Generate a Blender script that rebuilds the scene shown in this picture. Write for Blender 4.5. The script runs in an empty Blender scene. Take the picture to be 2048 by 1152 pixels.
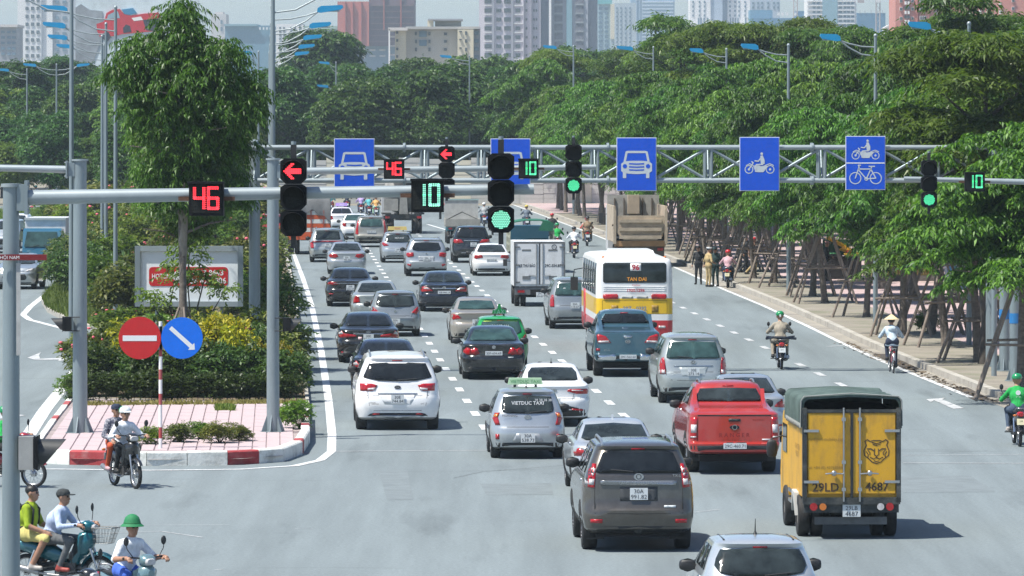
import bpy, bmesh, math, random
import numpy as np
from mathutils import Vector, Matrix
from mathutils.bvhtree import BVHTree
R = math.radians
rnd = random.Random(7)
# ---------------------------------------------------------------- camera, sky, sun, exposure
FPX, CAMH, HORY, CX = 11378.0, 7.4, 222.0, 1024.0     # focal length / horizon in photo pixels, eye height in metres
scene = bpy.context.scene
COL = scene.collection
cam_d = bpy.data.cameras.new('camera'); cam_d.sensor_width = 36.0; cam_d.lens = 36.0 * FPX / 2048.0
cam_d.shift_y = -(576.0 - HORY) / 2048.0; cam_d.clip_start = 1.0; cam_d.clip_end = 12000.0
cam = bpy.data.objects.new('camera', cam_d); COL.objects.link(cam)
cam.location = (0, 0, CAMH); cam.rotation_euler = (R(90), 0, 0); scene.camera = cam
SUN_TO = Vector((1.0, 0.5, -2.1)).normalized()
world = bpy.data.worlds.new('World'); scene.world = world; world.use_nodes = True
wn = world.node_tree; sky = wn.nodes.new('ShaderNodeTexSky'); sky.sky_type = 'NISHITA'; sky.sun_disc = False
sky.sun_elevation = math.asin(-SUN_TO.z); sky.sun_rotation = math.atan2(-SUN_TO.x, -SUN_TO.y)
sky.air_density = 1.0; sky.dust_density = 1.7; sky.ozone_density = 3.0; sky.altitude = 1000
wn.nodes['Background'].inputs['Strength'].default_value = 0.10
wn.links.new(sky.outputs[0], wn.nodes['Background'].inputs['Color'])
sun_d = bpy.data.lights.new('sun', 'SUN'); sun_d.energy = 4.6; sun_d.angle = R(0.55); sun_d.color = (1.0, 0.965, 0.875)
sun = bpy.data.objects.new('sun', sun_d); COL.objects.link(sun); sun.location = (-60, -30, 120)
sun.rotation_euler = SUN_TO.to_track_quat('-Z', 'Y').to_euler()
vs = scene.view_settings; vs.view_transform = 'Standard'; vs.look = 'None'; vs.gamma = 1.0; vs.use_curve_mapping = False
vs.exposure = 0.71
scene.render.engine = 'CYCLES'
cy = scene.cycles; cy.use_denoising = True; cy.max_bounces = 6; cy.diffuse_bounces = 3; cy.glossy_bounces = 3
cy.transmission_bounces = 4; cy.transparent_max_bounces = 8; cy.volume_bounces = 0; cy.caustics_reflective = False; cy.caustics_refractive = False
cy.use_adaptive_sampling = True; cy.adaptive_threshold = 0.015; cy.sample_clamp_indirect = 6.0
try: cy.denoiser = 'OPENIMAGEDENOISE'; cy.denoising_prefilter = 'FAST'
except Exception: pass
# ---------------------------------------------------------------- helpers
def G(px, py, z=0.0):
    Y = FPX * (CAMH - z) / (py - HORY); return Vector(((px - CX) * Y / FPX, Y, z))
def P(px, py, Y): return Vector(((px - CX) * Y / FPX, Y, CAMH - (py - HORY) * Y / FPX))
def DY(py): return FPX * CAMH / (py - HORY)
HEAD = math.atan(0.0412)                                # the road runs a little to the left of the view
def tag(o, label=None, cat=None, group=None, kind=None):
    if label: o['label'] = label
    if cat: o['category'] = cat
    if group: o['group'] = group
    if kind: o['kind'] = kind
    return o
def thing(name, label, cat, loc=(0, 0, 0), rz=0.0, group=None):
    o = bpy.data.objects.new(name, None); COL.objects.link(o); o.empty_display_size = 0.2
    o.location = loc; o.rotation_euler = (0, 0, rz); return tag(o, label, cat, group)
class MB:
    """collects shapes, links them as one mesh"""
    def __init__(s): s.v = []; s.f = []; s.m = []; s.sm = []
    def add(s, vs_, fs_, mi=0, smooth=False):
        b = len(s.v); s.v.extend([tuple(p) for p in vs_])
        for f in fs_: s.f.append([i + b for i in f]); s.m.append(mi); s.sm.append(smooth)
        return s
    def box(s, c, size, rot=None, mi=0, taper=1.0):
        x, y, z = [k / 2 for k in size]; pts = []
        for dz in (-1, 1):
            t = taper if dz > 0 else 1.0
            for dx, dy in ((-1, -1), (1, -1), (1, 1), (-1, 1)): pts.append(Vector((dx * x * t, dy * y * t, dz * z)))
        if rot is not None: pts = [rot @ p for p in pts]
        c = Vector(c)
        return s.add([p + c for p in pts], [(3, 2, 1, 0), (4, 5, 6, 7), (0, 1, 5, 4), (1, 2, 6, 5), (2, 3, 7, 6), (3, 0, 4, 7)], mi)
    def cyl(s, p0, p1, r0, r1=None, n=10, mi=0, cap=True, smooth=True):
        r1 = r0 if r1 is None else r1; p0 = Vector(p0); p1 = Vector(p1); d = (p1 - p0)
        if d.length < 1e-6: return s
        q = d.to_track_quat('Z', 'Y'); vs_ = []
        for p, r in ((p0, r0), (p1, r1)):
            for i in range(n):
                a = 2 * math.pi * i / n; vs_.append(p + q @ Vector((r * math.cos(a), r * math.sin(a), 0)))
        s.add(vs_, [(i, (i + 1) % n, n + (i + 1) % n, n + i) for i in range(n)], mi, smooth)
        if cap: s.add(vs_[:n], [tuple(reversed(range(n)))], mi); s.add(vs_[n:], [tuple(range(n))], mi)
        return s
    def tube(s, pts, r, n=8, mi=0):
        pts = [Vector(p) for p in pts]; m = len(pts); vs_ = []
        rs = r if isinstance(r, (list, tuple)) else [r] * m
        up = None
        for i, p in enumerate(pts):
            d = (pts[min(i + 1, m - 1)] - pts[max(i - 1, 0)]).normalized()
            if up is None: up = d.orthogonal().normalized()
            up = (up - d * up.dot(d))
            up = up.normalized() if up.length > 1e-5 else d.orthogonal().normalized()
            w = d.cross(up)
            for k in range(n):
                a = 2 * math.pi * k / n; vs_.append(p + (up * math.cos(a) + w * math.sin(a)) * rs[i])
        fs_ = [(i * n + k, i * n + (k + 1) % n, (i + 1) * n + (k + 1) % n, (i + 1) * n + k) for i in range(m - 1) for k in range(n)]
        s.add(vs_, fs_, mi, True); s.add(vs_[:n], [tuple(reversed(range(n)))], mi); return s.add(vs_[-n:], [tuple(range(n))], mi)
    def lathe(s, prof, c=(0, 0, 0), axis='Z', n=16, mi=0, rot=None):
        c = Vector(c); vs_ = []
        for r, h in prof:
            for i in range(n):
                a = 2 * math.pi * i / n; p = Vector((r * math.cos(a), r * math.sin(a), h))
                if axis == 'X': p = Vector((p.z, p.x, p.y))
                elif axis == 'Y': p = Vector((p.x, p.z, -p.y)) if False else Vector((p.y, p.z, p.x))
                if rot is not None: p = rot @ p
                vs_.append(c + p)
        m = len(prof)
        return s.add(vs_, [(i * n + k, i * n + (k + 1) % n, (i + 1) * n + (k + 1) % n, (i + 1) * n + k) for i in range(m - 1) for k in range(n)], mi, True)
    def ell(s, c, r, n=12, m=8, mi=0, rot=None, p=1.0):
        c = Vector(c); vs_ = []; cp = math.copysign
        for j in range(m + 1):
            t = math.pi * j / m
            for i in range(n):
                a = 2 * math.pi * i / n; ca, sa, ct, st = math.cos(a), math.sin(a), math.cos(t), abs(math.sin(t)) ** p; q = Vector((r[0] * st * cp(abs(ca) ** p, ca), r[1] * st * cp(abs(sa) ** p, sa), -r[2] * cp(abs(ct) ** p, ct)))
                vs_.append(c + (rot @ q if rot is not None else q))
        return s.add(vs_, [(j * n + i, j * n + (i + 1) % n, (j + 1) * n + (i + 1) % n, (j + 1) * n + i) for j in range(m) for i in range(n)], mi, True)
    def prism(s, poly, y0, y1, plane='XZ', mi=0):
        """extrude a 2-D outline: XZ along y, XY along z, YZ along x"""
        n = len(poly)
        def mk(a, b, t): return {'XZ': (a, t, b), 'XY': (a, b, t), 'YZ': (t, a, b)}[plane]
        vs_ = [mk(a, b, y0) for a, b in poly] + [mk(a, b, y1) for a, b in poly]
        s.add(vs_, [tuple(range(n)), tuple(range(2 * n - 1, n - 1, -1))] + [(i, n + i, n + (i + 1) % n, (i + 1) % n) for i in range(n)], mi); return s
    def strip(s, pts, w, z, mi=0):
        """flat ribbon along a ground polyline"""
        pts = [Vector((p[0], p[1], 0)) for p in pts]; vs_ = []
        for i, p in enumerate(pts):
            d = (pts[min(i + 1, len(pts) - 1)] - pts[max(i - 1, 0)]).normalized(); nrm = Vector((-d.y, d.x, 0)) * w / 2
            vs_ += [(p + nrm) + Vector((0, 0, z)), (p - nrm) + Vector((0, 0, z))]
        return s.add(vs_, [(2 * i, 2 * i + 1, 2 * i + 3, 2 * i + 2) for i in range(len(pts) - 1)], mi)
    def mesh(s, name, fix=True):
        me = bpy.data.meshes.new(name); me.from_pydata(s.v, [], s.f)
        me.polygons.foreach_set('material_index', s.m); me.polygons.foreach_set('use_smooth', s.sm)
        if fix:
            bm = bmesh.new(); bm.from_mesh(me); bmesh.ops.recalc_face_normals(bm, faces=bm.faces); bm.to_mesh(me); bm.free()
        me.update(); return me
    def build(s, name, mats, parent=None, loc=None, rz=None, fix=True):
        return link(name, s.mesh(name, fix), mats, parent, loc, rz)
def link(name, me, mats, parent=None, loc=None, rz=None):
    o = bpy.data.objects.new(name, me); COL.objects.link(o)
    mats = mats if isinstance(mats, (list, tuple)) else [mats]
    if len(me.materials) == 0:
        for m in mats: me.materials.append(m)
    else:
        for i, m in enumerate(mats):
            if i < len(me.materials) and me.materials[i] != m: o.material_slots[i].link = 'OBJECT'; o.material_slots[i].material = m
    if parent is not None: o.parent = parent
    if loc is not None: o.location = loc
    if rz is not None: o.rotation_euler = (0, 0, rz)
    return o
def np_mesh(name, verts, faces, mat, smooth=False, mi=None):
    """fast mesh from numpy arrays, faces all with the same corner count"""
    verts = np.asarray(verts, np.float32); faces = np.asarray(faces, np.int32); k = faces.shape[1]; n = len(faces)
    me = bpy.data.meshes.new(name); me.vertices.add(len(verts)); me.vertices.foreach_set('co', verts.ravel())
    me.loops.add(n * k); me.loops.foreach_set('vertex_index', faces.ravel())
    me.polygons.add(n); me.polygons.foreach_set('loop_start', np.arange(0, n * k, k, dtype=np.int32))
    if smooth: me.polygons.foreach_set('use_smooth', np.ones(n, bool))
    if mi is not None: me.polygons.foreach_set('material_index', np.asarray(mi, np.int32))
    me.update(calc_edges=True)
    for m in (mat if isinstance(mat, (list, tuple)) else [mat]): me.materials.append(m)
    return me
# ---------------------------------------------------------------- materials
MATS = {}
def srgb(*c): return tuple(((x / 255) / 12.92 if x / 255 <= 0.04045 else ((x / 255 + 0.055) / 1.055) ** 2.4) for x in c)
def mat(name, col, rough=0.6, metal=0.0, coat=0.0, var=0.0, vscale=3.0, bump=0.0, bscale=40.0, emit=0.0, spec=0.5, stretch=None, dirt=None, alpha=1.0):
    if name in MATS: return MATS[name]
    m = bpy.data.materials.new(name); m.use_nodes = True; nt = m.node_tree; b = nt.nodes['Principled BSDF']
    b.inputs['Base Color'].default_value = (*col, 1); b.inputs['Roughness'].default_value = rough; b.inputs['Metallic'].default_value = metal
    b.inputs['Specular IOR Level'].default_value = spec
    if coat: b.inputs['Coat Weight'].default_value = coat; b.inputs['Coat Roughness'].default_value = 0.06
    if emit: b.inputs['Emission Color'].default_value = (*col, 1); b.inputs['Emission Strength'].default_value = emit
    if var or bump or dirt:
        tc = nt.nodes.new('ShaderNodeTexCoord'); vec = tc.outputs['Object']
        if stretch:
            mp = nt.nodes.new('ShaderNodeMapping'); mp.inputs['Scale'].default_value = stretch; nt.links.new(vec, mp.inputs['Vector']); vec = mp.outputs[0]
    src = None
    if var:
        nz = nt.nodes.new('ShaderNodeTexNoise'); nz.inputs['Scale'].default_value = vscale; nz.inputs['Detail'].default_value = 5; nz.inputs['Roughness'].default_value = 0.62
        nt.links.new(vec, nz.inputs['Vector'])
        cr = nt.nodes.new('ShaderNodeValToRGB'); cr.color_ramp.elements[0].position = 0.3; cr.color_ramp.elements[1].position = 0.7
        cr.color_ramp.elements[0].color = (*[max(0, c * (1 - var)) for c in col], 1); cr.color_ramp.elements[1].color = (*[min(1, c * (1 + var)) for c in col], 1)
        nt.links.new(nz.outputs[0], cr.inputs[0]); src = cr.outputs[0]
    if dirt:                                                    # (colour, amount, scale): blotches of another colour
        n2 = nt.nodes.new('ShaderNodeTexNoise'); n2.inputs['Scale'].default_value = dirt[2]; n2.inputs['Detail'].default_value = 6; n2.inputs['Roughness'].default_value = 0.7
        nt.links.new(vec, n2.inputs['Vector'])
        mr = nt.nodes.new('ShaderNodeMapRange'); mr.inputs[1].default_value = 0.48; mr.inputs[2].default_value = 0.66; mr.inputs[4].default_value = dirt[1]
        nt.links.new(n2.outputs[0], mr.inputs[0])
        mx = nt.nodes.new('ShaderNodeMix'); mx.data_type = 'RGBA'; nt.links.new(mr.outputs[0], mx.inputs['Factor'])
        if src is not None: nt.links.new(src, mx.inputs['A'])
        else: mx.inputs['A'].default_value = (*col, 1)
        mx.inputs['B'].default_value = (*dirt[0], 1); src = mx.outputs['Result']
    if src is not None: nt.links.new(src, b.inputs['Base Color'])
    if bump:
        bz = nt.nodes.new('ShaderNodeTexNoise'); bz.inputs['Scale'].default_value = bscale; bz.inputs['Detail'].default_value = 4; nt.links.new(vec, bz.inputs['Vector'])
        bp = nt.nodes.new('ShaderNodeBump'); bp.inputs['Strength'].default_value = bump; bp.inputs['Distance'].default_value = 0.02
        nt.links.new(bz.outputs[0], bp.inputs['Height']); nt.links.new(bp.outputs[0], b.inputs['Normal'])
    MATS[name] = m; return m
def leafmat(name, c0, c1, trans=0.3, rough=0.42):
    if name in MATS: return MATS[name]
    m = bpy.data.materials.new(name); m.use_nodes = True; nt = m.node_tree; b = nt.nodes['Principled BSDF']
    ge = nt.nodes.new('ShaderNodeNewGeometry'); cr = nt.nodes.new('ShaderNodeValToRGB')
    cr.color_ramp.elements[0].color = (*c0, 1); cr.color_ramp.elements[1].color = (*c1, 1)
    nt.links.new(ge.outputs['Random Per Island'], cr.inputs[0])
    oi = nt.nodes.new('ShaderNodeObjectInfo'); hs = nt.nodes.new('ShaderNodeHueSaturation'); mh = nt.nodes.new('ShaderNodeMapRange'); mh.inputs[3].default_value = 0.475; mh.inputs[4].default_value = 0.515; mq = nt.nodes.new('ShaderNodeMath'); mq.operation = 'FRACT'; mw_ = nt.nodes.new('ShaderNodeMath'); mw_.operation = 'MULTIPLY'; mw_.inputs[1].default_value = 7.3; nt.links.new(oi.outputs['Random'], mw_.inputs[0]); nt.links.new(mw_.outputs[0], mq.inputs[0]); nt.links.new(mq.outputs[0], mh.inputs[0]); nt.links.new(mh.outputs[0], hs.inputs['Hue'])
    mr = nt.nodes.new('ShaderNodeMapRange'); mr.inputs[3].default_value = 0.7; mr.inputs[4].default_value = 1.35; nt.links.new(oi.outputs['Random'], mr.inputs[0])
    nt.links.new(mr.outputs[0], hs.inputs['Value']); nt.links.new(cr.outputs[0], hs.inputs['Color'])
    b.inputs['Roughness'].default_value = rough; b.inputs['Specular IOR Level'].default_value = 0.3
    nt.links.new(hs.outputs[0], b.inputs['Base Color'])
    tr = nt.nodes.new('ShaderNodeBsdfTranslucent'); mul = nt.nodes.new('ShaderNodeMix'); mul.data_type = 'RGBA'; mul.blend_type = 'MULTIPLY'; mul.inputs['Factor'].default_value = 1
    nt.links.new(hs.outputs[0], mul.inputs['A']); mul.inputs['B'].default_value = (1.5, 1.7, 0.5, 1); nt.links.new(mul.outputs['Result'], tr.inputs['Color'])
    mx = nt.nodes.new('ShaderNodeMixShader'); mx.inputs[0].default_value = trans
    nt.links.new(b.outputs[0], mx.inputs[1]); nt.links.new(tr.outputs[0], mx.inputs[2]); nt.links.new(mx.outputs[0], nt.nodes['Material Output'].inputs['Surface'])
    MATS[name] = m; return m
M = dict(
 asphalt=None,
 paint=mat('road_paint', (0.62, 0.63, 0.63), 0.7, var=0.08, vscale=2, dirt=((0.24, 0.25, 0.26), 0.75, 3.2)),
 paint_worn=mat('road_paint_worn', (0.46, 0.47, 0.48), 0.75, dirt=((0.21, 0.22, 0.23), 0.9, 2.0)),
 soil=mat('soil', (0.15, 0.11, 0.07), 0.95, var=0.3, vscale=2.0, bump=0.6, bscale=8, dirt=((0.05, 0.075, 0.022), 0.9, 0.8)),
 verge=mat('dry_verge', (0.25, 0.222, 0.180), 0.95, var=0.22, vscale=1.2, bump=0.5, bscale=10, dirt=((0.08, 0.10, 0.04), 0.6, 0.6)),
 pinkpave=mat('pink_paving', (0.44, 0.325, 0.325), 0.85, var=0.12, vscale=0.8, bump=0.15, bscale=30, dirt=((0.33, 0.27, 0.22), 0.8, 0.35)),
 tile=mat('pink_tile', (0.47, 0.372, 0.382), 0.8, var=0.10, vscale=6, bump=0.2, bscale=60, dirt=((0.44, 0.37, 0.35), 0.6, 3.5)),
 joint=mat('dark_joint', (0.30, 0.25, 0.245), 0.95, var=0.2),
 kerb=mat('kerb_stone', (0.40, 0.375, 0.33), 0.85, var=0.15, vscale=1.0, bump=0.3, bscale=15, dirt=((0.20, 0.18, 0.15), 0.6, 1.2)),
 kerb_w=mat('kerb_white', (0.72, 0.72, 0.68), 0.8, var=0.08, vscale=2, bump=0.3, bscale=14, dirt=((0.24, 0.23, 0.20), 0.7, 1.6)),
 kerb_r=mat('kerb_red', (0.36, 0.045, 0.05), 0.8, var=0.18, vscale=3, bump=0.3, bscale=14, dirt=((0.40, 0.30, 0.28), 0.4, 2.2)),
 steel=mat('galvanised_steel', (0.225, 0.275, 0.295), 0.45, 0.3, var=0.12, vscale=2.5, stretch=(1, 1, 0.2), dirt=((0.22, 0.24, 0.25), 0.5, 1.4)),
 steel_l=mat('galvanised_light', (0.31, 0.355, 0.37), 0.42, 0.3, var=0.10, vscale=2.0),
 black=mat('black_housing', (0.008, 0.009, 0.010), 0.6, spec=0.2),
 lens=mat('dark_lens', (0.008, 0.010, 0.009), 0.45, spec=0.25, bump=0.6, bscale=90),
 rubber=mat('rubber', (0.016, 0.016, 0.017), 0.75, var=0.25, vscale=5),
 dark=mat('dark_plastic', (0.02, 0.021, 0.023), 0.5),
 under=mat('underbody', (0.012, 0.012, 0.013), 0.9, var=0.3, vscale=4),
 chrome=mat('chrome', (0.62, 0.64, 0.66), 0.16, 1.0),
 alloy=mat('alloy', (0.42, 0.43, 0.44), 0.3, 0.8),
 plate=mat('plate_white', (0.62, 0.65, 0.66), 0.5, dirt=((0.45, 0.46, 0.46), 0.4, 8)),
 ink=mat('plate_ink', (0.03, 0.03, 0.035), 0.6),
 white=mat('white_paint', (0.80, 0.80, 0.79), 0.5),
 whitesign=mat('white_reflective', (0.72, 0.74, 0.75), 0.5, var=0.04),
 blue=mat('sign_blue', (0.002, 0.075, 0.56), 0.42, var=0.10, vscale=2.5),
 bluebright=mat('sign_blue_round', (0.0, 0.14, 0.70), 0.42, var=0.08, vscale=3),
 signgrey=mat('sign_symbol', (0.50, 0.55, 0.58), 0.5),
 red=mat('sign_red', (0.50, 0.012, 0.014), 0.42, var=0.06),
 lampblue=mat('lamp_blue', (0.015, 0.27, 0.52), 0.4, var=0.06),
 glass=mat('car_glass', (0.012, 0.015, 0.018), 0.05, spec=0.35, var=0.5, vscale=2.2),
 glass2=mat('car_glass_grey', (0.022, 0.029, 0.031), 0.06, spec=0.35, var=0.6, vscale=2.6),
 glass3=mat('car_glass_teal', (0.03, 0.062, 0.062), 0.06, spec=0.35, var=0.5, vscale=2.4),
 tred=mat('tail_red', (0.36, 0.006, 0.010), 0.18, coat=0.6, var=0.25, vscale=14),
 tclear=mat('tail_clear', (0.52, 0.50, 0.50), 0.2, coat=0.5, var=0.2, vscale=20),
 torange=mat('tail_amber', (0.55, 0.16, 0.02), 0.2, coat=0.5),
 led_red=mat('led_red', (1.0, 0.035, 0.05), 0.5, emit=1.6),
 led_green=mat('led_green', (0.10, 0.80, 0.36), 0.5, emit=0.80),
 led_pale=mat('led_pale_green', (0.30, 0.85, 0.60), 0.5, emit=0.75),
 bark=mat('bark', (0.15, 0.125, 0.105), 0.95, var=0.35, vscale=5, bump=0.8, bscale=14, stretch=(1, 1, 2.4)),
 barkdk=mat('bark_dark', (0.07, 0.06, 0.052), 0.95, var=0.3, vscale=4, bump=0.6, bscale=10),
 stake=mat('stake_wood', (0.215, 0.175, 0.145), 0.9, var=0.3, vscale=6, bump=0.4, bscale=20, stretch=(1, 1, .3)),
 wrap=mat('sacking', (0.26, 0.225, 0.18), 0.95, var=0.2, vscale=4, bump=0.9, bscale=9),
 skin=mat('skin', (0.34, 0.18, 0.115), 0.55, var=0.1, vscale=6),
 hair=mat('hair', (0.010, 0.009, 0.009), 0.5),
 shoe=mat('shoe', (0.03, 0.028, 0.026), 0.6),
)
def cloth(name, col, **k): return mat('cloth_' + name, col, 0.9, var=0.20, vscale=9, bump=1.0, bscale=11, stretch=(1.6, 1.6, .6), **k)
def paint(name, col, metal=0.35, rough=0.30): return mat('paint_' + name, col, rough, metal, coat=0.9, var=0.06, vscale=1.5, dirt=(tuple(c * .7 + .09 for c in col), 0.35, 2.5))
def make_asphalt():
    m = bpy.data.materials.new('asphalt'); m.use_nodes = True; nt = m.node_tree; b = nt.nodes['Principled BSDF']; N = nt.nodes.new; Lk = nt.links.new
    tc = N('ShaderNodeTexCoord')
    def noise(scale, detail, sc):
        mp = N('ShaderNodeMapping'); mp.inputs['Scale'].default_value = sc; mp.inputs['Rotation'].default_value = (0, 0, -HEAD); Lk(tc.outputs['Object'], mp.inputs['Vector'])
        n = N('ShaderNodeTexNoise'); n.inputs['Scale'].default_value = scale; n.inputs['Detail'].default_value = detail; n.inputs['Roughness'].default_value = 0.6; Lk(mp.outputs[0], n.inputs['Vector']); return n.outputs[0]
    def ramp(sock, a, b_, c0, c1):
        r = N('ShaderNodeMapRange'); r.inputs[1].default_value = a; r.inputs[2].default_value = b_; r.inputs[3].default_value = c0; r.inputs[4].default_value = c1; Lk(sock, r.inputs[0]); return r.outputs[0]
    def mul(a, c):
        k = N('ShaderNodeMath'); k.operation = 'MULTIPLY'; Lk(a, k.inputs[0]); Lk(c, k.inputs[1]); return k.outputs[0]
    f = ramp(noise(0.9, 6, (1.0, 0.045, 1)), 0.3, 0.7, 0.80, 1.13)          # wheel tracks along the lanes
    f = mul(f, ramp(noise(0.10, 5, (1, 0.35, 1)), 0.3, 0.7, 0.90, 1.09))      # patches
    f = mul(f, ramp(noise(16.0, 3, (1, 0.5, 1)), 0.25, 0.75, 0.86, 1.13))     # stones
    f = mul(f, ramp(noise(0.55, 7, (1, 0.12, 1)), 0.58, 0.70, 1.0, 0.78))     # oil stains
    f = mul(f, ramp(noise(0.32, 8, (0.35, 1.6, 1)), 0.62, 0.66, 1.0, 0.90))   # patched strips across
    cb = N('ShaderNodeMix'); cb.data_type = 'RGBA'; cb.blend_type = 'MULTIPLY'; cb.inputs['Factor'].default_value = 1; cb.inputs['A'].default_value = (0.183, 0.214, 0.224, 1)
    Lk(f, cb.inputs['B']); Lk(cb.outputs['Result'], b.inputs['Base Color']); b.inputs['Roughness'].default_value = 0.82; b.inputs['Specular IOR Level'].default_value = 0.3
    MATS['asphalt'] = m; return m
M['asphalt'] = make_asphalt()
# ---------------------------------------------------------------- lettering
TXT = {}
def text_mesh(s, bold=0.0):
    """flat lettering of cap height 1 centred on the origin in x/y -> list of verts, faces, width"""
    k = (s, bold)
    if k in TXT: return TXT[k]
    cu = bpy.data.curves.new('lettering', 'FONT'); cu.body = s; cu.size = 1.0; cu.resolution_u = 2; cu.offset = bold; cu.fill_mode = 'FRONT'
    o = bpy.data.objects.new('lettering', cu)
    me = o.to_mesh(); vs_ = [v.co.copy() for v in me.vertices]; fs_ = [tuple(p.vertices) for p in me.polygons]; o.to_mesh_clear()
    bpy.data.objects.remove(o); bpy.data.curves.remove(cu)
    if not vs_: return [], [], 1.0
    x0 = min(v.x for v in vs_); x1 = max(v.x for v in vs_); h = 0.72
    vs_ = [((v.x - (x0 + x1) / 2) / h, (v.y - h / 2) / h) for v in vs_]
    TXT[k] = (vs_, fs_, (x1 - x0) / h); return TXT[k]
def text_flat(s, h, name, m, parent, c, ux=(1, 0, 0), uz=(0, 0, 1), maxw=None, bold=0.0, squeeze=1.0):
    """lettering on a plane: c centre, ux reading direction, uz up"""
    vs_, fs_, w = text_mesh(s, bold); ux = Vector(ux); uz = Vector(uz); c = Vector(c); kx = h * squeeze
    if maxw and w * kx > maxw: kx = maxw / w
    return MB().add([c + ux * (x * kx) + uz * (y * h) for x, y in vs_], fs_).build(name, m, parent, fix=False)
# text built early, before the scene grows
for _s in ['46', '10']: text_mesh(_s)
# ---------------------------------------------------------------- setting: ground, road, median, pavement
def sheet(name, pts, z, m, label=None):
    o = MB().add([(p[0], p[1], z) for p in pts], [tuple(range(len(pts)))]).build(name, m, fix=False); return tag(o, label, None, None, 'structure')
sheet('ground', [(-6000, -200), (6000, -200), (6000, 9000), (-6000, 9000)], -0.06, M['verge'], 'dry earth and grass reaching out to the distant buildings')
road = sheet('road', [(-60, 40), (45, 40), (45, 445), (-60, 445)], 0.0, M['asphalt'], 'wide sunlit grey asphalt junction and carriageway full of traffic')
def raised(name, poly, h, mtop, mside, parent=None, kerb_w=0.16, label=None):
    """raised area with a real kerb step round it"""
    n = len(poly); pts = [Vector((p[0], p[1])) for p in poly]; area = sum(pts[i].x * pts[(i + 1) % n].y - pts[(i + 1) % n].x * pts[i].y for i in range(n))
    if area < 0: pts.reverse()
    inner = []
    for i in range(n):
        a, b, c = pts[i - 1], pts[i], pts[(i + 1) % n]; d1 = (b - a).normalized(); d2 = (c - b).normalized(); nn = (Vector((-d1.y, d1.x)) + Vector((-d2.y, d2.x)))
        nn = nn.normalized() if nn.length > 1e-4 else Vector((-d1.y, d1.x)); inner.append(b + nn * kerb_w)
    k = MB(); vs_ = [(p.x, p.y, -0.05) for p in pts] + [(p.x, p.y, h) for p in pts] + [(p.x, p.y, h) for p in inner] + [(p.x, p.y, h - 0.05) for p in inner]
    for i in range(n):
        j = (i + 1) % n; k.add([], [])
        k.f += [[i, j, n + j, n + i], [n + i, n + j, 2 * n + j, 2 * n + i], [2 * n + i, 2 * n + j, 3 * n + j, 3 * n + i]]; k.m += [0] * 3; k.sm += [False] * 3
    k.v = vs_
    t = MB().add([(p.x, p.y, h - 0.03) for p in inner], [tuple(range(n))]).build(name, mtop, parent, fix=False); tag(t, label, None, None, 'structure')
    k.build('kerb', mside, t); return t
def gp(l): return [G(x, y) for x, y in l]
# median strip between the two carriageways (outline read off the ground)
ISL = [(70, 926), (150, 930), (300, 932), (480, 930), (565, 924), (605, 909), (620, 886)]
MEDR = [(619, 822), (611, 740), (603, 680), (593, 600), (581, 540), (571, 500), (559, 470), (543, 440), (532, 424)]
MEDL = [(-420, 424), (-420, 446), (60, 447), (127, 457), (180, 475), (165, 500), (138, 535), (118, 565), (95, 590), (83, 606), (95, 625), (140, 648), (205, 668), (190, 700), (160, 740), (147, 775), (140, 806)]
median = raised('median_strip', gp(MEDR + MEDL), 0.16, M['soil'], M['kerb'], label='planted strip of soil and grass between the two carriageways')
isl_poly = gp([(619.5, 818), (620, 886), (605, 909), (565, 924), (480, 930), (300, 932), (150, 930), (70, 926), (60, 912), (66, 900), (100, 852), (139, 803)])
island = sheet('island_pavement', [p for p in isl_poly], 0.13, M['joint'], 'paved tip of the median at the junction with pink tiles')
# kerb stones round the tip, red and white
def inside(p, poly):
    c = False; n = len(poly)
    for i in range(n):
        a, b = poly[i], poly[i - 1]
        if (a[1] > p[1]) != (b[1] > p[1]) and p[0] < (b[0] - a[0]) * (p[1] - a[1]) / (b[1] - a[1]) + a[0]: c = not c
    return c
def stones(path, seq, h, w, step=1.0):
    """individual kerb stones laid along a ground path"""
    P_ = [Vector((p[0], p[1], 0)) for p in path]; k = 0
    segs = [(P_[i], P_[i + 1]) for i in range(len(P_) - 1)]; tot = sum((b - a).length for a, b in segs); n = max(1, round(tot / step))
    def at(t):
        for a, b in segs:
            l = (b - a).length
            if t <= l + 1e-6: return a + (b - a) * (t / l)
            t -= l
        return segs[-1][1]
    for i in range(n):
        a = at(tot * i / n); b = at(tot * (i + 1) / n); d = (b - a).normalized(); nn = Vector((-d.y, d.x, 0))
        a = a + d * 0.008; b = b - d * 0.008; hh = h + rnd.uniform(-.006, .006)
        bv = 0.03; prof = [(0, -.05), (0, hh - bv), (bv, hh), (w, hh), (w, -.05)]; m = MB(); vs_ = []
        for q in (a, b):
            for o_, z in prof: vs_.append(q + nn * o_ + Vector((0, 0, z)))
        m.add(vs_, [(0, 1, 6, 5), (1, 2, 7, 6), (2, 3, 8, 7), (3, 4, 9, 8), (4, 3, 2, 1, 0), (5, 6, 7, 8, 9)])
        m.build('kerb_stone', M['kerb_r'] if seq[i % len(seq)] == 'r' else M['kerb_w'], island)
fr = gp([(60, 912), (70, 926), (150, 930), (300, 932), (480, 930), (565, 924), (605, 909), (620, 886), (619.5, 840)])
stones(fr, 'wwwwrwwwrwwwwrww', 0.30, 0.2, 0.86)
stones(list(gp([(139, 803), (100, 852), (66, 900), (60, 912)])), 'wwrwwwrwww', 0.18, 0.16, 1.6)
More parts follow.
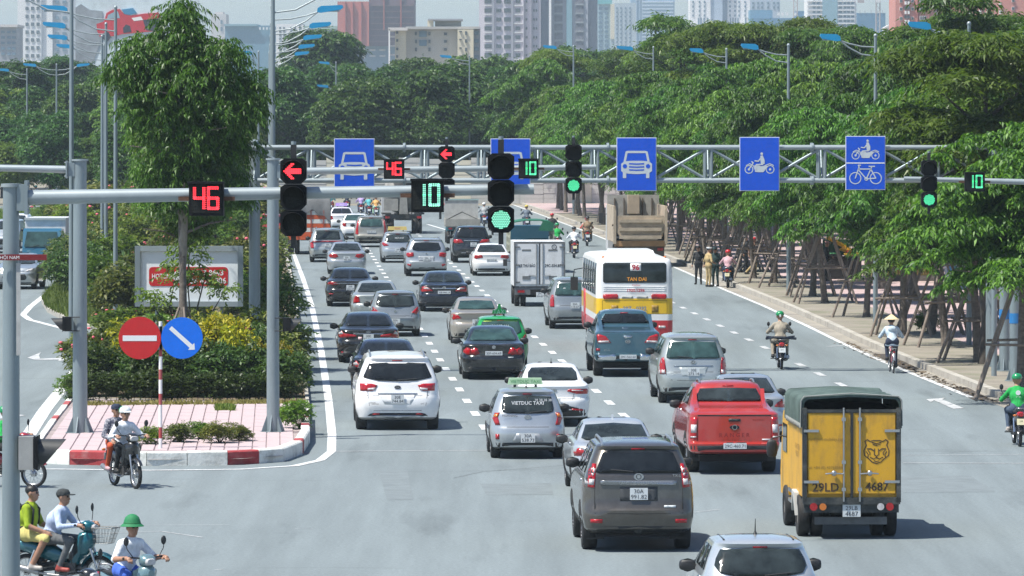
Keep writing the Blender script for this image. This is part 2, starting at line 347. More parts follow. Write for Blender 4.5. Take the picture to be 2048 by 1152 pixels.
# paving tiles of the tip: half-metre columns, each slab a piece of its own
tile_me = {}
cnt = 0
Yt = 121.6
while Yt < 141.5:
    Lr = 1.5
    for ix in range(-43, 6):
        x0 = ix * 0.3 - 0.0412 * (Yt - 122) - 0.2
        c = (x0 + .15, Yt + Lr / 2)
        if all(inside((c[0] + dx, c[1] + dy), [(p[0], p[1]) for p in isl_poly]) for dx in (-.3, .3) for dy in (-.65, .65)):
            v_ = cnt % 3
            if v_ not in tile_me:
                b_ = MB(); sx, sy = .145, .74
                b_.add([(-sx, -sy, 0), (sx, -sy, 0), (sx, sy, 0), (-sx, sy, 0), (-sx + .012, -sy + .012, .022 + v_ * .003), (sx - .012, -sy + .012, .022 + v_ * .002), (sx - .012, sy - .012, .022), (-sx + .012, sy - .012, .024)],
                       [(0, 1, 5, 4), (1, 2, 6, 5), (2, 3, 7, 6), (3, 0, 4, 7), (4, 5, 6, 7)]); tile_me[v_] = b_.mesh('tile')
            o = link('tile', tile_me[v_], M['tile'], island, (c[0], c[1], 0.131 + rnd.uniform(0, .006)), HEAD); cnt += 1
    Yt += Lr
# right-hand pavement
RK = [(2300, 905), (2150, 852), (2048, 815), (1990, 795), (1870, 748), (1800, 720), (1720, 685), (1650, 652), (1560, 612), (1480, 580), (1400, 545), (1340, 520), (1210, 470), (1100, 430), (1040, 409)]
rk = gp(RK)
pav = raised('pavement', [(p.x, p.y) for p in rk] + [(6, 520), (60, 520), (60, rk[0].y)], 0.17, M['pinkpave'], M['kerb'], kerb_w=0.22, label='broad pink paved pavement under the row of propped trees')
# bare earth strip along the kerb where the trees stand
vs_in = [(p.x + 0.21, p.y) for p in rk[:-1]]; vs_out = [(p.x + 2.9, p.y + 1.5) for p in rk[:-1]]
sheet('earth_strip', vs_in + list(reversed(vs_out)), 0.150, M['verge'], 'bare trodden earth between the kerb and the paving')
def gutter(nm, pts, w, z, m, lab):
    o = MB().strip(pts, w, z).build(nm, m, fix=False); return tag(o, lab, None, None, 'structure')
gutter('gutter', [(p.x - .26, p.y) for p in rk], 0.5, 0.004, mat('gutter_dust', (0.30, 0.275, 0.235), .95, var=.15, vscale=1, dirt=((0.13, 0.115, 0.10), 0.7, 0.5)), 'dusty concrete gutter along the right kerb')
# ---- painted markings
def mark(name, pts, w, m=None, z=0.008): return MB().strip(pts, w, z).build(name, m or M['paint'], road, fix=False)
edge = [(-60, 930), (60, 938), (300, 941), (480, 939), (590, 932), (640, 921), (663, 903), (664, 870), (657, 800), (642, 700), (623, 610), (607, 560), (590, 515), (576, 482), (556, 448)]
mark('edge_line', gp(edge), 0.2)
mark('edge_line', [(p.x - .62, p.y) for p in rk[3:]], 0.17)
mark('edge_line', gp([(50, 882), (90, 820), (152, 742)]), 0.34)
mark('edge_line', gp([(152, 664), (60, 640), (46, 630), (60, 614), (118, 568), (150, 535)]), 0.24)
mark('edge_line', gp([(127, 466), (178, 486), (150, 520)]), 0.2)
def dashes(x0, d0, d1, ref, m=None):
    d = d0
    while d < d1:
        xx = x0 - 0.0412 * (d - ref); x2 = x0 - 0.0412 * (d + 2.1 - ref); mark('lane_dash', [(xx, d), (x2, d + 2.1)], 0.2, m); d += 6.0
dashes(-0.65, 133 - 1, 330, 133); dashes(2.72, 138.2 - 1, 345, 138.2); dashes(7.66, 183.8 - 37, 300, 183.8, M['paint_worn'])
mark('edge_line', gp([(855, 449), (900, 462), (950, 478)]), 0.2)
def flat(name, poly, m=None, z=0.009): return MB().add([(p.x, p.y, z) for p in gp(poly)], [tuple(range(len(poly)))]).build(name, m or M['paint'], road, fix=False)
flat('turn_arrow', [(1852, 799), (1892, 796), (1884, 799), (1928, 817), (1906, 818), (1868, 801), (1862, 805)], M['paint_worn'])
flat('turn_arrow', [(55, 716), (82, 705), (78, 711), (80, 718), (118, 716), (118, 713), (146, 718), (116, 723), (118, 720), (70, 720)], M['paint_worn'])
for a, b, w in (((664, 903), (975, 901), .10), ((1806, 911), (2048, 909), .07), ((1806, 926), (2048, 927), .10), ((200, 1067), (322, 1063), .05), ((322, 1063), (405, 1075), .05), ((190, 1051), (460, 1050), .03), ((1378, 1026), (1440, 1019), .04), ((590, 1058), (625, 1057), .04), ((985, 905), (1130, 903), .05), ((1655, 693), (1690, 691), .18), ((430, 1140), (447, 1139), .05), ((1480, 905), (1545, 908), .05)):
    mark('faded_line', gp([a, b]), w, M['paint_worn'], 0.006)
CRK = mat('crack', (.10, .115, .12), .9); PT = mat('road_patch', (.160, .186, .195), .85, var=.15, vscale=2)
for a in range(5):
    p = G(rnd.uniform(640, 2000), rnd.uniform(880, 1120)); th = rnd.choice((0, 1.57)) + rnd.uniform(-.3, .3); pts = []
    for k in range(9): pts.append((p.x, p.y)); p = p + Vector((math.cos(th), math.sin(th), 0)) * .7; th += rnd.uniform(-.35, .35)
    mark('crack', pts, rnd.uniform(.012, .025), CRK, .0035)
for px, py, w, h in ((1040, 990, 1.3, 3.5), (1900, 985, 1.8, 5), (1120, 690, .9, 8), (800, 1000, .5, 9)):
    q = G(px, py); o = MB().add([(-w / 2, 0, .003), (w / 2, .1, .003), (w / 2 + .1, h, .003), (-w / 2, h - .2, .003)], [(0, 1, 2, 3)]).build('road_patch', PT, road, (q.x, q.y, 0), HEAD, fix=False)
flat('turn_arrow', [(0, 826), (52, 831), (30, 835), (0, 838)], M['paint_worn'])
# leaf litter and dirt against the right kerb
lm = MB()
for i in range(420):
    t = rnd.random(); k = rnd.choice([(1800, 722, 1900, 765), (1700, 685, 1800, 728), (1880, 758, 2000, 805)]); p = G(k[0] + (k[2] - k[0]) * t, k[1] + (k[3] - k[1]) * t)
    p = p + Vector((-abs(rnd.gauss(0, .22)) - .02, rnd.uniform(-.5, .5), .012)); a = rnd.random() * 6.28; s = rnd.uniform(.03, .10)
    u = Vector((math.cos(a), math.sin(a), rnd.uniform(-.2, .5))) * s; w = Vector((-math.sin(a), math.cos(a), rnd.uniform(0, .4))) * s * .6
    lm.add([p - u, p + w, p + u, p - w], [(0, 1, 2, 3)])
tag(lm.build('leaf_litter', mat('litter', (0.09, 0.065, 0.04), .9, var=.5, vscale=1), fix=False), 'dead leaves and grit heaped against the right kerb', 'leaf litter', kind='stuff')
for a, b in (((1768, 708), (1830, 738)), ((1925, 775), (1975, 800))):
    tag(MB().strip([G(*a) + Vector((-.12, 0, 0)), G(*b) + Vector((-.12, 0, 0))], .5, .006).build('gutter_stain', mat('gutter_stain', (0.06, 0.05, 0.042), .95, var=.3, vscale=1), fix=False), None, None, None, 'structure')
# ---------------------------------------------------------------- haze: even pale air round everything
hz = MB().box((0, 3600, 59.0), (9400, 7500, 122.0)).build('haze', [])
tag(hz, 'thin pale blue haze over the distant city', 'haze', kind='stuff')
hm = bpy.data.materials.new('haze'); hm.use_nodes = True; nt = hm.node_tree; nt.nodes.remove(nt.nodes['Principled BSDF'])
pv = nt.nodes.new('ShaderNodeVolumePrincipled'); pv.inputs['Color'].default_value = (0.76, 0.92, 1.0, 1); pv.inputs['Density'].default_value = 0.00018; pv.inputs['Anisotropy'].default_value = 0.25
nt.links.new(pv.outputs[0], nt.nodes['Material Output'].inputs['Volume']); hz.data.materials.append(hm)
# ---------------------------------------------------------------- distant buildings
def wcol(name, c, **k): return mat('wall_' + name, c, 0.85, var=0.06, vscale=0.05, **k)
WIN = mat('window_glass_far', (0.06, 0.075, 0.085), 0.2, var=0.3, vscale=0.3)
WINB = mat('window_glass_blue', (0.10, 0.17, 0.23), 0.2, var=0.2, vscale=0.2)
def block(b, name, x0, x1, y0, y1, Yf, depth, m, yaw=0.0):
    """wall volume whose front face fills photo columns x0..x1, rows y0..y1 at distance Yf"""
    a = P(x0, y1, Yf); c = P(x1, y0, Yf); zt = c.z; zb = 0.0 if y1 > 200 else a.z
    return MB().box(((a.x + c.x) / 2, Yf + depth / 2, (zt + zb) / 2), (c.x - a.x, depth, zt - zb)).build(name, m, b)
def windows(b, cols, rows, Yf, w, h, m=WIN, name='window', frame=None, jit=None):
    """recess-framed panes; cols/rows are photo pixel centres, w/h in photo pixels"""
    k = Yf / FPX; hw, hh = w * k / 2, h * k / 2
    me = MB().box((0, 0, 0), (2 * hw, 0.5, 2 * hh)).mesh(name); fm = None
    if frame: fm = MB().box((0, 0, 0), (2 * hw + 1.2 * k, 0.3, 2 * hh + 1.2 * k)).mesh('window_frame')
    for cx_ in cols:
        for cy_ in rows:
            p = P(cx_, cy_, Yf); o = link(name, me, m, b, (p.x, Yf - 0.12, p.z))
            if frame: link('window_frame', fm, frame, o, (0, 0.14, 0))
def building(name, label, x, Yf): return thing(name, label, 'building', (0, 0, 0), 0, 'distant buildings')
def rows(a, b, st):
    r = []; 
    while a < b: r.append(a); a += st
    return r
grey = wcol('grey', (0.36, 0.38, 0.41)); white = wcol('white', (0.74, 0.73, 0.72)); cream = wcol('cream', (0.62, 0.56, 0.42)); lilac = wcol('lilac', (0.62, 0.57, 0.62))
slate = wcol('slate', (0.26, 0.28, 0.33)); pinkm = wcol('pink', (0.52, 0.22, 0.18)); tealg = wcol('teal_glass', (0.20, 0.34, 0.40)); bluenet = wcol('blue_net', (0.07, 0.19, 0.31)); rednet = wcol('red_net', (0.46, 0.15, 0.12)); shaded_net = wcol('red_net_shaded', (0.15, 0.10, 0.12)); shade = wcol('plain_grey', (0.30, 0.31, 0.33)); stone = wcol('stone', (0.55, 0.52, 0.50))
b = building('apartment_block', 'low grey apartment block at the far left edge behind the trees', 0, 1900); block(b, 'wall', -40, 33, 52, 215, 1900, 25, shade); windows(b, [6, 18, 28], [64, 75, 86, 97, 108], 1900, 7, 5, WINB); block(b, 'roof', -42, 35, 49, 54, 1898, 27, stone)
b = building('tower_block', 'white apartment tower with grey shaded side at the far left', 90, 2600)
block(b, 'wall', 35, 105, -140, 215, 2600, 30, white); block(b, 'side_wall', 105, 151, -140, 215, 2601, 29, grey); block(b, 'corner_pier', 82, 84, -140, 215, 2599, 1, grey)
windows(b, [54, 65, 76], rows(1, 118, 15.8), 2600, 6, 7); windows(b, [114, 129], rows(4, 118, 15.8), 2601, 8, 6, WINB)
b = building('office_building', 'pale low building in haze behind the big median tree', 430, 3000); block(b, 'wall', 422, 452, 28, 215, 3000, 30, stone); block(b, 'roof', 430, 446, 24, 30, 3002, 20, stone); windows(b, [443], [44, 58], 3000, 4, 8, WINB)
b = building('glass_hall', 'wide blue glass hall behind the median tree', 500, 2700); block(b, 'wall', 450, 545, 51, 215, 2700, 40, wcol('blue_glass', (0.10, 0.22, 0.30))); block(b, 'roof', 448, 514, 48, 52, 2698, 42, tealg); windows(b, [520, 527, 534, 541], [57], 2699, 3, 5, white, 'roof_fin')
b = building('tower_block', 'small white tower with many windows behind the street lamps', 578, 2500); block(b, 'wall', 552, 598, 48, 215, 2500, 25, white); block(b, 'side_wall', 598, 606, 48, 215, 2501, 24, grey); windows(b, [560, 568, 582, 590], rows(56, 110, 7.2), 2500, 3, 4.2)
b = building('office_building', 'grey low office building left of the red netted tower', 640, 2300); block(b, 'wall', 606, 672, 58, 215, 2300, 30, shade); block(b, 'roof', 604, 674, 52, 58, 2299, 32, wcol('green_roof', (0.30, 0.40, 0.33))); windows(b, [612, 640, 655], rows(66, 120, 11), 2300, 7, 5, WINB); block(b, 'column', 603, 607, 50, 215, 2295, 3, white)
b = building('tower_under_construction', 'tower under construction wrapped in red netting, its right side coloured as shaded', 750, 2100)
block(b, 'netting', 675, 738, 3, 92, 2100, 30, rednet).name = 'netting'; block(b, 'netting', 738, 829, -30, 92, 2101, 29, shaded_net); block(b, 'podium', 672, 790, 92, 215, 2104, 24, wcol('podium', (0.20, 0.27, 0.33)))  # lit and shaded sides of the netting are put into two colours
windows(b, [695], [104], 2104, 12, 12, white, 'panel'); windows(b, [712, 728], [104], 2104, 4, 26, white, 'column'); windows(b, [684, 745, 765], [100, 112], 2104, 12, 3, stone, 'slab')
for xx in (690, 705, 722): block(b, 'scaffold_rail', xx, xx + 1.2, 3, 92, 2099, 1, wcol('red_dark', (0.34, 0.10, 0.09)))
for xx in (767, 801): block(b, 'scaffold_rail', xx, xx + 1.6, -30, 60, 2100, 1, rednet)
for yy in rows(10, 90, 12): block(b, 'floor_edge', 740, 828, yy, yy + 1.2, 2100.2, 1, wcol('floor_edge', (0.21, 0.14, 0.15)))
b = building('apartment_block', 'cream six storey apartment block with flat roof above the trees', 867, 1250)
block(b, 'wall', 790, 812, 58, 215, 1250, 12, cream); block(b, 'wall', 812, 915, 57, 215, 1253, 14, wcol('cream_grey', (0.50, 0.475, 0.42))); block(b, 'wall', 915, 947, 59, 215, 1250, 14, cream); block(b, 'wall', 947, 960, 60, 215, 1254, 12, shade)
block(b, 'parapet', 776, 815, 55, 61, 1248, 16, stone); block(b, 'parapet', 812, 960, 53, 58, 1251, 18, wcol('parapet', (0.40, 0.39, 0.37))); block(b, 'roof_tank', 870, 922, 40, 57, 1256, 9, wcol('tank', (0.50, 0.49, 0.42))); block(b, 'roof_tank', 855, 866, 40, 57, 1254, 8, cream); block(b, 'roof_slab', 856, 925, 37.5, 41, 1253, 12, shade); block(b, 'column', 777, 780, 58, 215, 1248, 1, white)
windows(b, [794.5], [65, 81, 98, 113], 1250, 4, 5); windows(b, [832, 859], [67, 83, 99], 1253, 4, 7); windows(b, [846], [68, 86], 1253, 15, 12, WINB); windows(b, [891], [68, 83, 99], 1253, 6, 5); windows(b, [921], [63, 79, 96, 112], 1250, 5, 2.4); windows(b, [932], [66, 82, 99, 115], 1250, 4, 7); windows(b, [953], [66, 82, 98, 114], 1254, 9, 7, WINB)
for cx_ in (783,):
    for cy_ in (66, 84, 102): block(b, 'balcony', 778, 790, cy_ + 6, cy_ + 9, 1248.5, 3, stone)
b = building('tower_block', 'tall pale lilac apartment tower with rows of wide windows', 1020, 1850)
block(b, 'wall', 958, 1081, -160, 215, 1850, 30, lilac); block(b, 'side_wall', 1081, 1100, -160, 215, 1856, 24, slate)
for xx in (984, 1022): block(b, 'recess', xx, xx + 4.5, -160, 215, 1849.4, 1, wcol('recess', (0.33, 0.33, 0.37)))
for xx in (1046, 1061): block(b, 'pier', xx, xx + 1.6, -160, 215, 1848.6, 2, wcol('pier', (0.48, 0.45, 0.50)))
windows(b, [976, 1015], rows(3, 150, 17.9), 1850, 14, 8.5); windows(b, [997.5, 1036], rows(3, 150, 17.9), 1850, 9.5, 7.5); windows(b, [1053], rows(3, 120, 17.9), 1850, 3, 5); windows(b, [1068, 1073], rows(3, 110, 17.9), 1850, 2.4, 4.5)
for yy in rows(11, 150, 17.9): block(b, 'ledge', 969, 984, yy - 1, yy + 1, 1849.6, 1, white); block(b, 'ledge', 1026, 1046, yy - 1, yy + 1, 1849.6, 1, white)
b = building('tower_block', 'tall blue grey tower with two columns of loggias', 1148, 1800)
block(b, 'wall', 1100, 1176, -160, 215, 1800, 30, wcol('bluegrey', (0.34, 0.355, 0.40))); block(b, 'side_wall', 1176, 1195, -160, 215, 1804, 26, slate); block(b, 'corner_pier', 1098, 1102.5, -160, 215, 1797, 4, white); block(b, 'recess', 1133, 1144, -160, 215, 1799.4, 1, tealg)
windows(b, [1117, 1159], rows(1, 150, 17.9), 1800, 16, 12.5, mat('loggia', (0.13, 0.13, 0.155), .5, var=.4, vscale=.5), 'window'); 
for yy in rows(9.5, 150, 17.9):
    for xx in (1117, 1159): block(b, 'balcony_rail', xx - 8, xx + 8, yy - 2, yy, 1799.3, .6, grey)
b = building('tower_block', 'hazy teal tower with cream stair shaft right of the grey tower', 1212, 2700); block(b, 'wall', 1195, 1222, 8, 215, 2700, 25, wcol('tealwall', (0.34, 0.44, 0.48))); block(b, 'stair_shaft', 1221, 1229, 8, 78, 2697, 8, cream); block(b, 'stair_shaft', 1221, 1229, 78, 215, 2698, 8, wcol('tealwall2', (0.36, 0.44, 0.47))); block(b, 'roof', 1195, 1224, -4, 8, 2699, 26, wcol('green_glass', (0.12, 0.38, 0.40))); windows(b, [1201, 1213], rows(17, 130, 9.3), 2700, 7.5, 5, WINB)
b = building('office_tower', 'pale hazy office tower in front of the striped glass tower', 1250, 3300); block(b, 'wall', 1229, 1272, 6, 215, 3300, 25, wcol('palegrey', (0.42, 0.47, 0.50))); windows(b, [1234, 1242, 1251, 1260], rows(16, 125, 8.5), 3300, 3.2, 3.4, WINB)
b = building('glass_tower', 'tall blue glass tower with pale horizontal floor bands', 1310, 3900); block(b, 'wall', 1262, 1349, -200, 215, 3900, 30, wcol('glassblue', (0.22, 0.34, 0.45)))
for yy in rows(2, 132, 7.0): block(b, 'floor_band', 1285, 1347, yy, yy + 3.2, 3899, 1.5, wcol('band', (0.52, 0.60, 0.68)))
for xx in (1272, 1279, 1284): block(b, 'mullion', xx, xx + 1, -200, 215, 3899, 1, wcol('band', (0.5, 0.6, 0.7)))
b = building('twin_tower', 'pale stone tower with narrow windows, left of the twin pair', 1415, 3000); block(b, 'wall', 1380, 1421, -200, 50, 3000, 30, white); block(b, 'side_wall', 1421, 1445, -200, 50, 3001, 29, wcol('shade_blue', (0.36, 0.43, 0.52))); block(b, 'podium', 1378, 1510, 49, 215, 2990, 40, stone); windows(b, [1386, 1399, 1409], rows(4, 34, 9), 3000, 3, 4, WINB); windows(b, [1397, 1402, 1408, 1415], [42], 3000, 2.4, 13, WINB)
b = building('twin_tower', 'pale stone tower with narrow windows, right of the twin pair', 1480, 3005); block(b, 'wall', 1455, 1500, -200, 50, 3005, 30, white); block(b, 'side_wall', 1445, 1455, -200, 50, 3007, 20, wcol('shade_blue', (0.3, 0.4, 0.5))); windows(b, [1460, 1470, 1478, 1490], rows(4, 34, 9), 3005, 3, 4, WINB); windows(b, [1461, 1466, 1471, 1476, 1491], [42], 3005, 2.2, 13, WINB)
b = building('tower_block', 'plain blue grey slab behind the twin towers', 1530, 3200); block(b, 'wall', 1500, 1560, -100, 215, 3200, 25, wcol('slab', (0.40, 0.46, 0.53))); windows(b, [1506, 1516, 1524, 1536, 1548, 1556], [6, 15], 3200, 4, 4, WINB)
b = building('netted_building', 'low building under construction wrapped in blue netting beside the twin towers', 1570, 2800); block(b, 'netting', 1502, 1612, 36, 215, 2800, 30, bluenet); block(b, 'netting', 1500, 1545, 20, 215, 2806, 20, wcol('blue_net2', (0.12, 0.27, 0.38))); windows(b, [1557, 1565, 1574, 1590], [28], 2801, 5, 6, white, 'column'); block(b, 'netting', 1592, 1613, 22, 215, 2803, 20, bluenet)
b = building('tower_block', 'white tower with balconies and a glazed centre bay', 1664, 2600); block(b, 'wall', 1615, 1713, -200, 215, 2600, 30, white); block(b, 'glass_bay', 1645, 1675, -200, 215, 2598.5, 3, tealg); windows(b, [1628, 1637, 1681, 1690, 1697, 1705], rows(-3, 84, 8.9), 2600, 5.5, 4.4, WINB)
for yy in rows(1, 84, 8.9): block(b, 'balcony', 1614, 1645, yy, yy + 2.4, 2598.6, 2, white); block(b, 'balcony', 1675, 1710, yy, yy + 2.4, 2598.6, 2, white)
b = building('netted_building', 'block under construction in dark blue netting below the tower crane', 1745, 2700); block(b, 'netting', 1714, 1771, 26, 215, 2700, 25, bluenet); windows(b, [1720, 1730, 1742, 1755, 1765], [24], 2700, 1, 7, shade, 'scaffold_pole')
b = building('apartment_block', 'large pink apartment building with bay windows at the top right', 1920, 1150)
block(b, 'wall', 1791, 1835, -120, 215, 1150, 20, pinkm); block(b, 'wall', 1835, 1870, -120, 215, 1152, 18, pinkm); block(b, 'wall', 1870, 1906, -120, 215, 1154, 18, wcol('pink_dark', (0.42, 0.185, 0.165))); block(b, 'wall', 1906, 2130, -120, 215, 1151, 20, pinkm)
kx = 1150 / FPX
c_ = P(1846, 100, 1150); MB().cyl((c_.x, 1153, 0), (c_.x, 1153, 42), 1.5, n=14, cap=True).build('bay_window', pinkm, b)
windows(b, [1802, 1825], [2, 18, 37], 1150, 4.5, 5.5, WIN, 'window', white); windows(b, [1811, 1817], [-2, 16, 34], 1150, 4.5, 6, WIN); windows(b, [1811, 1817], [6, 25, 43], 1150, 4, 6.5, white, 'panel')
windows(b, [1841.5, 1846, 1850.5], [1, 17, 36], 1136.5, 2.6, 7, WIN, 'window', white); windows(b, [1873], [0, 17, 34], 1154, 5, 7, WIN); windows(b, [1873], [8, 26], 1154, 4.5, 6, white, 'panel'); windows(b, [1884, 1898], [17], 1154, 5, 5.5, WIN, 'window', white); windows(b, [1927, 1977, 2026], [1, 17], 1151, 4.5, 5.5, WIN, 'window', white); windows(b, [1940, 1960, 2000], [8, 24], 1151, 4.5, 8, white, 'panel')
for xx in (1834.5, 1856.5, 1906): block(b, 'pipe', xx, xx + .9, -120, 215, 1149.2, .6, wcol('pipe', (0.40, .15, .12)))
b = building('low_house', 'small white house at the foot of the pink building', 1778, 1500); block(b, 'wall', 1769, 1792, 56, 215, 1500, 10, white); MB().prism([(P(1767, 56, 1500).x, P(0, 56, 1500).z), (P(1794, 56, 1500).x, P(0, 56, 1500).z), (P(1780, 50, 1500).x, P(0, 49, 1500).z)], 1499, 1511).build('roof', stone, b)
# tower cranes
def crane(px, ytop, Yd, jib, lab):
    t = thing('tower_crane', lab, 'crane', (P(px, 0, Yd).x, Yd, 0), 0, 'tower cranes'); zt = P(px, ytop, Yd).z; cm = wcol('crane', (0.42, 0.36, 0.34)); m = MB(); w = .9
    for sx in (-w, w):
        for sy in (-w, w): m.cyl((sx, sy, 0), (sx, sy, zt), .22, n=4)
    z = 4
    while z < zt: m.cyl((-w, -w, z), (w, -w, z + 2.2), .12, n=4).cyl((w, -w, z + 2.2), (-w, -w, z + 4.4), .12, n=4); z += 4.4
    m.build('mast', cm, t)
    if jib: MB().box((jib / 2, 0, zt + 1.5), (jib, 1.4, 1.3)).box((-5, 0, zt + 1.5), (10, 1.4, 1.0)).build('jib', cm, t); MB().box((-8, 0, zt), (3, 2, 2.6)).build('counterweight', cm, t); MB().box((0, -1, zt), (2, 2, 2.4)).build('cab', white, t)
crane(1591, -20, 2750, 0, 'tower crane mast rising behind the blue netted building'); crane(1756, 0, 2650, 22, 'tower crane with its jib beside the blue netted block')
# rooftop billboard with a printed red pickup
bb = thing('roadside_billboard', 'huge billboard with a printed red pickup behind the lamp posts', 'billboard', (0, 0, 0)); Yb = 820.0
a = P(151, 128, Yb); c = P(398, -40, Yb); MB().box(((a.x + c.x) / 2, Yb + .5, (a.z + c.z) / 2), (c.x - a.x, 0.8, c.z - a.z)).build('panel', mat('billboard_print', (0.52, 0.60, 0.64), .7, var=.25, vscale=.25, dirt=((0.62, 0.72, 0.76), .7, .2)), bb)
MB().box(((a.x + c.x) / 2, Yb + 1.5, a.z / 2), (2.0, 1.0, a.z)).build('post', shade, bb)
def bprint(nm, pts, m, dy): MB().prism([(P(x, y, Yb).x, P(x, y, Yb).z) for x, y in pts], Yb - dy, Yb + .11).build(nm, m, bb)
bprint('printed_rocks', [(151, 15), (162, 8), (180, 20), (205, 22), (205, 70), (195, 100), (185, 128), (151, 128)], mat('print_rock', (0.25, 0.28, 0.31), .7, var=.4, vscale=.3), .02)
bprint('printed_tree', [(355, 20), (362, 12), (370, 16), (376, 9), (385, 13), (393, 24), (398, 30), (390, 34), (360, 30)], mat('print_tree', (0.07, 0.085, 0.10), .8, var=.3, vscale=.5), .03)
prd = mat('print_red', (0.48, 0.03, 0.045), .5, var=.12, vscale=.4)
bprint('printed_pickup', [(193, 48), (208, 43), (213, 26), (226, 19), (240, 18), (248, 28), (262, 31), (290, 27), (317, 25), (321, 33), (322, 55), (312, 62), (268, 66), (246, 68), (228, 72), (200, 74), (194, 62)], prd, .04)
bprint('printed_glass', [(216, 30), (228, 24), (236, 23), (240, 36), (214, 38)], mat('print_glass', (0.25, 0.36, 0.42), .5), .06); bprint('printed_glass', [(243, 19), (266, 16), (274, 26), (258, 30), (249, 28)], mat('print_glass_b', (0.05, 0.22, 0.38), .5), .06)
bprint('printed_grille', [(286, 40), (320, 36), (323, 56), (312, 63), (292, 60)], mat('print_dark', (0.03, 0.035, 0.05), .5), .06); bprint('printed_headlight', [(263, 36), (282, 33), (286, 40), (268, 42)], white, .06); bprint('printed_wheel', [(247, 66), (246, 56), (252, 49), (260, 52), (263, 64)], mat('print_dark', (0.03, 0.035, 0.05), .5), .06); bprint('printed_wheel', [(205, 76), (207, 66), (217, 64), (222, 74), (214, 84)], mat('print_dark', (0.03, 0.035, 0.05), .5), .06)
# construction hoarding across the end of the road
ho = thing('site_hoarding', 'cream corrugated sheet hoarding across the far end of the road', 'hoarding', (0, 0, 0)); hc = mat('hoarding', (0.62, 0.58, 0.46), .7, var=.08, vscale=.3, dirt=((0.45, 0.40, 0.31), .5, .3)); hc2 = mat('hoarding_grey', (0.47, 0.46, 0.43), .7, var=.12, vscale=.3)
x = P(556, 0, 448).x; e = P(1300, 0, 448).x; i = 0
while x < e:
    w = 1.9; m = MB(); zb = 0.1; zt = P(0, 318 + 3 * math.sin(i * 2.1), 448).z
    nn = 9
    for k in range(nn): z0 = zb + (zt - zb) * k / nn; m.box((0, 0.02 * (k % 2), z0 + (zt - zb) / nn / 2), (w - .03, .06, (zt - zb) / nn - .02))
    m.box((0, .06, (zt + zb) / 2), (w, .03, zt - zb))
    m.build('sheet', hc2 if (i < 16 and i % 5 != 2) else hc, ho, (x + w / 2, 448, 0)); x += w; i += 1
# ---------------------------------------------------------------- vegetation
ORD = ['nearest', 'second', 'third', 'fourth', 'fifth', 'sixth', 'seventh', 'eighth', 'ninth', 'tenth', 'eleventh', 'twelfth', 'thirteenth', 'fourteenth', 'fifteenth', 'sixteenth', 'seventeenth', 'eighteenth', 'nineteenth', 'twentieth']
def ordn(i):
    if i < 20: return ORD[i]
    t = {2: 'twenty', 3: 'thirty', 4: 'forty', 5: 'fifty', 6: 'sixty'}[(i + 1) // 10]; u = (i + 1) % 10
    if u == 0: return {2: 'twentieth', 3: 'thirtieth', 4: 'fortieth', 5: 'fiftieth', 6: 'sixtieth'}[(i + 1) // 10]
    return t + '-' + ['', 'first', 'second', 'third', 'fourth', 'fifth', 'sixth', 'seventh', 'eighth', 'ninth'][u]
ROWN = {466: 'front', 495: 'second', 535: 'third', 590: 'back', 455: 'front', 490: 'middle', 540: 'back'}
ORD1 = ['first'] + ORD[1:]; LR = ['left', 'right']; MRL = ['middle', 'rightmost', 'leftmost']
def unit(a): return a / np.maximum(np.linalg.norm(a, axis=-1, keepdims=True), 1e-6)
def sprays(blobs, n, k, sl, ll, lw, seed, droop=0.5, shell=0.55, flat_=0.5, up=0.15):
    """n sprays of k leaflets scattered through ellipsoid blobs -> verts, quads"""
    g = np.random.default_rng(seed); B = np.array(blobs, float); wt = B[:, 6] if B.shape[1] > 6 else B[:, 3] * B[:, 4]; wt = wt / wt.sum()
    bi = g.choice(len(B), n, p=wt); d = unit(g.normal(size=(n, 3)) + np.array([0, 0, up])); r = (shell + (1 - shell) * g.random((n, 1)) ** 0.7)
    pos = B[bi, :3] + d * r * B[bi, 3:6]
    out = unit(d * np.array([1, 1, 0.4]) + g.normal(size=(n, 3)) * 0.55); out[:, 2] *= flat_; out[:, 2] -= 0.08; out = unit(out)
    side = unit(np.cross(out, np.array([0, 0, 1.0])) + 1e-4); t = (np.arange(k) + 0.5) / k
    base = pos[:, None, :] + out[:, None, :] * (t[None, :, None] - 0.4) * sl * (0.7 + 0.6 * g.random((n, 1, 1))) ; base[:, :, 2] -= (t ** 2)[None, :] * sl * droop * 0.5
    sg = np.where(np.arange(k) % 2 == 0, 1.0, -1.0)[None, :, None]
    ld = unit(side[:, None, :] * sg * (0.9) + out[:, None, :] * 0.6 + g.normal(size=(n, k, 3)) * 0.35 + np.array([0, 0, -droop])); L = ll * (0.65 + 0.6 * g.random((n, k, 1)))
    nrm = unit(np.cross(ld, g.normal(size=(n, k, 3)) * 0.5 + np.array([0, 0, 1.0]))) ; W = lw * (0.7 + 0.5 * g.random((n, k, 1)))
    mid = base + ld * L * 0.5; mid[:, :, 2] += L[:, :, 0] * 0.08; tip = base + ld * L; tip[:, :, 2] -= L[:, :, 0] * droop * 0.25
    V = np.stack([base, mid - nrm * W / 2, tip, mid + nrm * W / 2], axis=2).reshape(-1, 3); F = np.arange(len(V)).reshape(-1, 4); return V, F
LEAF_A = leafmat('leaf_street', (0.012, 0.048, 0.012), (0.112, 0.240, 0.026), 0.24, .48); LEAF_B = leafmat('leaf_far', (0.016, 0.046, 0.016), (0.075, 0.155, 0.032), 0.24, .45)
LEAF_M = leafmat('leaf_median', (0.026, 0.066, 0.012), (0.115, 0.215, 0.030), 0.30); LEAF_F = leafmat('leaf_feathery', (0.035, 0.080, 0.015), (0.120, 0.190, 0.038), 0.32)
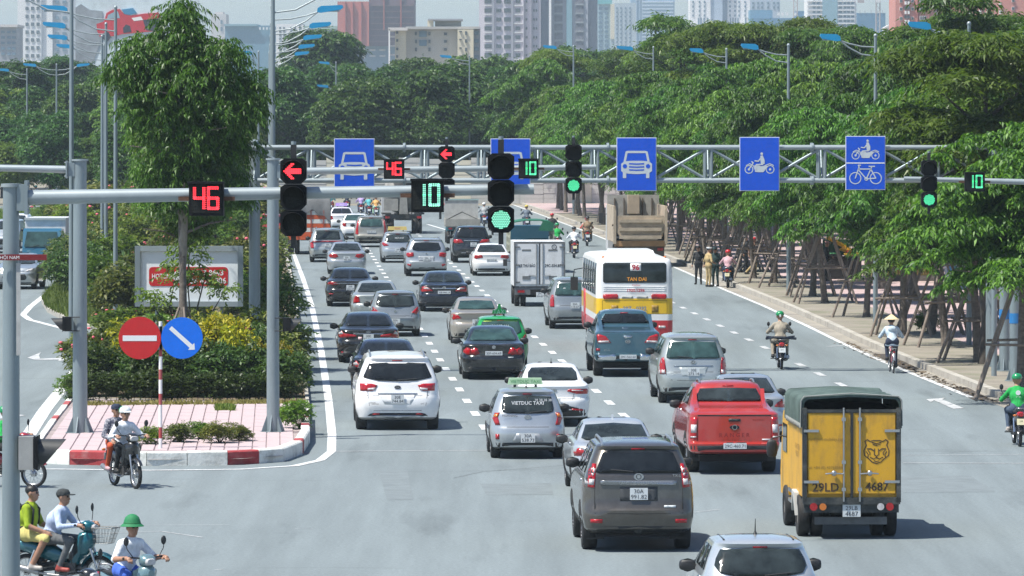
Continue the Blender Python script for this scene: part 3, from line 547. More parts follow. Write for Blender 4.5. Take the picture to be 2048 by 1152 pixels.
LEAF_D = leafmat('leaf_hedge', (0.022, 0.050, 0.015), (0.080, 0.130, 0.036), 0.24); LEAF_Y = leafmat('leaf_yellow', (0.13, 0.165, 0.018), (0.44, 0.38, 0.03), 0.25); LEAF_R = leafmat('leaf_rose', (0.045, 0.075, 0.018), (0.165, 0.180, 0.050), 0.25)
GRASS = leafmat('grass', (0.05, 0.10, 0.018), (0.14, 0.21, 0.045), 0.3, .6); PINK = mat('blossom', (0.60, 0.11, 0.15), .7, var=.3, vscale=3); LEAF_G = leafmat('leaf_bright', (0.045, 0.095, 0.016), (0.15, 0.22, 0.04), 0.3)
def fans(seed, h0, h1, rad, n):
    """separate drooping branches of foliage standing out from the stem"""
    g = random.Random(seed); bl = []
    for i in range(n):
        t = i / (n - 1); a = i * 2.4 + g.uniform(-.4, .4); z = h0 + (h1 - h0) * t; L = rad * (.62 + .5 * math.sin(math.pi * (.25 + .7 * t))) * g.uniform(.75, 1.1)
        for f, r in ((.30, .26), (.55, .25), (.80, .20), (1.0, .13)): bl.append((L * f * math.cos(a), L * f * math.sin(a), z + .25 * math.sin(f * 3) - .55 * f * f, L * r, L * r, .10))
    return bl + [(0, 0, h1, .6, .6, .35)]
CROWN = {}
def crown(key):
    if key in CROWN: return CROWN[key]
    kind, i = key
    if kind == 'street':                                          # layered crowns, drooping leaflets in whorls
        bl = fans(50 + i, 4.0, 8.9, 3.2, 19); V, F = sprays(bl, 2700, 18, 0.8, 0.22, 0.066, 60 + i, 0.9, 0.1, 0.15); V2, F2 = sprays([(0, 0, 6.2, 1.5, 1.5, 2.2)], 420, 18, .8, .22, .066, 160 + i, .7, .3, .3); F = np.concatenate([F, F2 + len(V)]); V = np.concatenate([V, V2]); m = LEAF_A
    elif kind == 'feather':
        g = random.Random(90 + i); bl = [(g.uniform(-2.2, 2.2), g.uniform(-2.2, 2.2), g.uniform(6.2, 10.8), 1.25, 1.25, .3) for k in range(15)]; V, F = sprays(bl, 1900, 16, 1.1, 0.30, 0.075, 95 + i, 0.45, 0.2, 0.35); m = LEAF_F
    elif kind == 'far':
        g = random.Random(20 + i); bl = [(0, 0, 6.2, 3.0, 3.0, 3.0)]
        for k in range(15): a = g.random() * 6.28; q = g.uniform(1.2, 3.0); z = g.uniform(3.2, 9.4); s = g.uniform(1.0, 1.7) * (1.1 - .4 * max(0, (z - 6) / 4)); q *= (1.05 - .55 * max(0, (z - 6) / 4)); bl.append((q * math.cos(a), q * math.sin(a), z, s, s, s * .75))
        V, F = sprays(bl, 2500, 10, 0.85, 0.34, 0.15, 30 + i, 0.45, 0.6, 0.4, 0.3); m = LEAF_B
    elif kind == 'median':
        bl = [(-.1, 0, 10.0, .95, .9, .6), (.05, 0, 9.3, .9, 1, .6), (-1.2, 0, 8.9, 1.3, 1.2, .55), (1.0, 0, 8.7, 1.4, 1.2, .65), (0, 0, 7.9, 2.0, 1.7, .9), (-1.9, .1, 8.1, 1.0, .9, .5), (2.0, .2, 7.5, 1.0, 1, .9), (1.2, 0, 6.9, 1.7, 1.4, .9), (-.9, 0, 7.0, 1.2, 1.4, .8), (0.1, 0, 5.9, 1.6, 1.3, .9), (1.4, .2, 5.8, 1.2, 1, .5), (-.6, 0, 4.9, 1.2, 1.0, .6), (.9, 0, 4.8, 1.4, 1, .65), (.2, 0, 4.1, 1.2, .9, .5), (1.7, 0, 4.2, .7, .7, .4)]
        bl = [(a, b_, 5.0 + (c_ - 4.1) * .85, d_, e_, f_ * .85) for a, b_, c_, d_, e_, f_ in bl]; V, F = sprays(bl, 2900, 14, 0.6, 0.19, 0.055, 5, 0.8, 0.25, 0.4); m = LEAF_M
    elif kind == 'sapling':
        bl = [(-.3, 0, 2.5, .55, .5, .5), (.5, 0, 2.3, .6, .5, .4), (0, 0, 3.0, .6, .6, .5), (1.1, 0, 2.0, .5, .4, .25), (-.8, 0, 1.7, .45, .4, .3), (.2, 0, 3.5, .4, .4, .3), (-.9, 0, 1.1, .3, .3, .25), (.3, 0, 1.2, .4, .3, .25), (.9, 0, .6, .5, .4, .4), (-1.2, 0, 1.9, .35, .3, .2)]
        V, F = sprays(bl, 300, 9, 0.35, 0.15, 0.062, 6, 0.5, 0.2, 0.5); m = LEAF_G
    elif kind == 'shrub':
        g = random.Random(i); bl = [(g.uniform(-.35, .35), g.uniform(-.35, .35), g.uniform(.35, .85), .38, .38, .32) for k in range(9)] + [(0, 0, .45, .6, .6, .42)]
        V, F = sprays(bl, 420, 8, 0.2, 0.115, 0.05, 200 + i, 0.2, 0.5, 0.9, .4); m = [LEAF_R, LEAF_D, LEAF_Y, LEAF_G][i % 4]
    elif kind == 'rosette':
        g = np.random.default_rng(i); V = []; 
        for k in range(70):
            a = g.random() * 6.28; e = g.uniform(.5, 1.4); L = g.uniform(.6, 1.1); d = np.array([math.cos(a) * math.cos(e), math.sin(a) * math.cos(e), math.sin(e)]); s = np.array([-math.sin(a), math.cos(a), 0]) * .035
            V += [(0, 0, 0.05), tuple(d * L * .5 - s), tuple(d * L - np.array([0, 0, .12 * L])), tuple(d * L * .5 + s)]
        V = np.array(V); F = np.arange(len(V)).reshape(-1, 4); m = leafmat('leaf_rosette', (0.10, 0.17, 0.07), (0.22, 0.30, 0.15), .25)
    CROWN[key] = np_mesh('crown', V, F, m); return CROWN[key]
TRUNK = {}
def trunk(key):
    if key in TRUNK: return TRUNK[key]
    kind, i = key; g = random.Random(300 + i); m = MB()
    if kind == 'street':
        bx, by = g.uniform(-.35, .35), g.uniform(-.2, .2); pts = [(0, 0, -.05), (bx * .1, by * .1, .3), (bx * .5, by * .5, 1.4), (bx, by, 2.8), (bx * 1.1, by, 4.2), (bx, by, 6.0), (bx, by, 8.2)]
        m.tube(pts, [.22, .155, .135, .125, .10, .07, .03], 10)
        for k in range(9): a = k * 2.4 + g.random(); z = 3.2 + k * .55; L = g.uniform(1.6, 2.6) * (1 - .06 * k); m.tube([(bx, by, z), (bx + math.cos(a) * L * .5, by + math.sin(a) * L * .5, z + .35), (bx + math.cos(a) * L, by + math.sin(a) * L, z + .5)], [.07, .045, .015], 6)
        mm = M['bark']
    elif kind in ('far', 'feather'):
        hh = 6.5 if kind == 'far' else 9.5; m.tube([(0, 0, -.05), (.1, 0, 1.5), (.05, .1, 3.5), (.1, 0, hh)], [.22, .17, .14, .05], 8)
        for k in range(7): a = k * 2.4; z = (2.6 if kind == 'far' else 5) + k * .6; L = 2.2; m.tube([(.06, 0, z), (math.cos(a) * L * .5, math.sin(a) * L * .5, z + .9), (math.cos(a) * L, math.sin(a) * L, z + 1.5)], [.08, .05, .02], 6)
        mm = M['barkdk']
    elif kind == 'median':
        m.tube([(.05, 0, -.05), (.03, 0, 1.2), (0, 0, 2.6), (-.05, 0, 4.2), (0, 0, 7), (0, 0, 9.6)], [.135, .125, .12, .11, .08, .02], 10)
        for k in range(10): a = k * 2.4; z = 4.0 + k * .5; L = 1.8; m.tube([(0, 0, z), (math.cos(a) * L * .5, math.sin(a) * L * .5, z + .3), (math.cos(a) * L, math.sin(a) * L, z + .4)], [.05, .03, .012], 6)
        mm = M['bark']
    elif kind == 'sapling':
        for q in ([(-.05, 0, 0), (-.3, 0, .7), (-.5, 0, 1.5), (-.3, 0, 2.5)], [(.05, 0, 0), (.35, 0, .8), (.75, 0, 1.4), (1.1, 0, 2.0)], [(0, 0, 0), (.1, 0, 1.2), (0, 0, 2.4), (.1, 0, 3.3)], [(-.2, 0, .5), (-.7, 0, 1.1), (-1.1, 0, 1.8)], [(.35, 0, .8), (.3, 0, 1.5), (.5, 0, 2.3)]): m.tube(q, [.03 - .006 * k for k in range(len(q))], 6)
        mm = M['barkdk']
    else:
        for k in range(6): a = k * 1.05; m.tube([(0, 0, 0), (math.cos(a) * .15, math.sin(a) * .15, .3), (math.cos(a) * .35, math.sin(a) * .35, .7)], [.02, .015, .006], 5)
        mm = M['barkdk']
    TRUNK[key] = m.mesh('trunk'); TRUNK[key].materials.append(mm); return TRUNK[key]
def tree(kind, v, loc, s=1.0, label='', cat='tree', group=None, rz=None, name=None, leaf=None, zs=None):
    t = thing(name or {'street': 'street_tree', 'far': 'leafy_tree', 'feather': 'feathery_tree', 'median': 'median_tree', 'sapling': 'sapling', 'shrub': 'shrub', 'rosette': 'spiky_plant'}[kind], label, cat, loc, rnd.random() * 6.28 if rz is None else rz, group)
    t.scale = (s, s, s if zs is None else zs)
    c = link('crown', crown((kind, v)), leaf or crown((kind, v)).materials[0], t); link('trunk', trunk((kind, v)), trunk((kind, v)).materials[0], t); return t
# street trees along the right pavement, in staggered rows
rky = np.array([p.y for p in rk]); rkx = np.array([p.x for p in rk])
def kx_at(d): return float(np.interp(d, rky, rkx))
front = [(2042, 792), (1957, 724), (1893, 692), (1862, 668), (1806, 672), (1733, 634), (1650, 606), (1625, 592), (1585, 575), (1548, 566), (1508, 556), (1478, 543)]
tp = []
for i, (px, py) in enumerate(front): g_ = G(px, py, .15); tp.append((g_.x, g_.y))
d = 258.0
while d < 430: tp.append((kx_at(d) + 1.6 + rnd.uniform(-.4, .5), d)); d += 7.5
props = []
for i, (x_, y_) in enumerate(tp):
    s = (rnd.uniform(.90, .98) if y_ < 172 else rnd.uniform(.72, .92)) if y_ < 250 else rnd.uniform(.72, 1.05)
    tree('street', i % 4, (x_, y_, .12), s, f'layered green street tree with banded trunk, {ordn(i)} in the row along the right kerb', group='propped street trees along the right kerb', zs=s * (.82 if i < 2 else 1)); props.append((x_, y_, i))
k = 0; d = 158.0
while d < 400:
    tree('street', (k + 2) % 4, (kx_at(d) + 6.0 + rnd.uniform(-.8, .8), d + rnd.uniform(-1, 1), .12), rnd.uniform(1.0, 1.14), f'dense green street tree standing {ordn(k)} in the second row across the right pavement', group='second row of street trees on the right pavement')
    if k < 9: props.append((kx_at(d) + 6.0, d, 100 + k))
    d += 15.0; k += 1
k = 0; d = 172.0
while d < 430:
    tree('street' if k % 3 else 'feather', (k + 1) % 4 if k % 3 else k % 2, (kx_at(d) + 11.5 + rnd.uniform(-1.5, 1.5), d, .0), rnd.uniform(.95, 1.3) if k % 3 else rnd.uniform(.9, 1.15), f'tall tree standing {ordn(k)} in the back row right of the pavement', group='back row of trees right of the pavement'); d += 17; k += 1
k = 0
for px, dd, top in ((2044, 172, 62), (1968, 163, 92), (2012, 235, 14), (1945, 250, 48), (1985, 262, 52), (1880, 300, 62), (1790, 310, 75), (1720, 330, 85), (1660, 345, 90), (1580, 330, 55), (1530, 345, 70), (1470, 330, 62), (1400, 345, 55), (1365, 360, 70), (1330, 430, 100), (1840, 340, 60), (1265, 450, 115), (1130, 455, 110), (1085, 450, 125)):
    h = P(0, top, dd).z; feath = k in (0, 1, 2, 3, 9, 10, 11, 12, 13, 16, 17); p_ = P(px, 0, dd)
    tree('feather' if feath else 'street', k % 2 if feath else k % 4, (p_.x, dd, 0), h / (10.4 if feath else 8.9), f'tall {"feathery" if feath else "layered"} tree rising above the street trees, {ordn(k)} from the right', group='tall trees above the street row'); k += 1
for k in range(22): d = 205 + k * 9.5; tree('shrub', k % 9, (kx_at(d) + 14.5 + rnd.uniform(-1, 1), d, 0), rnd.uniform(2.2, 3.2), f'bush added to darken the far side of the right pavement, {ordn(k)} from the camera', 'shrub', 'bushes added to darken the far side of the pavement', leaf=LEAF_D)  # bushes added as a dark backdrop to the sunlit paving
k = 0
for d, n, top0, top1 in ((466, 8, 205, 165), (495, 8, 190, 150), (535, 9, 170, 135), (590, 9, 150, 122)):
    for i in range(n):
        px = 545 + (1330 - 545) * (i + rnd.uniform(.1, .9)) / n; h = P(0, rnd.uniform(top1 - 22, top0 + 15), d).z
        tree('far', rnd.randrange(4), (P(px, 0, d).x, d + rnd.uniform(-8, 8), 0), h / 9.6, f'round dark green tree, {ordn(i)} from the left in the {ROWN[d]} row of the wood', group='wood behind the hoarding'); k += 1
for d, n, top0, top1, xa, xb in ((455, 7, 240, 190, -60, 500), (490, 7, 185, 150, -60, 520), (540, 6, 165, 120, -60, 540)):
    for i in range(n):
        px = xa + (xb - xa) * (i + rnd.uniform(.1, .9)) / n; h = P(0, rnd.uniform(top1, top0), d).z
        tree('far', rnd.randrange(4), (P(px, 0, d).x, d + rnd.uniform(-8, 8), 0), h / 9.6, f'broad green tree beyond the left road, {ordn(i)} from the left in the {ROWN[d]} row', group='trees beyond the left carriageway', leaf=LEAF_B if i % 3 else LEAF_G)
for i, px in enumerate((640, 655)): tree('far', i, (P(px, 0, 640).x, 640, 0), P(0, 75, 640).z / 9.6, f'tall hazy tree behind the street lamps, {LR[i]} of the pair', group='hazy trees behind the lamps')
for i, (px, tp_) in enumerate(((85, 105), (112, 112), (20, 122), (150, 118))): tree('feather', i % 2, (P(px, 0, 600).x, 600, 0), P(0, tp_, 600).z / 11.3, f'dark palm like tree below the white tower, {ORD1[(1, 2, 0, 3)[i]]} from the left', group='palms at the far left', leaf=LEAF_B)
# wooden props round the street trees
def prop(x_, y_, i):
    t = thing('tree_prop', f'wooden prop frame of four poles round the {ordn(i) if i < 100 else ordn(i - 100)} tree of the {"kerbside" if i < 100 else "second"} row', 'tree prop', (x_, y_, .12), rnd.uniform(-.3, .3), 'wooden props round the street trees'); g = random.Random(i); H_ = g.uniform(2.5, 2.9); sp = g.uniform(.95, 1.2); tops = []
    for sx in (-1, 1):
        for sy in (-1, 1):
            a = Vector((sx * sp + g.uniform(-.1, .1), sy * sp * .7, -.05)); c = Vector((sx * .16, sy * .14, H_ + g.uniform(-.1, .2))); mid = (a + c) / 2 + Vector((g.uniform(-.04, .04), 0, 0)); MB().tube([a, mid, c], [.052, .046, .04], 7).build('stake', M['stake'], t); tops.append((a, c))
    for z, e in ((H_ - .08, .15), (H_ * .48, .25), (H_ * .5, .22)):
        f = z / H_; w = sp * (1 - f) + .16 * f; sy = -1 if z != H_ * .5 else 1; yy = sy * (sp * .7 * (1 - f) + .14 * f) + sy * .07
        MB().tube([(-w - e, yy, z), (0, yy, z + g.uniform(-.03, .03)), (w + e, yy, z)], .036, 6).build('crossbar', M['stake'], t)
for x_, y_, i in props:
    if i < 20 or 100 <= i < 106: prop(x_, y_, i)
# ---- planting in the median
mt = Vector((P(366, 0, 153).x, 153.0, .13))
for i in range(14):
    dd = 153 + 7.3 * i; t = tree('median', 0, (P(366 + (i % 3 - 1) * 2 * min(i, 1), 0, dd).x, dd, .13), .80 if i == 0 else rnd.uniform(.62, .74), 'big drooping green tree with wrapped trunk in front of the white board' if i == 0 else f'drooping green tree hidden in the median row, {ordn(i)} from the camera', rz=0 if i == 0 else None, group='drooping trees in a row on the median', zs=.99 if i == 0 else rnd.uniform(.80, .92))
    if i < 4: MB().tube([(.02, 0, 3.4), (-.01, 0, 3.8), (.03, 0, 4.3), (-.04, 0, 4.7), (-.05, 0, 5.1)], [.125, .15, .135, .155, .13], 10).build('trunk_wrap', M['wrap'], t)
sp = thing('tree_prop', 'short stakes tied round the median tree behind the blue arrow sign', 'tree prop', mt)
for a_ in (0.3, 1.9, 3.4, 5.0): MB().tube([(math.cos(a_) * .85, math.sin(a_) * .8, -.05), (math.cos(a_) * .1, math.sin(a_) * .1, 2.0)], .035, 6).build('stake', M['stake'], sp)
MB().tube([(-.6, -.35, 1.35), (.65, -.35, 1.4)], .03, 6).build('crossbar', M['stake'], sp)
tree('sapling', 0, (P(374, 0, 166).x, 166, .15), 1.02, 'bright green sapling growing in front of the white board', 'sapling', rz=0)
tree('far', 2, (P(330, 0, 330).x, 330, .1), .62, 'leafy tree on the median behind the big drooping tree, left of its trunk', group='trees far down the median', leaf=LEAF_M); tree('far', 1, (P(430, 0, 300).x, 300, .1), .60, 'leafy tree on the median behind the big drooping tree, right of its trunk', group='trees far down the median', leaf=LEAF_M)
for i, (px, dd) in enumerate(((250, 380), (470, 370), (100, 430), (20, 435), (390, 400), (180, 440))): tree('far', i % 4, (P(px, 0, dd).x, dd, .1), rnd.uniform(.5, .75), f'small leafy tree far down the median, number {ORD1[i]} toward the back', group='small trees far down the median', leaf=LEAF_G if i % 2 else LEAF_B)
blos = {}
def blossoms(t, v, n, seed):
    if v not in blos:
        m = MB(); g = random.Random(v)
        for i in range(n):
            a = g.random() * 6.28; e = g.uniform(.1, 1.3); p = Vector((math.cos(a) * math.cos(e) * .72, math.sin(a) * math.cos(e) * .72, .5 + .55 * math.sin(e))); r = g.uniform(.028, .05)
            m.ell(p, (r, r, r * .8), 6, 4)
        blos[v] = m.mesh('blossom')
    o = link('blossom', blos[v], PINK, t); o['kind'] = 'stuff'
def plant(px, py, dd, v, s, label, group, bl=0, zs=None, z=.12):
    t = tree('shrub', v, (P(px, 0, dd).x, dd, z), s, label, 'shrub', group, zs=zs)
    if bl: blosm = blossoms(t, bl, 9 if bl < 3 else 5, bl)
    return t
hedge_bl = []
x0, x1 = P(152, 0, 142.5).x, P(604, 0, 142.5).x; xx = x0
while xx < x1: hedge_bl.append((xx - (x0 + x1) / 2, rnd.uniform(-.05, .05), .36 + rnd.uniform(-.03, .05), .34, .32, .33)); xx += .22
V, F = sprays(hedge_bl, 2600, 8, .14, .085, .038, 77, .0, .35, 1.0, .35)
hd = thing('hedge', 'low clipped dark hedge along the edge of the island paving', 'hedge', ((x0 + x1) / 2, 142.5, .13)); hd.rotation_euler.z = 0
link('foliage', np_mesh('foliage', V, F, LEAF_D), LEAF_D, hd); mb = MB()
for i in range(40): xq = -(x1 - x0) / 2 + (x1 - x0) * i / 39; mb.tube([(xq, 0, 0), (xq + .03, 0, .4)], [.012, .006], 4)
mb.build('stem', M['barkdk'], hd)['kind'] = 'stuff'
def row(n, xa, xb, da, db, vs_, s0, s1, lab, grp, bl=0, zs=1.0):
    for i in range(n):
        px = xa + (xb - xa) * (i + rnd.uniform(.2, .8)) / n; dd = rnd.uniform(da, db); s = rnd.uniform(s0, s1)
        plant(px, 0, dd, rnd.choice(vs_), s, lab + f', {ORD1[i]} from the left', grp, (1 + i % 4) if bl and i % 2 == 0 else 0, zs=s * zs * rnd.uniform(.9, 1.15))
row(9, 160, 588, 144.2, 145.5, [1, 5, 9], 1.0, 1.2, 'dark leafy bush just behind the low clipped hedge', 'dark bushes behind the hedge', zs=1.05)
row(9, 255, 480, 145.6, 147.0, [2, 6, 10], .95, 1.2, 'yellow leaved bush behind the two round signs', 'yellow bushes behind the round signs', zs=1.6)
row(3, 495, 560, 146.5, 147.5, [2, 6], .6, .7, 'small yellow bush beside the right hand lamp pole', 'small yellow bushes by the right pole', zs=1.9)
row(10, 165, 585, 147.8, 149.5, [0, 4, 8, 1], 1.0, 1.2, 'rose bush behind the yellow bushes', 'rose bushes behind the yellow bushes', 1, zs=1.25)
row(12, 175, 580, 151, 156, [0, 4, 8], 1.1, 1.4, 'tall rose bush in the middle of the median', 'tall rose bushes on the median', 1, zs=1.15)
row(11, 185, 575, 158, 166, [0, 4, 8, 3], 1.2, 1.5, 'rose bush in front of the white board', 'rose bushes by the white board', 1, zs=.72)
row(8, 215, 565, 172, 184, [0, 4, 3, 7], 1.3, 1.7, 'leafy bush around the foot of the median tree', 'bushes around the median tree', 1, zs=.55)
row(9, 190, 560, 190, 215, [0, 3, 4, 7], 1.4, 1.9, 'leafy bush behind the white board', 'bushes behind the white board', 0, zs=.9)
row(10, 150, 555, 220, 255, [0, 3, 4, 8], 1.5, 2.1, 'rough bush further down the median', 'rough bushes further down the median', 1, zs=.9)
row(12, 140, 545, 262, 320, [0, 3, 7, 8], 1.7, 2.5, 'overgrown bush far down the median', 'overgrown bushes far down the median', 1, zs=.9)
row(14, 100, 560, 330, 410, [0, 3, 7, 8], 2.2, 3.2, 'bush at the far end of the median', 'bushes at the far end of the median', 1, zs=.8)
for i in range(16): dd = 150 + i * 9.0; xk = np.interp(dd, [G(*q).y for q in MEDR], [G(*q).x for q in MEDR]); plant(CX + (xk - 1.0) * FPX / dd, 0, dd, [3, 7, 0][i % 3], rnd.uniform(.6, .8), f'green bush leaning over the kerb beside the traffic lane, {ordn(i)} from the camera', 'bushes along the median kerb', 1 + i % 4 if i % 3 == 0 else 0)
for i, (px, dd) in enumerate(((158, 225), (140, 236), (165, 245), (150, 256), (176, 232))): plant(px, 0, dd, [1, 0][i % 2], 1.9, f'big dark bush at the left edge of the median, {ordn(i)} of its cluster', 'dark bushes at the left of the median', 0)
for i, (px, dd) in enumerate(((205, 235), (258, 228), (195, 252))): tree('rosette', i, (P(px, 0, dd).x, dd, .5), 1.7, f'pale spiky leaved plant among the median bushes, {MRL[i]} of three', 'spiky plant', 'spiky plants on the median', name='spiky_plant')
# weeds on the tip and by the kerbs
for px, py, v, s, lab in ((598, 858, 3, .62, 'green weed bush on the paving beside the right lamp pole'), (360, 886, 4, .55, 'straggly weeds at the foot of the striped sign post, left clump'), (440, 888, 0, .6, 'straggly browning weeds right of the striped sign post'), (300, 890, 7, .5, 'low weeds left of the striped sign post'), (400, 880, 3, .5, 'low green weeds just right of the striped sign post'), (1858, 665, 3, .7, 'leafy shoots at the foot of a street tree by the cyclist'), (140, 800, 3, .62, 'green weeds at the left corner of the hedge'), (572, 838, 3, .38, 'small pale weed tuft left of the right corner'), (480, 884, 8, .5, 'dry weeds spreading toward the right lamp pole')):
    g_ = G(px, py, .13); tree('shrub', v, g_, s, lab, 'weed', None, zs=s * (.75 if px not in (598, 1858, 140) else 1.0), name='weed_clump')
def grass(name, n, region, hmax, lab, m=GRASS, zb=.13, seed=1):
    g = np.random.default_rng(seed); poly = [(p[0], p[1]) for p in region]; xs = [p[0] for p in poly]; ys = [p[1] for p in poly]; pts = []
    while len(pts) < n:
        c = (g.uniform(min(xs), max(xs)), g.uniform(min(ys), max(ys)))
        if inside(c, poly): pts.append(c)
    pts = np.array(pts); n = len(pts); a = g.random(n) * 6.28; h = hmax * (.4 + .6 * g.random(n)); w = .018 + .02 * g.random(n); b0 = np.stack([pts[:, 0], pts[:, 1], np.full(n, zb)], 1); sd = np.stack([np.cos(a) * w, np.sin(a) * w, 0 * a], 1); tp_ = b0 + np.stack([np.sin(a) * h * .5, np.cos(a) * h * .5, h], 1)
    V = np.stack([b0 - sd, b0 + sd, tp_ + sd * .2, tp_ - sd * .2], 1).reshape(-1, 3); o = link(name, np_mesh(name, V, np.arange(len(V)).reshape(-1, 4), m), m); return tag(o, lab, 'grass', kind='stuff')
grass('median_grass', 14000, gp([(83, 606), (120, 566), (150, 530), (240, 530), (300, 640), (205, 666), (140, 647), (95, 625)]), .35, 'lush grass on the rounded corner of the median', zb=.12, seed=3)
grass('median_grass', 16000, [(-24, 300), (-11.6, 300), (-16, 385), (-33, 385)], .5, 'grass far down the median', zb=.1, seed=4)
grass('verge_grass', 9000, gp([(-60, 430), (180, 432), (190, 470), (120, 452), (-60, 444)]), .6, 'strip of grass beyond the oncoming lane', zb=.1, seed=5)
grass('pavement_weeds', 5000, [(17.5, 168), (21, 168), (21, 190), (17.0, 190)], .7, 'tall grass behind the trees at the right', zb=.14, seed=6)
grass('hedge_foot_grass', 2500, gp([(160, 824), (604, 820), (606, 816), (160, 819)]), .12, 'dry grass along the foot of the hedge', leafmat('grass_dry', (.12, .12, .03), (.25, .22, .08), .2, .7), zb=.13, seed=8)
grass('tuft', 700, gp([(430, 834), (470, 834), (468, 829), (434, 829)]), .16, 'small tuft of grass in the paving left of the right pole', zb=.14, seed=9)
# ---------------------------------------------------------------- poles, signals, gantry, signs
def stroke(mb, pts, w, y, closed=False, cap=True, th=0.004):
    """thick 2-D line in the XZ plane facing -Y"""
    n = len(pts); pts = [Vector((p[0], p[1])) for p in pts]; segs = [(pts[i], pts[(i + 1) % n]) for i in range(n if closed else n - 1)]
    for k, (a, b_) in enumerate(segs):
        d = b_ - a
        if d.length < 1e-6: continue
        d = d.normalized(); q = Vector((-d.y, d.x)) * w / 2; e = d * w * .3 if cap else Vector((0, 0)); yy = y - (k % 2) * 0.0006
        mb.add([(p.x, yy, p.y) for p in (a - e - q, b_ + e - q, b_ + e + q, a - e + q)], [(0, 1, 2, 3)])
    return mb
def disc(mb, c, r, y, n=20, r2=None):
    if r2 is None: return mb.add([(c[0] + r * math.cos(2 * math.pi * i / n), y, c[1] + r * math.sin(2 * math.pi * i / n)) for i in range(n)], [tuple(range(n))])
    vs_ = [(c[0] + q * math.cos(2 * math.pi * i / n), y, c[1] + q * math.sin(2 * math.pi * i / n)) for q in (r, r2) for i in range(n)]
    return mb.add(vs_, [(i, (i + 1) % n, n + (i + 1) % n, n + i) for i in range(n)])
def base_plate(t, r, z=0.0, g=6):
    MB().cyl((0, 0, z), (0, 0, z + .03), r * 2.3, n=16).build('base_plate', M['steel'], t)
    for k in range(g):
        a = 2 * math.pi * k / g + .3; u = Vector((math.cos(a), math.sin(a), 0)); q = Vector((-u.y, u.x, 0)) * .012
        MB().add([u * r * .9 - q + Vector((0, 0, z + .03)), u * r * 2.1 - q + Vector((0, 0, z + .03)), u * r * 1.02 - q + Vector((0, 0, z + .42)), u * r * .9 + q + Vector((0, 0, z + .03)), u * r * 2.1 + q + Vector((0, 0, z + .03)), u * r * 1.02 + q + Vector((0, 0, z + .42))], [(0, 1, 2), (5, 4, 3), (0, 3, 4, 1), (1, 4, 5, 2)]).build('gusset', M['steel'], t)
def mast(label, px, d, ztop, r, arm_to, arm_y, ra, gus=True, z0=0.0, rb=None):
    """cantilever signal mast: round pole, flanged horizontal arm"""
    x = P(px, 0, d).x; t = thing('signal_mast', label, 'signal mast', (x, d, z0)); zt = ztop - z0
    MB().cyl((0, 0, 0), (0, 0, zt), rb or r * 1.12, r, 20, cap=False).build('pole', M['steel'], t); MB().cyl((0, 0, zt), (0, 0, zt + .04), r * 1.25, n=20).build('cap', M['steel_l'], t)
    if arm_to is not None:
        xe = P(arm_to, 0, d).x - x; za = P(0, arm_y, d).z - z0; s = 1 if xe > 0 else -1
        MB().cyl((s * r * 1.9, 0, za), (xe, 0, za + .10), ra, ra * .7, 16).build('arm', M['steel_l'], t)
        MB().box((s * r * 1.25, 0, za), (r * 1.0, r * 1.5, ra * 3.6)).box((s * r * 1.95, 0, za), (.04, r * 2.3, ra * 4.6)).build('flange', M['steel'], t)
        for zz in (-1, 0, 1):
            for yy in (-1, 1): MB().cyl((s * r * 1.98, yy * r * .85, za + zz * ra * 1.8), (s * r * 2.25, yy * r * .85, za + zz * ra * 1.8), .02, n=6).build('bolt', M['steel_l'], t)
    if gus: base_plate(t, r)
    return t
def led_dots(mb, pts, r): 
    for x, z in pts: mb.add([(x + r * math.cos(i * 1.0472), -.0, z + r * math.sin(i * 1.0472)) for i in range(6)], [(0, 1, 2, 3, 4, 5)])
    return mb
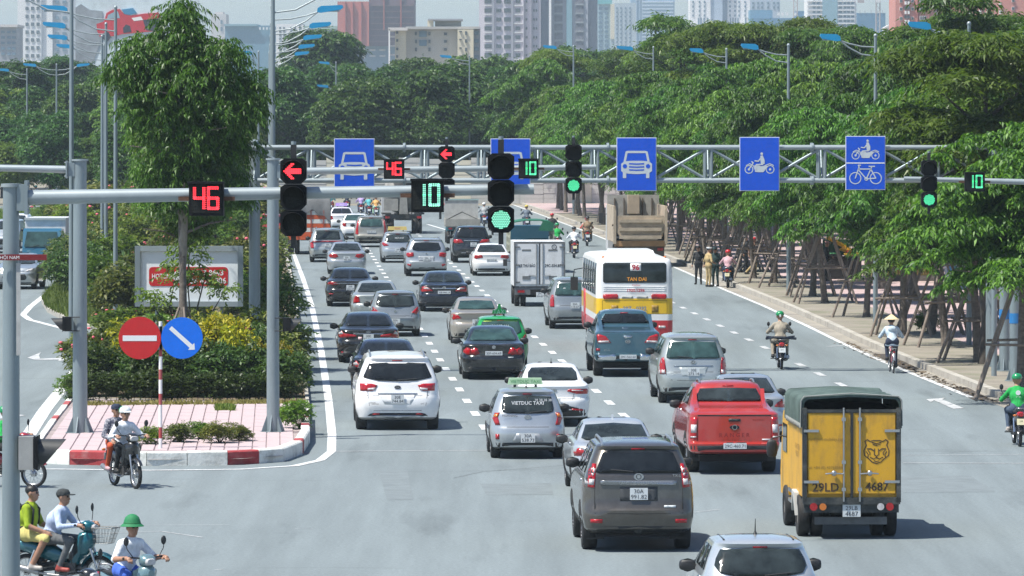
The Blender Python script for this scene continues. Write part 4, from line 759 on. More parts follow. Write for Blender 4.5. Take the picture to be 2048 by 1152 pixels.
def traffic_light(label, px, y0, y1, d, lit, k=1.0):
    """three-section head between photo rows y0..y1; lit = (section index, kind)"""
    top = P(px, y0, d); bot = P(px, y1, d); H_ = top.z - bot.z; s = H_ / 3.0; t = thing('traffic_light', label, 'traffic light', (top.x, d - .22, bot.z), 0, 'traffic light heads')
    w = s * .5; c = w * .42
    for i in range(3):
        zc = H_ - s * (i + .5); hs = s * .492; oct_ = [(-w + c, zc - hs), (w - c, zc - hs), (w, zc - hs + c), (w, zc + hs - c * .55), (w - c * .8, zc + hs), (-w + c * .8, zc + hs), (-w, zc + hs - c * .55), (-w, zc - hs + c)]
        o = MB().prism(oct_, -.02, .20).build('section', M['black'], t); r = s * .40
        vis = MB()
        n = 18; a0, a1 = math.radians(-35), math.radians(215); vs_ = []
        for q in range(n + 1):
            a = a0 + (a1 - a0) * q / n; dep = .20 * (0.35 + .65 * max(0, math.sin(a))) * (s / .31)
            for rr, yy in ((r * 1.08, -.02), (r * 1.08, -.02 - dep), (r * 1.03, -.02 - dep), (r * 1.03, -.02)): vs_.append((rr * math.cos(a), yy, zc + rr * math.sin(a)))
        vis.add(vs_, [(q * 4 + e, (q + 1) * 4 + e, (q + 1) * 4 + (e + 1) % 4, q * 4 + (e + 1) % 4) for q in range(n) for e in range(4)], 0, True).build('visor', M['black'], o)
        disc(MB(), (0, zc), r, -.028, 24).build('lens', M['lens'], o)
        if lit[0] == i:
            u = r / 5.4; m = MB()
            if lit[1] == 'arrow':
                pts = [(q * u * .92, rr * u * .92) for q in range(-5, 6) for rr in range(-5, 6) if ((abs(rr) <= 1 and -3 <= q <= 4.5) or (abs(abs(rr) - (q + 4.4)) < 1.15 and q <= 1.0 and abs(rr) <= 4.6))]
                led_dots(m, [(a, zc + b_) for a, b_ in pts], u * .52).build('lit_arrow', M['led_red'], o, (0, -.034, 0))
            else:
                pts = [((q + (.5 if rr % 2 else 0)) * u * .98, rr * u * .86) for q in range(-6, 7) for rr in range(-6, 7)]; pts = [p for p in pts if math.hypot(*p) < r * .84]
                led_dots(m, [(a, zc + b_) for a, b_ in pts], u * .40).build('lit_disc', M['led_pale'] if lit[1] == 'pale' else M['led_green'], o, (0, -.034, 0)); disc(MB(), (0, zc), r * .86, -.031, 24).build('glow_plate', mat('led_plate', (0.01, 0.22, 0.13), .5, emit=.35), o)
    MB().box((0, .1, H_ + .07), (.07, .07, .18)).box((0, .1, -.07), (.06, .06, .14)).build('bracket', M['dark'], t); MB().cyl((0, .1, H_ + .14), (0, .1, H_ + .2), .03, n=8).build('bolt', M['steel'], t)
    return t
SEG = {'0': 'abcdef', '1': 'bc', '4': 'fgbc', '6': 'afgedc'}
def countdown(label, x0, x1, y0, y1, d, txt, m):
    a = P(x0, y1, d); c = P(x1, y0, d); w = c.x - a.x; h = c.z - a.z; t = thing('countdown_timer', label, 'countdown timer', ((a.x + c.x) / 2, d - .24, a.z), 0, 'countdown timers')
    MB().box((0, .09, h / 2), (w, .18, h)).build('housing', M['black'], t); MB().box((0, -.02, h - .012), (w * 1.05, .12, .03)).build('hood', M['black'], t)
    MB().box((0, -.003, h * .5), (w * .86, .006, h * .82)).build('screen', M['lens'], t)
    n = len(txt); dw = w * .34; dh = h * .60; un = dh / 10.5; zc = h * .52; X = [-w * .20, w * .20] if txt != '10' else [-w * .07, w * .21]
    for ch, xc in zip(txt, X):
        hw = dw * .40; hh = dh / 2; sg = {'a': ((-hw, hh), (hw, hh)), 'b': ((hw, hh), (hw, 0)), 'c': ((hw, 0), (hw, -hh)), 'd': ((-hw, -hh), (hw, -hh)), 'e': ((-hw, 0), (-hw, -hh)), 'f': ((-hw, hh), (-hw, 0)), 'g': ((-hw, 0), (hw, 0))}
        pts = []
        for s_ in SEG[ch]:
            (ax, az), (bx, bz) = sg[s_]; L = math.hypot(bx - ax, bz - az); k = max(2, int(L / un + .5)); hor = abs(bx - ax) > abs(bz - az)
            if ch == '1': ax = bx = -hw * .2
            for i in range(k + 1):
                for off in (-.42, .42): pts.append((xc + ax + (bx - ax) * i / k + (0 if hor else off * un), zc + az + (bz - az) * i / k + (off * un if hor else 0)))
        led_dots(MB(), pts, un * .42).build('lit_digit', m, t, (0, -.012, 0))
    for s_ in (-1, 1): MB().box((s_ * (w / 2 + .06), .1, h * .5), (.14, .05, .05)).build('clamp', mat('rusty_clamp', (0.10, .05, .03), .8, var=.3, vscale=20), t)
    return t
mast('near galvanised signal mast with long arm at the far left edge', 22, 68, P(0, 374, 68).z, .096, 1068, 395, .088, rb=.115)
traffic_light('nearest traffic light head showing a red left arrow', 588, 316, 472, 68, (0, 'arrow')); traffic_light('nearest traffic light head with its pale green lamp lit at the bottom', 1002, 306, 465, 68, (2, 'pale'))
countdown('nearest countdown box glowing red 46 beside the drooping tree', 380, 449, 363, 431, 68, '46', M['led_red']); countdown('nearest countdown box glowing pale green 10', 823, 888, 357, 424, 68, '10', M['led_pale'])
mast('signal mast on the right of the island carrying the second arm', 546, 128.6, P(0, 320, 128.6).z, .13, 1192, 343, .085, z0=.13); mast('signal mast on the left of the island with its arm reaching left', 160, 128.2, P(0, 322, 128.2).z, .15, -260, 339, .085, z0=.13); mast('signal mast at the right edge whose arm reaches in from outside', 2150, 129, P(0, 330, 129).z, .15, 1808, 366, .07, z0=.17)
traffic_light('far traffic light head showing a red left arrow beside the red 46', 893.5, 292, 389, 128, (0, 'arrow')); traffic_light('far traffic light head with green lamp in front of the cream hoarding', 1147, 289, 387, 128, (2, 'green')); traffic_light('right hand traffic light head with green lamp among the leaves', 1857, 320, 415, 128.4, (2, 'green'))
countdown('far countdown box glowing red 46 beside the first blue car sign', 768, 809, 318, 358, 128, '46', M['led_red']); countdown('far countdown box glowing green 10 beside the second blue car sign', 1037, 1077, 317, 357, 128, '10', M['led_green']); countdown('countdown box glowing green 10 among the leaves at the right edge', 1928, 1968, 344, 383, 128.4, '10', M['led_green'])
def side_head(label, px, py, d, dirx, k=1.0, grey=False):
    p = P(px, py, d); t = thing('side_signal', label, 'traffic light', p, 0, 'side facing signal heads'); s = dirx
    MB().box((0, 0, 0), (.16 * k, .30 * k, .36 * k)).build('housing', mat('grey_housing', (.30, .30, .29), .6, var=.15) if grey else M['black'], t)
    MB().prism([(s * .08 * k, -.16 * k), (s * .13 * k, -.19 * k), (s * .13 * k, .19 * k), (s * .08 * k, .16 * k)], -.17 * k, .17 * k).build('door', M['black'], t)
    vs_ = []; n = 14
    for q in range(n): a = 2 * math.pi * q / n; vs_ += [(s * .13 * k, .14 * k * math.cos(a), .15 * k * math.sin(a)), (s * (.13 + .17 + .13 * math.sin(a)) * k, .14 * k * math.cos(a), .15 * k * math.sin(a))]
    MB().add(vs_, [(2 * q, 2 * ((q + 1) % n), 2 * ((q + 1) % n) + 1, 2 * q + 1) for q in range(n)], 0, True).build('visor', mat('visor', (.03, .032, .034), .5), t)
    MB().tube([(-s * .08 * k, 0, .17 * k), (-s * .3 * k, 0, .17 * k)], .012, 5).tube([(-s * .08 * k, 0, -.17 * k), (-s * .3 * k, 0, -.17 * k)], .012, 5).build('bracket', M['dark'], t)
side_head('black side signal on the left island pole facing left', 136, 648, 128, -1, .9); side_head('black side signal on the right island pole facing right', 572, 649, 128, 1, .85); side_head('grey near signal with black visor at the bottom of the left mast', 54, 905, 68, 1, 1.1, True)
rs = thing('street_name_sign', 'thin dark red street name sign on the near left mast', 'sign', P(22, 514, 68)); MB().box((.14, -.16, 0), (.60, .03, .07)).build('panel', mat('dark_red', (.17, .012, .016), .5), rs); text_flat('HỘI NAM', .04, 'lettering', M['whitesign'], rs, (.0, -.178, 0)); MB().box((.08, -.1, 0), (.08, .1, .05)).build('clamp', M['steel'], rs); MB().box((.10, -.135, -.62), (.05, .012, 1.1)).build('hanging_strip', mat('faded_strip', (.42, .42, .41), .8, var=.2), rs)
# gantry over the road with lane signs
gd = 161.0; gt = thing('sign_gantry', 'steel lattice gantry spanning the road with blue lane signs', 'gantry', (0, gd, 0))
zt, zb = P(0, 295, gd).z, P(0, 361, gd).z; xl = P(508, 0, gd).x; xr = P(1985, 0, gd).x; dy = .75
MB().cyl((xl, .35, .1), (xl, .35, P(0, 284, gd).z), .165, .155, 20).ell((xl, .35, P(0, 284, gd).z), (.155, .155, .07)).build('pole', M['steel'], gt); MB().cyl((xr, .35, .1), (xr, .35, 6.5), .165, .155, 20).build('pole', M['steel'], gt)
for z in (zt, zb):
    for y in (0, dy): MB().cyl((xl - .25 if z == zt else xl + .1, y, z), (xr, y, z), .068, n=12).build('chord', M['steel_l'], gt)
for y in (.0, dy): MB().box((xl, y * .9 + .03, zt), (.46, .08, .2)).build('collar', M['steel'], gt)
n = int((xr - xl) / 1.53); st = (xr - xl) / n; vm = MB().cyl((0, 0, zb), (0, 0, zt), .04, n=8).mesh('strut'); dm = MB().cyl((0, 0, zb), (st, 0, zt), .042, n=8).mesh('brace'); dm2 = MB().cyl((0, 0, zt), (st, 0, zb), .042, n=8).mesh('brace'); cmx = MB().cyl((0, 0, zb), (0, dy, zt), .03, n=6).mesh('cross_strut')
for i in range(n + 1):
    x = xl + i * st
    for y in (0, dy):
        if i: link('strut', vm, M['steel'], gt, (x - .09, y, 0)); link('strut', vm, M['steel'], gt, (x + .09, y, 0))
        if i < n: link('brace', dm if (i + (y > 0)) % 2 else dm2, M['steel'], gt, (x, y, 0))
    link('cross_strut', cmx, M['steel'], gt, (x, 0, 0))
for px in (808, 1216, 1625):
    x = P(px, 0, gd).x; m = MB()
    for z in (zt, zb):
        for y in (0, dy): m.cyl((x - .03, y, z), (x + .03, y, z), .13, n=12)
    m.build('splice_flange', M['steel'], gt)
def lane_sign(label, x0, x1, y0, y1, kind):
    a = P(x0, y1, gd - .16); c = P(x1, y0, gd - .16); w = c.x - a.x; h = c.z - a.z; t = thing('lane_sign', label, 'road sign', ((a.x + c.x) / 2, gd - .16, a.z), 0, 'blue lane signs on the gantry')
    MB().box((0, .02, h / 2), (w, .03, h)).build('border', M['whitesign'], t); MB().box((0, .0, h / 2), (w * .965, .03, h * .973)).build('panel', M['blue'], t)
    for s_ in (-.3, .3): MB().box((s_ * w, .06, h / 2), (.05, .05, h * .9)).build('bracket', M['steel'], t)
    K = w / 354.0
    def q(px, py): return ((px - 1748) * K, h - (py - 68) * K)
    def car():
        m = MB(); stroke(m, [q(1640, 300), q(1660, 200), q(1672, 196), q(1825, 196), q(1838, 200), q(1858, 300)], 20 * K, -.018)
        pl = [q(*p) for p in ((1612, 300), (1640, 280), (1700, 274), (1800, 274), (1858, 280), (1885, 300), (1885, 365), (1860, 382), (1820, 388), (1748, 392), (1680, 388), (1636, 382), (1612, 365))]
        m.add([(x, -.0195, z) for x, z in pl], [tuple(range(len(pl)))]); stroke(m, [q(1642, 385), q(1642, 418)], 30 * K, -.021); stroke(m, [q(1847, 385), q(1847, 418)], 30 * K, -.021); m.build('car_symbol', M['signgrey'], t)
        m = MB(); disc(m, q(1645, 322), 19 * K, -.023); disc(m, q(1850, 322), 19 * K, -.023)
        for yy in (303, 330, 357): stroke(m, [q(1685, yy - 3), q(1748, yy), q(1812, yy - 3)], 11 * K, -.023)
        m.build('car_symbol_detail', M['blue'], t)
    def moto(cx_, cy_, sc, rider=True):
        def r(x, z): return (cx_ + x * sc, cy_ + z * sc)
        m = MB(); disc(m, r(-.27, 0), .11 * sc, -.018, 20, .088 * sc); disc(m, r(.27, 0), .11 * sc, -.018, 20, .088 * sc); disc(m, r(-.27, 0), .03 * sc, -.018); disc(m, r(.27, 0), .03 * sc, -.018)
        stroke(m, [r(-.27, 0), r(-.16, .17), r(-.20, .20)], .03 * sc, -.0185); pl = [r(*p) for p in ((-.14, .1), (-.05, .13), (.03, .08), (.14, .10), (.24, .09), (.15, 0), (.10, -.07), (-.09, -.07))]; m.add([(x, -.0195, z) for x, z in pl], [tuple(range(len(pl)))]); stroke(m, [r(-.34, .1), r(-.25, .145), r(-.16, .1), r(-.12, 0)], .022 * sc, -.020); stroke(m, [r(.14, .1), r(.26, .145), r(.36, .1)], .022 * sc, -.020)
        if rider: disc(m, r(.055, .40), .034 * sc, -.0215); pl = [r(*p) for p in ((.02, .35), (.08, .36), (.13, .24), (.13, .14), (.04, .12), (.02, .24))]; m.add([(x, -.0215, z) for x, z in pl], [tuple(range(len(pl)))]); stroke(m, [r(.04, .3), r(-.03, .21), r(-.12, .22)], .03 * sc, -.022); stroke(m, [r(.08, .13), r(-.08, .12), r(-.10, -.05)], .035 * sc, -.0225)
        m.build('motorbike_symbol', M['signgrey'], t)
    def bike(cx_, cy_, sc):
        def r(x, z): return (cx_ + x * sc, cy_ + z * sc)
        m = MB(); disc(m, r(-.27, 0), .16 * sc, -.018, 22, .135 * sc); disc(m, r(.27, 0), .16 * sc, -.018, 22, .135 * sc)
        for pl in ([(-.27, 0), (-.17, .29), (-.19, .34), (-.13, .34)], [(-.18, .24), (.14, .24), (.02, -.02), (-.17, .2)], [(.02, -.02), (.27, 0), (.14, .24), (.16, .30)], [(.09, .31), (.24, .31)]): stroke(m, [r(*p) for p in pl], .03 * sc, -.0185 - .0004 * len(pl))
        disc(m, r(.02, -.02), .05 * sc, -.021, 14, .03 * sc); m.build('bicycle_symbol', M['signgrey'], t)
    if kind == 'car': car()
    elif kind == 'moto': moto(0, h * .40, w * .98)
    else: MB().box((0, -.017, h / 2), (w * .96, .003, .03)).build('divider', M['whitesign'], t); moto(0, h * .64, w * .92); bike(0, h * .22, w * .95)
lane_sign('leftmost blue car lane sign on the gantry', 668, 749, 277, 380, 'car'); lane_sign('blue car lane sign partly hidden behind the near traffic light', 981, 1061, 277, 376, 'car'); lane_sign('unobstructed blue car lane sign above the dump truck', 1233, 1313, 275, 382, 'car'); lane_sign('blue lane sign with a motorcyclist symbol', 1479, 1559, 274, 382, 'moto'); lane_sign('blue lane sign with motorcycle above bicycle, half under leaves', 1691, 1771, 272, 380, 'both')
# round signs on the striped post
g_ = G(321, 899, .13); rp = thing('sign_post', 'slim red and white striped sign post on the island', 'sign post', g_); s_ = FPX / g_.y; zz = [(899 - y) / s_ for y in (899, 878, 856, 812, 790, 765, 742, 720, 700, 650)]
cols = 'wrwrwrwrw'
zs_ = [0, .24, .48, .96, 1.2, 1.5, 1.72, 2.0, 2.2, 2.75]
for i in range(9): MB().cyl((0, 0, zs_[i]), (0, 0, zs_[i + 1]), .038, n=12, cap=(i == 8)).build('stripe', M['kerb_r'] if cols[i] == 'r' else M['white'], rp)
def round_sign(label, px, py, rpx, m, kind):
    p = P(px, py, g_.y - .06); r = rpx * g_.y / FPX; t = thing('round_sign', label, 'road sign', p); MB().cyl((0, .012, 0), (0, -.012, 0), r, n=40).build('disc', m, t)
    if kind == 'bar': MB().box((0, -.014, -.005), (r * 1.6, .004, r * .26)).build('bar', M['whitesign'], t)
    else:
        a = Vector((-.56, .50)) * r; b_ = Vector((.44, -.40)) * r; d_ = (b_ - a).normalized(); q = Vector((-d_.y, d_.x)); e = b_ + d_ * .24 * r
        pl = [a + q * .10 * r, b_ + q * .10 * r, b_ + q * .23 * r, e, b_ - q * .23 * r, b_ - q * .10 * r, a - q * .10 * r]; MB().add([(p_.x, -.0145, p_.y) for p_ in pl], [tuple(range(7))]).build('arrow', M['whitesign'], t)
    MB().box(((.42 if px < 320 else -.42), .03, 0), (.12, .03, .5)).build('bracket', M['steel'], t)
round_sign('round red no entry sign on the striped post', 279.5, 676, 42.5, M['red'], 'bar'); round_sign('round blue keep right arrow sign on the striped post', 364, 676, 41.5, M['bluebright'], 'arrow')
# white advertising board in the median
bd = 177.0; a = P(270, 613, bd); c = P(486, 492, bd); wb = thing('notice_board', 'white notice board with a red phone number panel on the median', 'notice board', ((a.x + c.x) / 2, bd, 0)); w = c.x - a.x; h = c.z - a.z; zc = (a.z + c.z) / 2
MB().box((0, .03, zc), (w * .94, .06, h * .9)).build('panel', mat('board_white', (.76, .80, .82), .5, var=.05, vscale=1), wb)
for sx in (-1, 1): MB().box((sx * (w / 2 - .08), 0, zc), (.16, .2, h)).build('frame_bar', M['steel'], wb); MB().cyl((sx * w * .3, .1, .1), (sx * w * .3, .1, a.z), .05, n=8).build('leg', M['steel'], wb)
for sz in (-1, 1): MB().box((0, 0.002, zc + sz * (h / 2 - .08)), (w - .32, .19, .16)).build('frame_bar', M['steel_l'], wb)
def bp(px, py): p = P(px, py, bd); return (p.x - (a.x + c.x) / 2, p.z)
pl = []
for cx_, cy_, a0 in ((449, 541, 0), (305, 541, 90), (305, 565, 180), (449, 565, 270)):
    o_ = bp(cx_, cy_); r = 7 * bd / FPX
    for k in range(5): t_ = math.radians(a0 + 22.5 * k); pl.append((o_[0] + r * math.cos(t_), o_[1] + r * math.sin(t_)))
MB().prism(pl, -.012, .01).build('red_panel', M['red'], wb)
for s_, px, py, hh, mw in (('3827 8643', 415, 545, .17, 1.05), ('0986 629 086', 408, 561, .18, 1.45), ('HOTLINE', 325, 552, .15, .65)): p_ = bp(px, py); text_flat(s_, hh, 'lettering', M['white'], wb, (p_[0], -.016, p_[1]), maxw=mw, bold=.02)
disc(MB(), bp(359, 553), .2, -.015, 20).build('phone_disc', M['white'], wb)
# street lamps
def street_lamp(label, px, d, ztop, side, reach=1.7, head=.85, group='street lamps', double=False, r=.085, z0=.13, drop=(.4, .8)):
    x = P(px, 0, d).x; t = thing('street_lamp', label, 'street lamp', (x, d, z0), 0, group); h = ztop - z0
    MB().cyl((0, 0, 0), (0, 0, h), r, r * .62, 12).build('pole', M['steel'], t); MB().ell((0, 0, h + .04), (r * .8, r * .8, r * .9), 8, 6).build('finial', M['steel_l'], t)
    for s in ([side, -side] if double else [side]):
        e = (s * reach, 0, h - .12)
        for dz in drop: z = h - dz; MB().tube([(0, 0, z), (s * reach * .4, 0, z + (e[2] - z) * .12), (s * reach * .75, 0, z + (e[2] - z) * .55), e], .026, 7).build('arm', M['steel_l'], t)
        pr = [(-.02, -.10), (.10, -.14), (head * .9, -.10), (head, -.02), (head * .96, .06), (.12, .10), (0, .04)]; pr = [(s * (reach + u), h - .02 + v * 1.0 + u * .10) for u, v in pr]; MB().prism(pr, -.16, .16).build('lamp_head', M['lampblue'], t)
        MB().box((s * (reach + head * .5), 0, h - .13 + head * .05), (head * .7, .24, .05)).build('lens', mat('lamp_lens', (.35, .42, .45), .3), t)
for i, d in enumerate((162, 200, 238, 277, 316, 355)): street_lamp(f'lamp post with blue lamp over the main road, {ordn(i)} on the right of the median', 546 - i * 1.5, d, 11.0, 1, 1.6, .9, 'lamps along the right of the median')
for i, (px, d) in enumerate(((143, 162), (231, 200), (212, 238), (204, 277), (208, 316))): street_lamp(f'lamp post with blue lamp over the oncoming lanes, {ordn(i)} on the left of the median', px, d, 11.0, -1, 1.7, .95, 'lamps along the left of the median')
street_lamp('small double armed lamp post far off at the left', 113, 445, 11.0, -1, 1.6, 1.0, double=True, z0=0); street_lamp('small lamp post at the very left in the far trees', 54, 470, 10.8, -1, 1.5, 1.0, z0=0); street_lamp('small lamp post just left of the gantry pole', 517, 350, 11.0, -1, .4, .9, z0=.1); street_lamp('far lamp post right of the double lamp post', 672, 520, 11.8, -1, .6, 1.0, z0=0)
for px, d, ztop, nm in ((1938, 176, 10.06, 'nearest'), (1751, 192, 9.9, 'second'), (1577, 224, 9.95, 'third'), (1453, 290, 10.5, 'fourth'), (1307, 330, 11.05, 'fifth'), (1147, 400, 11.9, 'sixth'), (939, 470, 11.9, 'seventh'), (692, 480, 9.5, 'eighth')): street_lamp(f'{nm} lamp post with blue lamp on the right side of the road', px, d, ztop, -1, 1.2 if px > 1000 else 1.5, .68 if d < 300 else .95, 'lamps along the right pavement', drop=(.35, .65))
for i, (px, py, r, nm) in enumerate(((1988, 752, .075, 'slim grey pole left of the pair with blue bands'), (2009, 742, .15, 'thick grey pole with a blue band, left of the pair'), (2030, 762, .15, 'thick grey pole with a blue band, right of the pair'))):
    q = G(px, py, .15); t = thing('utility_pole', nm, 'pole', q, 0, 'grey poles at the right edge'); MB().cyl((0, 0, 0), (0, 0, 6.5), r, r * .85, 14).build('pole', M['steel'], t)
    if i: MB().cyl((0, 0, 1.35 + .1 * i), (0, 0, 1.62 + .1 * i), r * 1.02, n=14, cap=False).build('blue_band', mat('band_blue', (.02, .16, .40), .5, var=.2), t); base_plate(t, r * .8)
# yellow kiosk, stall and painted wall in the shade behind the street trees
kd = 243.0; a = P(1745, 562, kd); c = P(1885, 436, kd); ky = thing('kiosk', 'stained yellow corrugated kiosk behind the street trees', 'kiosk', (a.x, kd, 0)); w = c.x - a.x; ym = mat('kiosk_yellow', (.40, .285, .10), .8, var=.18, vscale=1.2, dirt=((.10, .08, .05), .8, 1.6), stretch=(1, 1, .3)); n = 24
MB().box((w / 2, 1.2, 1.45), (w, 2.2, 2.7)).build('wall', ym, ky); pm = MB().prism([(-.055, -.0), (-.035, -.03), (.035, -.03), (.055, 0)], 0.3, 2.75, 'XY').mesh('panel')
for i in range(n): link('panel', pm, ym, ky, (w * (i + .5) / n, .098, .12))
MB().box((w / 2, 1.0, 2.9), (w + .5, 3.0, .12)).build('roof', mat('kiosk_roof', (.12, .10, .08), .9), ky); MB().box((w * .78, .06, 1.9), (.55, .06, 1.0)).build('door', mat('kiosk_door', (.05, .045, .04), .8), ky); MB().box((w * .5, .0, .22), (w, .25, .3)).build('plinth', mat('plinth', (.12, .11, .10), .95, var=.3), ky)
sd = 246.0; sx = P(1686, 0, sd).x; st_ = thing('market_stall', 'street stall with black cloth and bright goods under the trees', 'stall', (sx, sd, .14)); MB().box((0, 0, .48), (1.55, .8, .95)).build('black_cloth', mat('black_cloth', (.012, .012, .014), .9, var=.3), st_); MB().box((0, 0, .97), (1.6, .85, .03)).build('top', M['dark'], st_)
MB().prism([(-.2, 1.25), (.0, 1.35), (.9, .95), (.75, .9)], .5, .55).build('yellow_strut', mat('strut_yellow', (.60, .33, .02), .6), st_); MB().prism([(-.75, 1.75), (-.55, 1.85), (.85, 1.05), (.65, 1.0)], .56, .61).build('yellow_strut', mat('strut_yellow', (.6, .3, .02), .6), st_); MB().box((-.3, .7, 1.35), (1.1, .05, .7)).build('green_tarp', mat('tarp_dgreen', (.02, .07, .035), .7, var=.3), st_)
bk = thing('goods_basket', 'yellow basket of red and orange goods on the stall', 'basket', (sx + .35, sd - .1, 1.13)); MB().lathe([(.0, 0), (.28, 0), (.34, .12), (.31, .12), (.26, .02), (0, .02)], n=16).build('basket', mat('basket_yellow', (.65, .38, .03), .6), bk)
for i in range(7): MB().ell((.14 * math.cos(i), .14 * math.sin(i), .13 + .05 * (i % 2)), (.09, .09, .08), 8, 6).build('fruit', mat('goods_red', (.62, .06, .02), .5) if i % 2 else mat('goods_orange', (.75, .2, .02), .5), bk)
gb = thing('goods_tray', 'tray of green goods at the left of the stall', 'tray', (sx - .35, sd - .1, 1.13)); MB().box((0, 0, .04), (.6, .4, .08)).build('tray', M['dark'], gb)
for i in range(8): MB().ell((-.22 + .06 * i, .08 * (-1) ** i, .1), (.07, .07, .05), 8, 5).build('fruit', mat('goods_green', (.03, .16, .06), .5), gb)
wd = 232.0; a = P(1890, 562, wd); c = P(2120, 528, wd); mw = thing('painted_wall', 'low white wall painted with bright patches at the right edge', 'wall', (a.x, wd, 0)); w = c.x - a.x; MB().box((w / 2, .1, .75), (w, .2, 1.3)).build('wall', mat('mural', (.6, .62, .62), .7, var=.1, vscale=2, dirt=((.08, .30, .50), .85, 1.1)), mw)
for px, py, r, c3 in ((2012, 557, .30, (.0, .30, .10)), (1935, 545, .26, (.5, .22, .32)), (1905, 540, .22, (.1, .35, .55)), (1965, 540, .2, (.6, .5, .1)), (2035, 540, .22, (.3, .15, .5))): q = P(px, py, wd); disc(MB(), (q.x - a.x, q.z), r, -.004, 20).build('painted_patch', mat('patch_%d' % px, c3, .6), mw)
bn = thing('red_sign', 'bright red sign board with yellow star half hidden by leaves', 'sign', P(1926, 522, 226)); MB().prism([(-.38, 0), (.40, 0), (.40, 1.0), (.30, 1.5), (.12, 1.65), (-.1, 1.45), (-.02, 1.1), (-.38, .95)], -.04, .04).build('panel', mat('bright_red', (.62, .01, .03), .5, var=.1), bn); pl = []
for k in range(10): r_ = .22 if k % 2 == 0 else .09; pl.append((-.28 + r_ * math.sin(k * .628), 1.45 + r_ * math.cos(k * .628)))
MB().prism(pl, -.05, -.03).build('star', mat('star_yellow', (.75, .5, .03), .5), bn); MB().cyl((.3, .03, -1.4), (.3, .03, 0), .04, n=8).build('post', M['steel'], bn)
# ---------------------------------------------------------------- vehicles
TEMPL = {
 'sedan': lambda L: [(.13, .86, .30, L - .35, .15), (.165, .93, .10, L - .14, .25), (.28, .98, .02, L - .03, .34), (.40, 1.0, 0, L, .38), (.455, 1.0, .02, L, .38), (.475, .99, .06, L - .02, .36), (.60, .98, .075, L - .16, .33), (.655, .965, .055, L - .6, .30), (.675, .95, .075, L - .9, .29), (.695, .92, .20, L - 1.1, .27), (.712, .88, .42, L - 1.25, .25), (.73, .845, .60, L - 1.38, .22), (.80, .80, .78, L - 1.62, .2), (.88, .735, .98, L - 1.9, .2), (.94, .68, 1.15, L - 2.1, .2), (.968, .63, 1.28, L - 2.25, .22), (.988, .50, 1.5, L - 2.45, .25), (1.0, .22, 1.9, L - 2.7, .15)],
 'hatch': lambda L: [(.14, .86, .28, L - .3, .15), (.175, .93, .08, L - .12, .25), (.29, .985, 0, L - .03, .34), (.42, 1.0, 0, L, .38), (.455, .995, .03, L, .36), (.49, .985, .06, L - .05, .34), (.60, .965, .09, L - .25, .30), (.655, .94, .115, L - .8, .28), (.70, .905, .16, L - 1.0, .26), (.80, .845, .26, L - 1.3, .24), (.91, .765, .39, L - 1.65, .22), (.935, .745, .37, L - 1.75, .22), (.952, .73, .355, L - 1.8, .22), (.972, .66, .43, L - 1.95, .24), (.99, .5, .68, L - 2.15, .25), (1.0, .22, 1.1, L - 2.4, .12)],
 'suv': lambda L: [(.17, .86, .25, L - .35, .15), (.215, .95, .06, L - .12, .22), (.31, .99, 0, L - .03, .28), (.385, 1.0, 0, L, .30), (.41, 1.0, .045, L, .28), (.50, .995, .065, L - .04, .26), (.61, .975, .075, L - .3, .24), (.67, .95, .085, L - .9, .22), (.71, .925, .105, L - 1.25, .2), (.82, .845, .20, L - 1.55, .2), (.925, .765, .31, L - 1.85, .2), (.945, .75, .285, L - 1.9, .2), (.962, .73, .275, L - 1.95, .2), (.98, .66, .36, L - 2.1, .22), (.993, .5, .6, L - 2.3, .25), (1.0, .22, 1.1, L - 2.6, .12)],
 'pickup': lambda L: [(.235, .90, .12, L - .3, .12), (.26, .96, .02, L - .1, .15), (.345, 1.0, 0, L, .18), (.37, 1.0, .10, L, .14), (.50, .99, .11, L - .05, .13), (.62, .975, .12, L - .6, .13), (.672, .965, .125, L - 1.0, .13), (.69, .93, .17, L - 1.2, .13), (.705, .90, .40, L - 1.35, .13), (.735, .87, 1.25, L - 1.5, .14), (.77, .845, 1.55, L - 1.6, .14), (.85, .79, 1.68, L - 1.8, .16), (.93, .72, 1.82, L - 2.05, .18), (.96, .69, 1.86, L - 2.15, .2), (.985, .55, 2.05, L - 2.3, .22), (1.0, .25, 2.3, L - 2.5, .12)],
}
def ring(z, hw, y0, y1, r, bow=.05, ns=6):
    r = min(r, hw * .8, (y1 - y0) * .45); pts = []; nc = 5
    def arc(cx_, cy_, a0):
        for k in range(nc + 1): a = math.radians(a0 + 90 * k / nc); pts.append([cx_ + r * math.cos(a), cy_ + r * math.sin(a), z])
    ne = 5
    for k in range(1, ne): pts.append([-(hw - r) + 2 * (hw - r) * k / ne, y0, z])
    arc(hw - r, y0 + r, -90)
    for k in range(1, ns): pts.append([hw, y0 + r + (y1 - y0 - 2 * r) * k / ns, z])
    arc(hw - r, y1 - r, 0)
    for k in range(1, ne): pts.append([(hw - r) - 2 * (hw - r) * k / ne, y1, z])
    arc(-(hw - r), y1 - r, 90)
    for k in range(1, ns): pts.append([-hw, y1 - r - (y1 - y0 - 2 * r) * k / ns, z])
    arc(-(hw - r), y0 + r, 180)
    for p in pts:
        f = (p[0] / max(hw, .01)) ** 2; m = (y0 + y1) / 2
        p[1] += (bow * f if p[1] < m else -bow * 1.6 * f) if min(abs(p[1] - y0), abs(p[1] - y1)) < r + .01 else 0
    return [tuple(p) for p in pts]
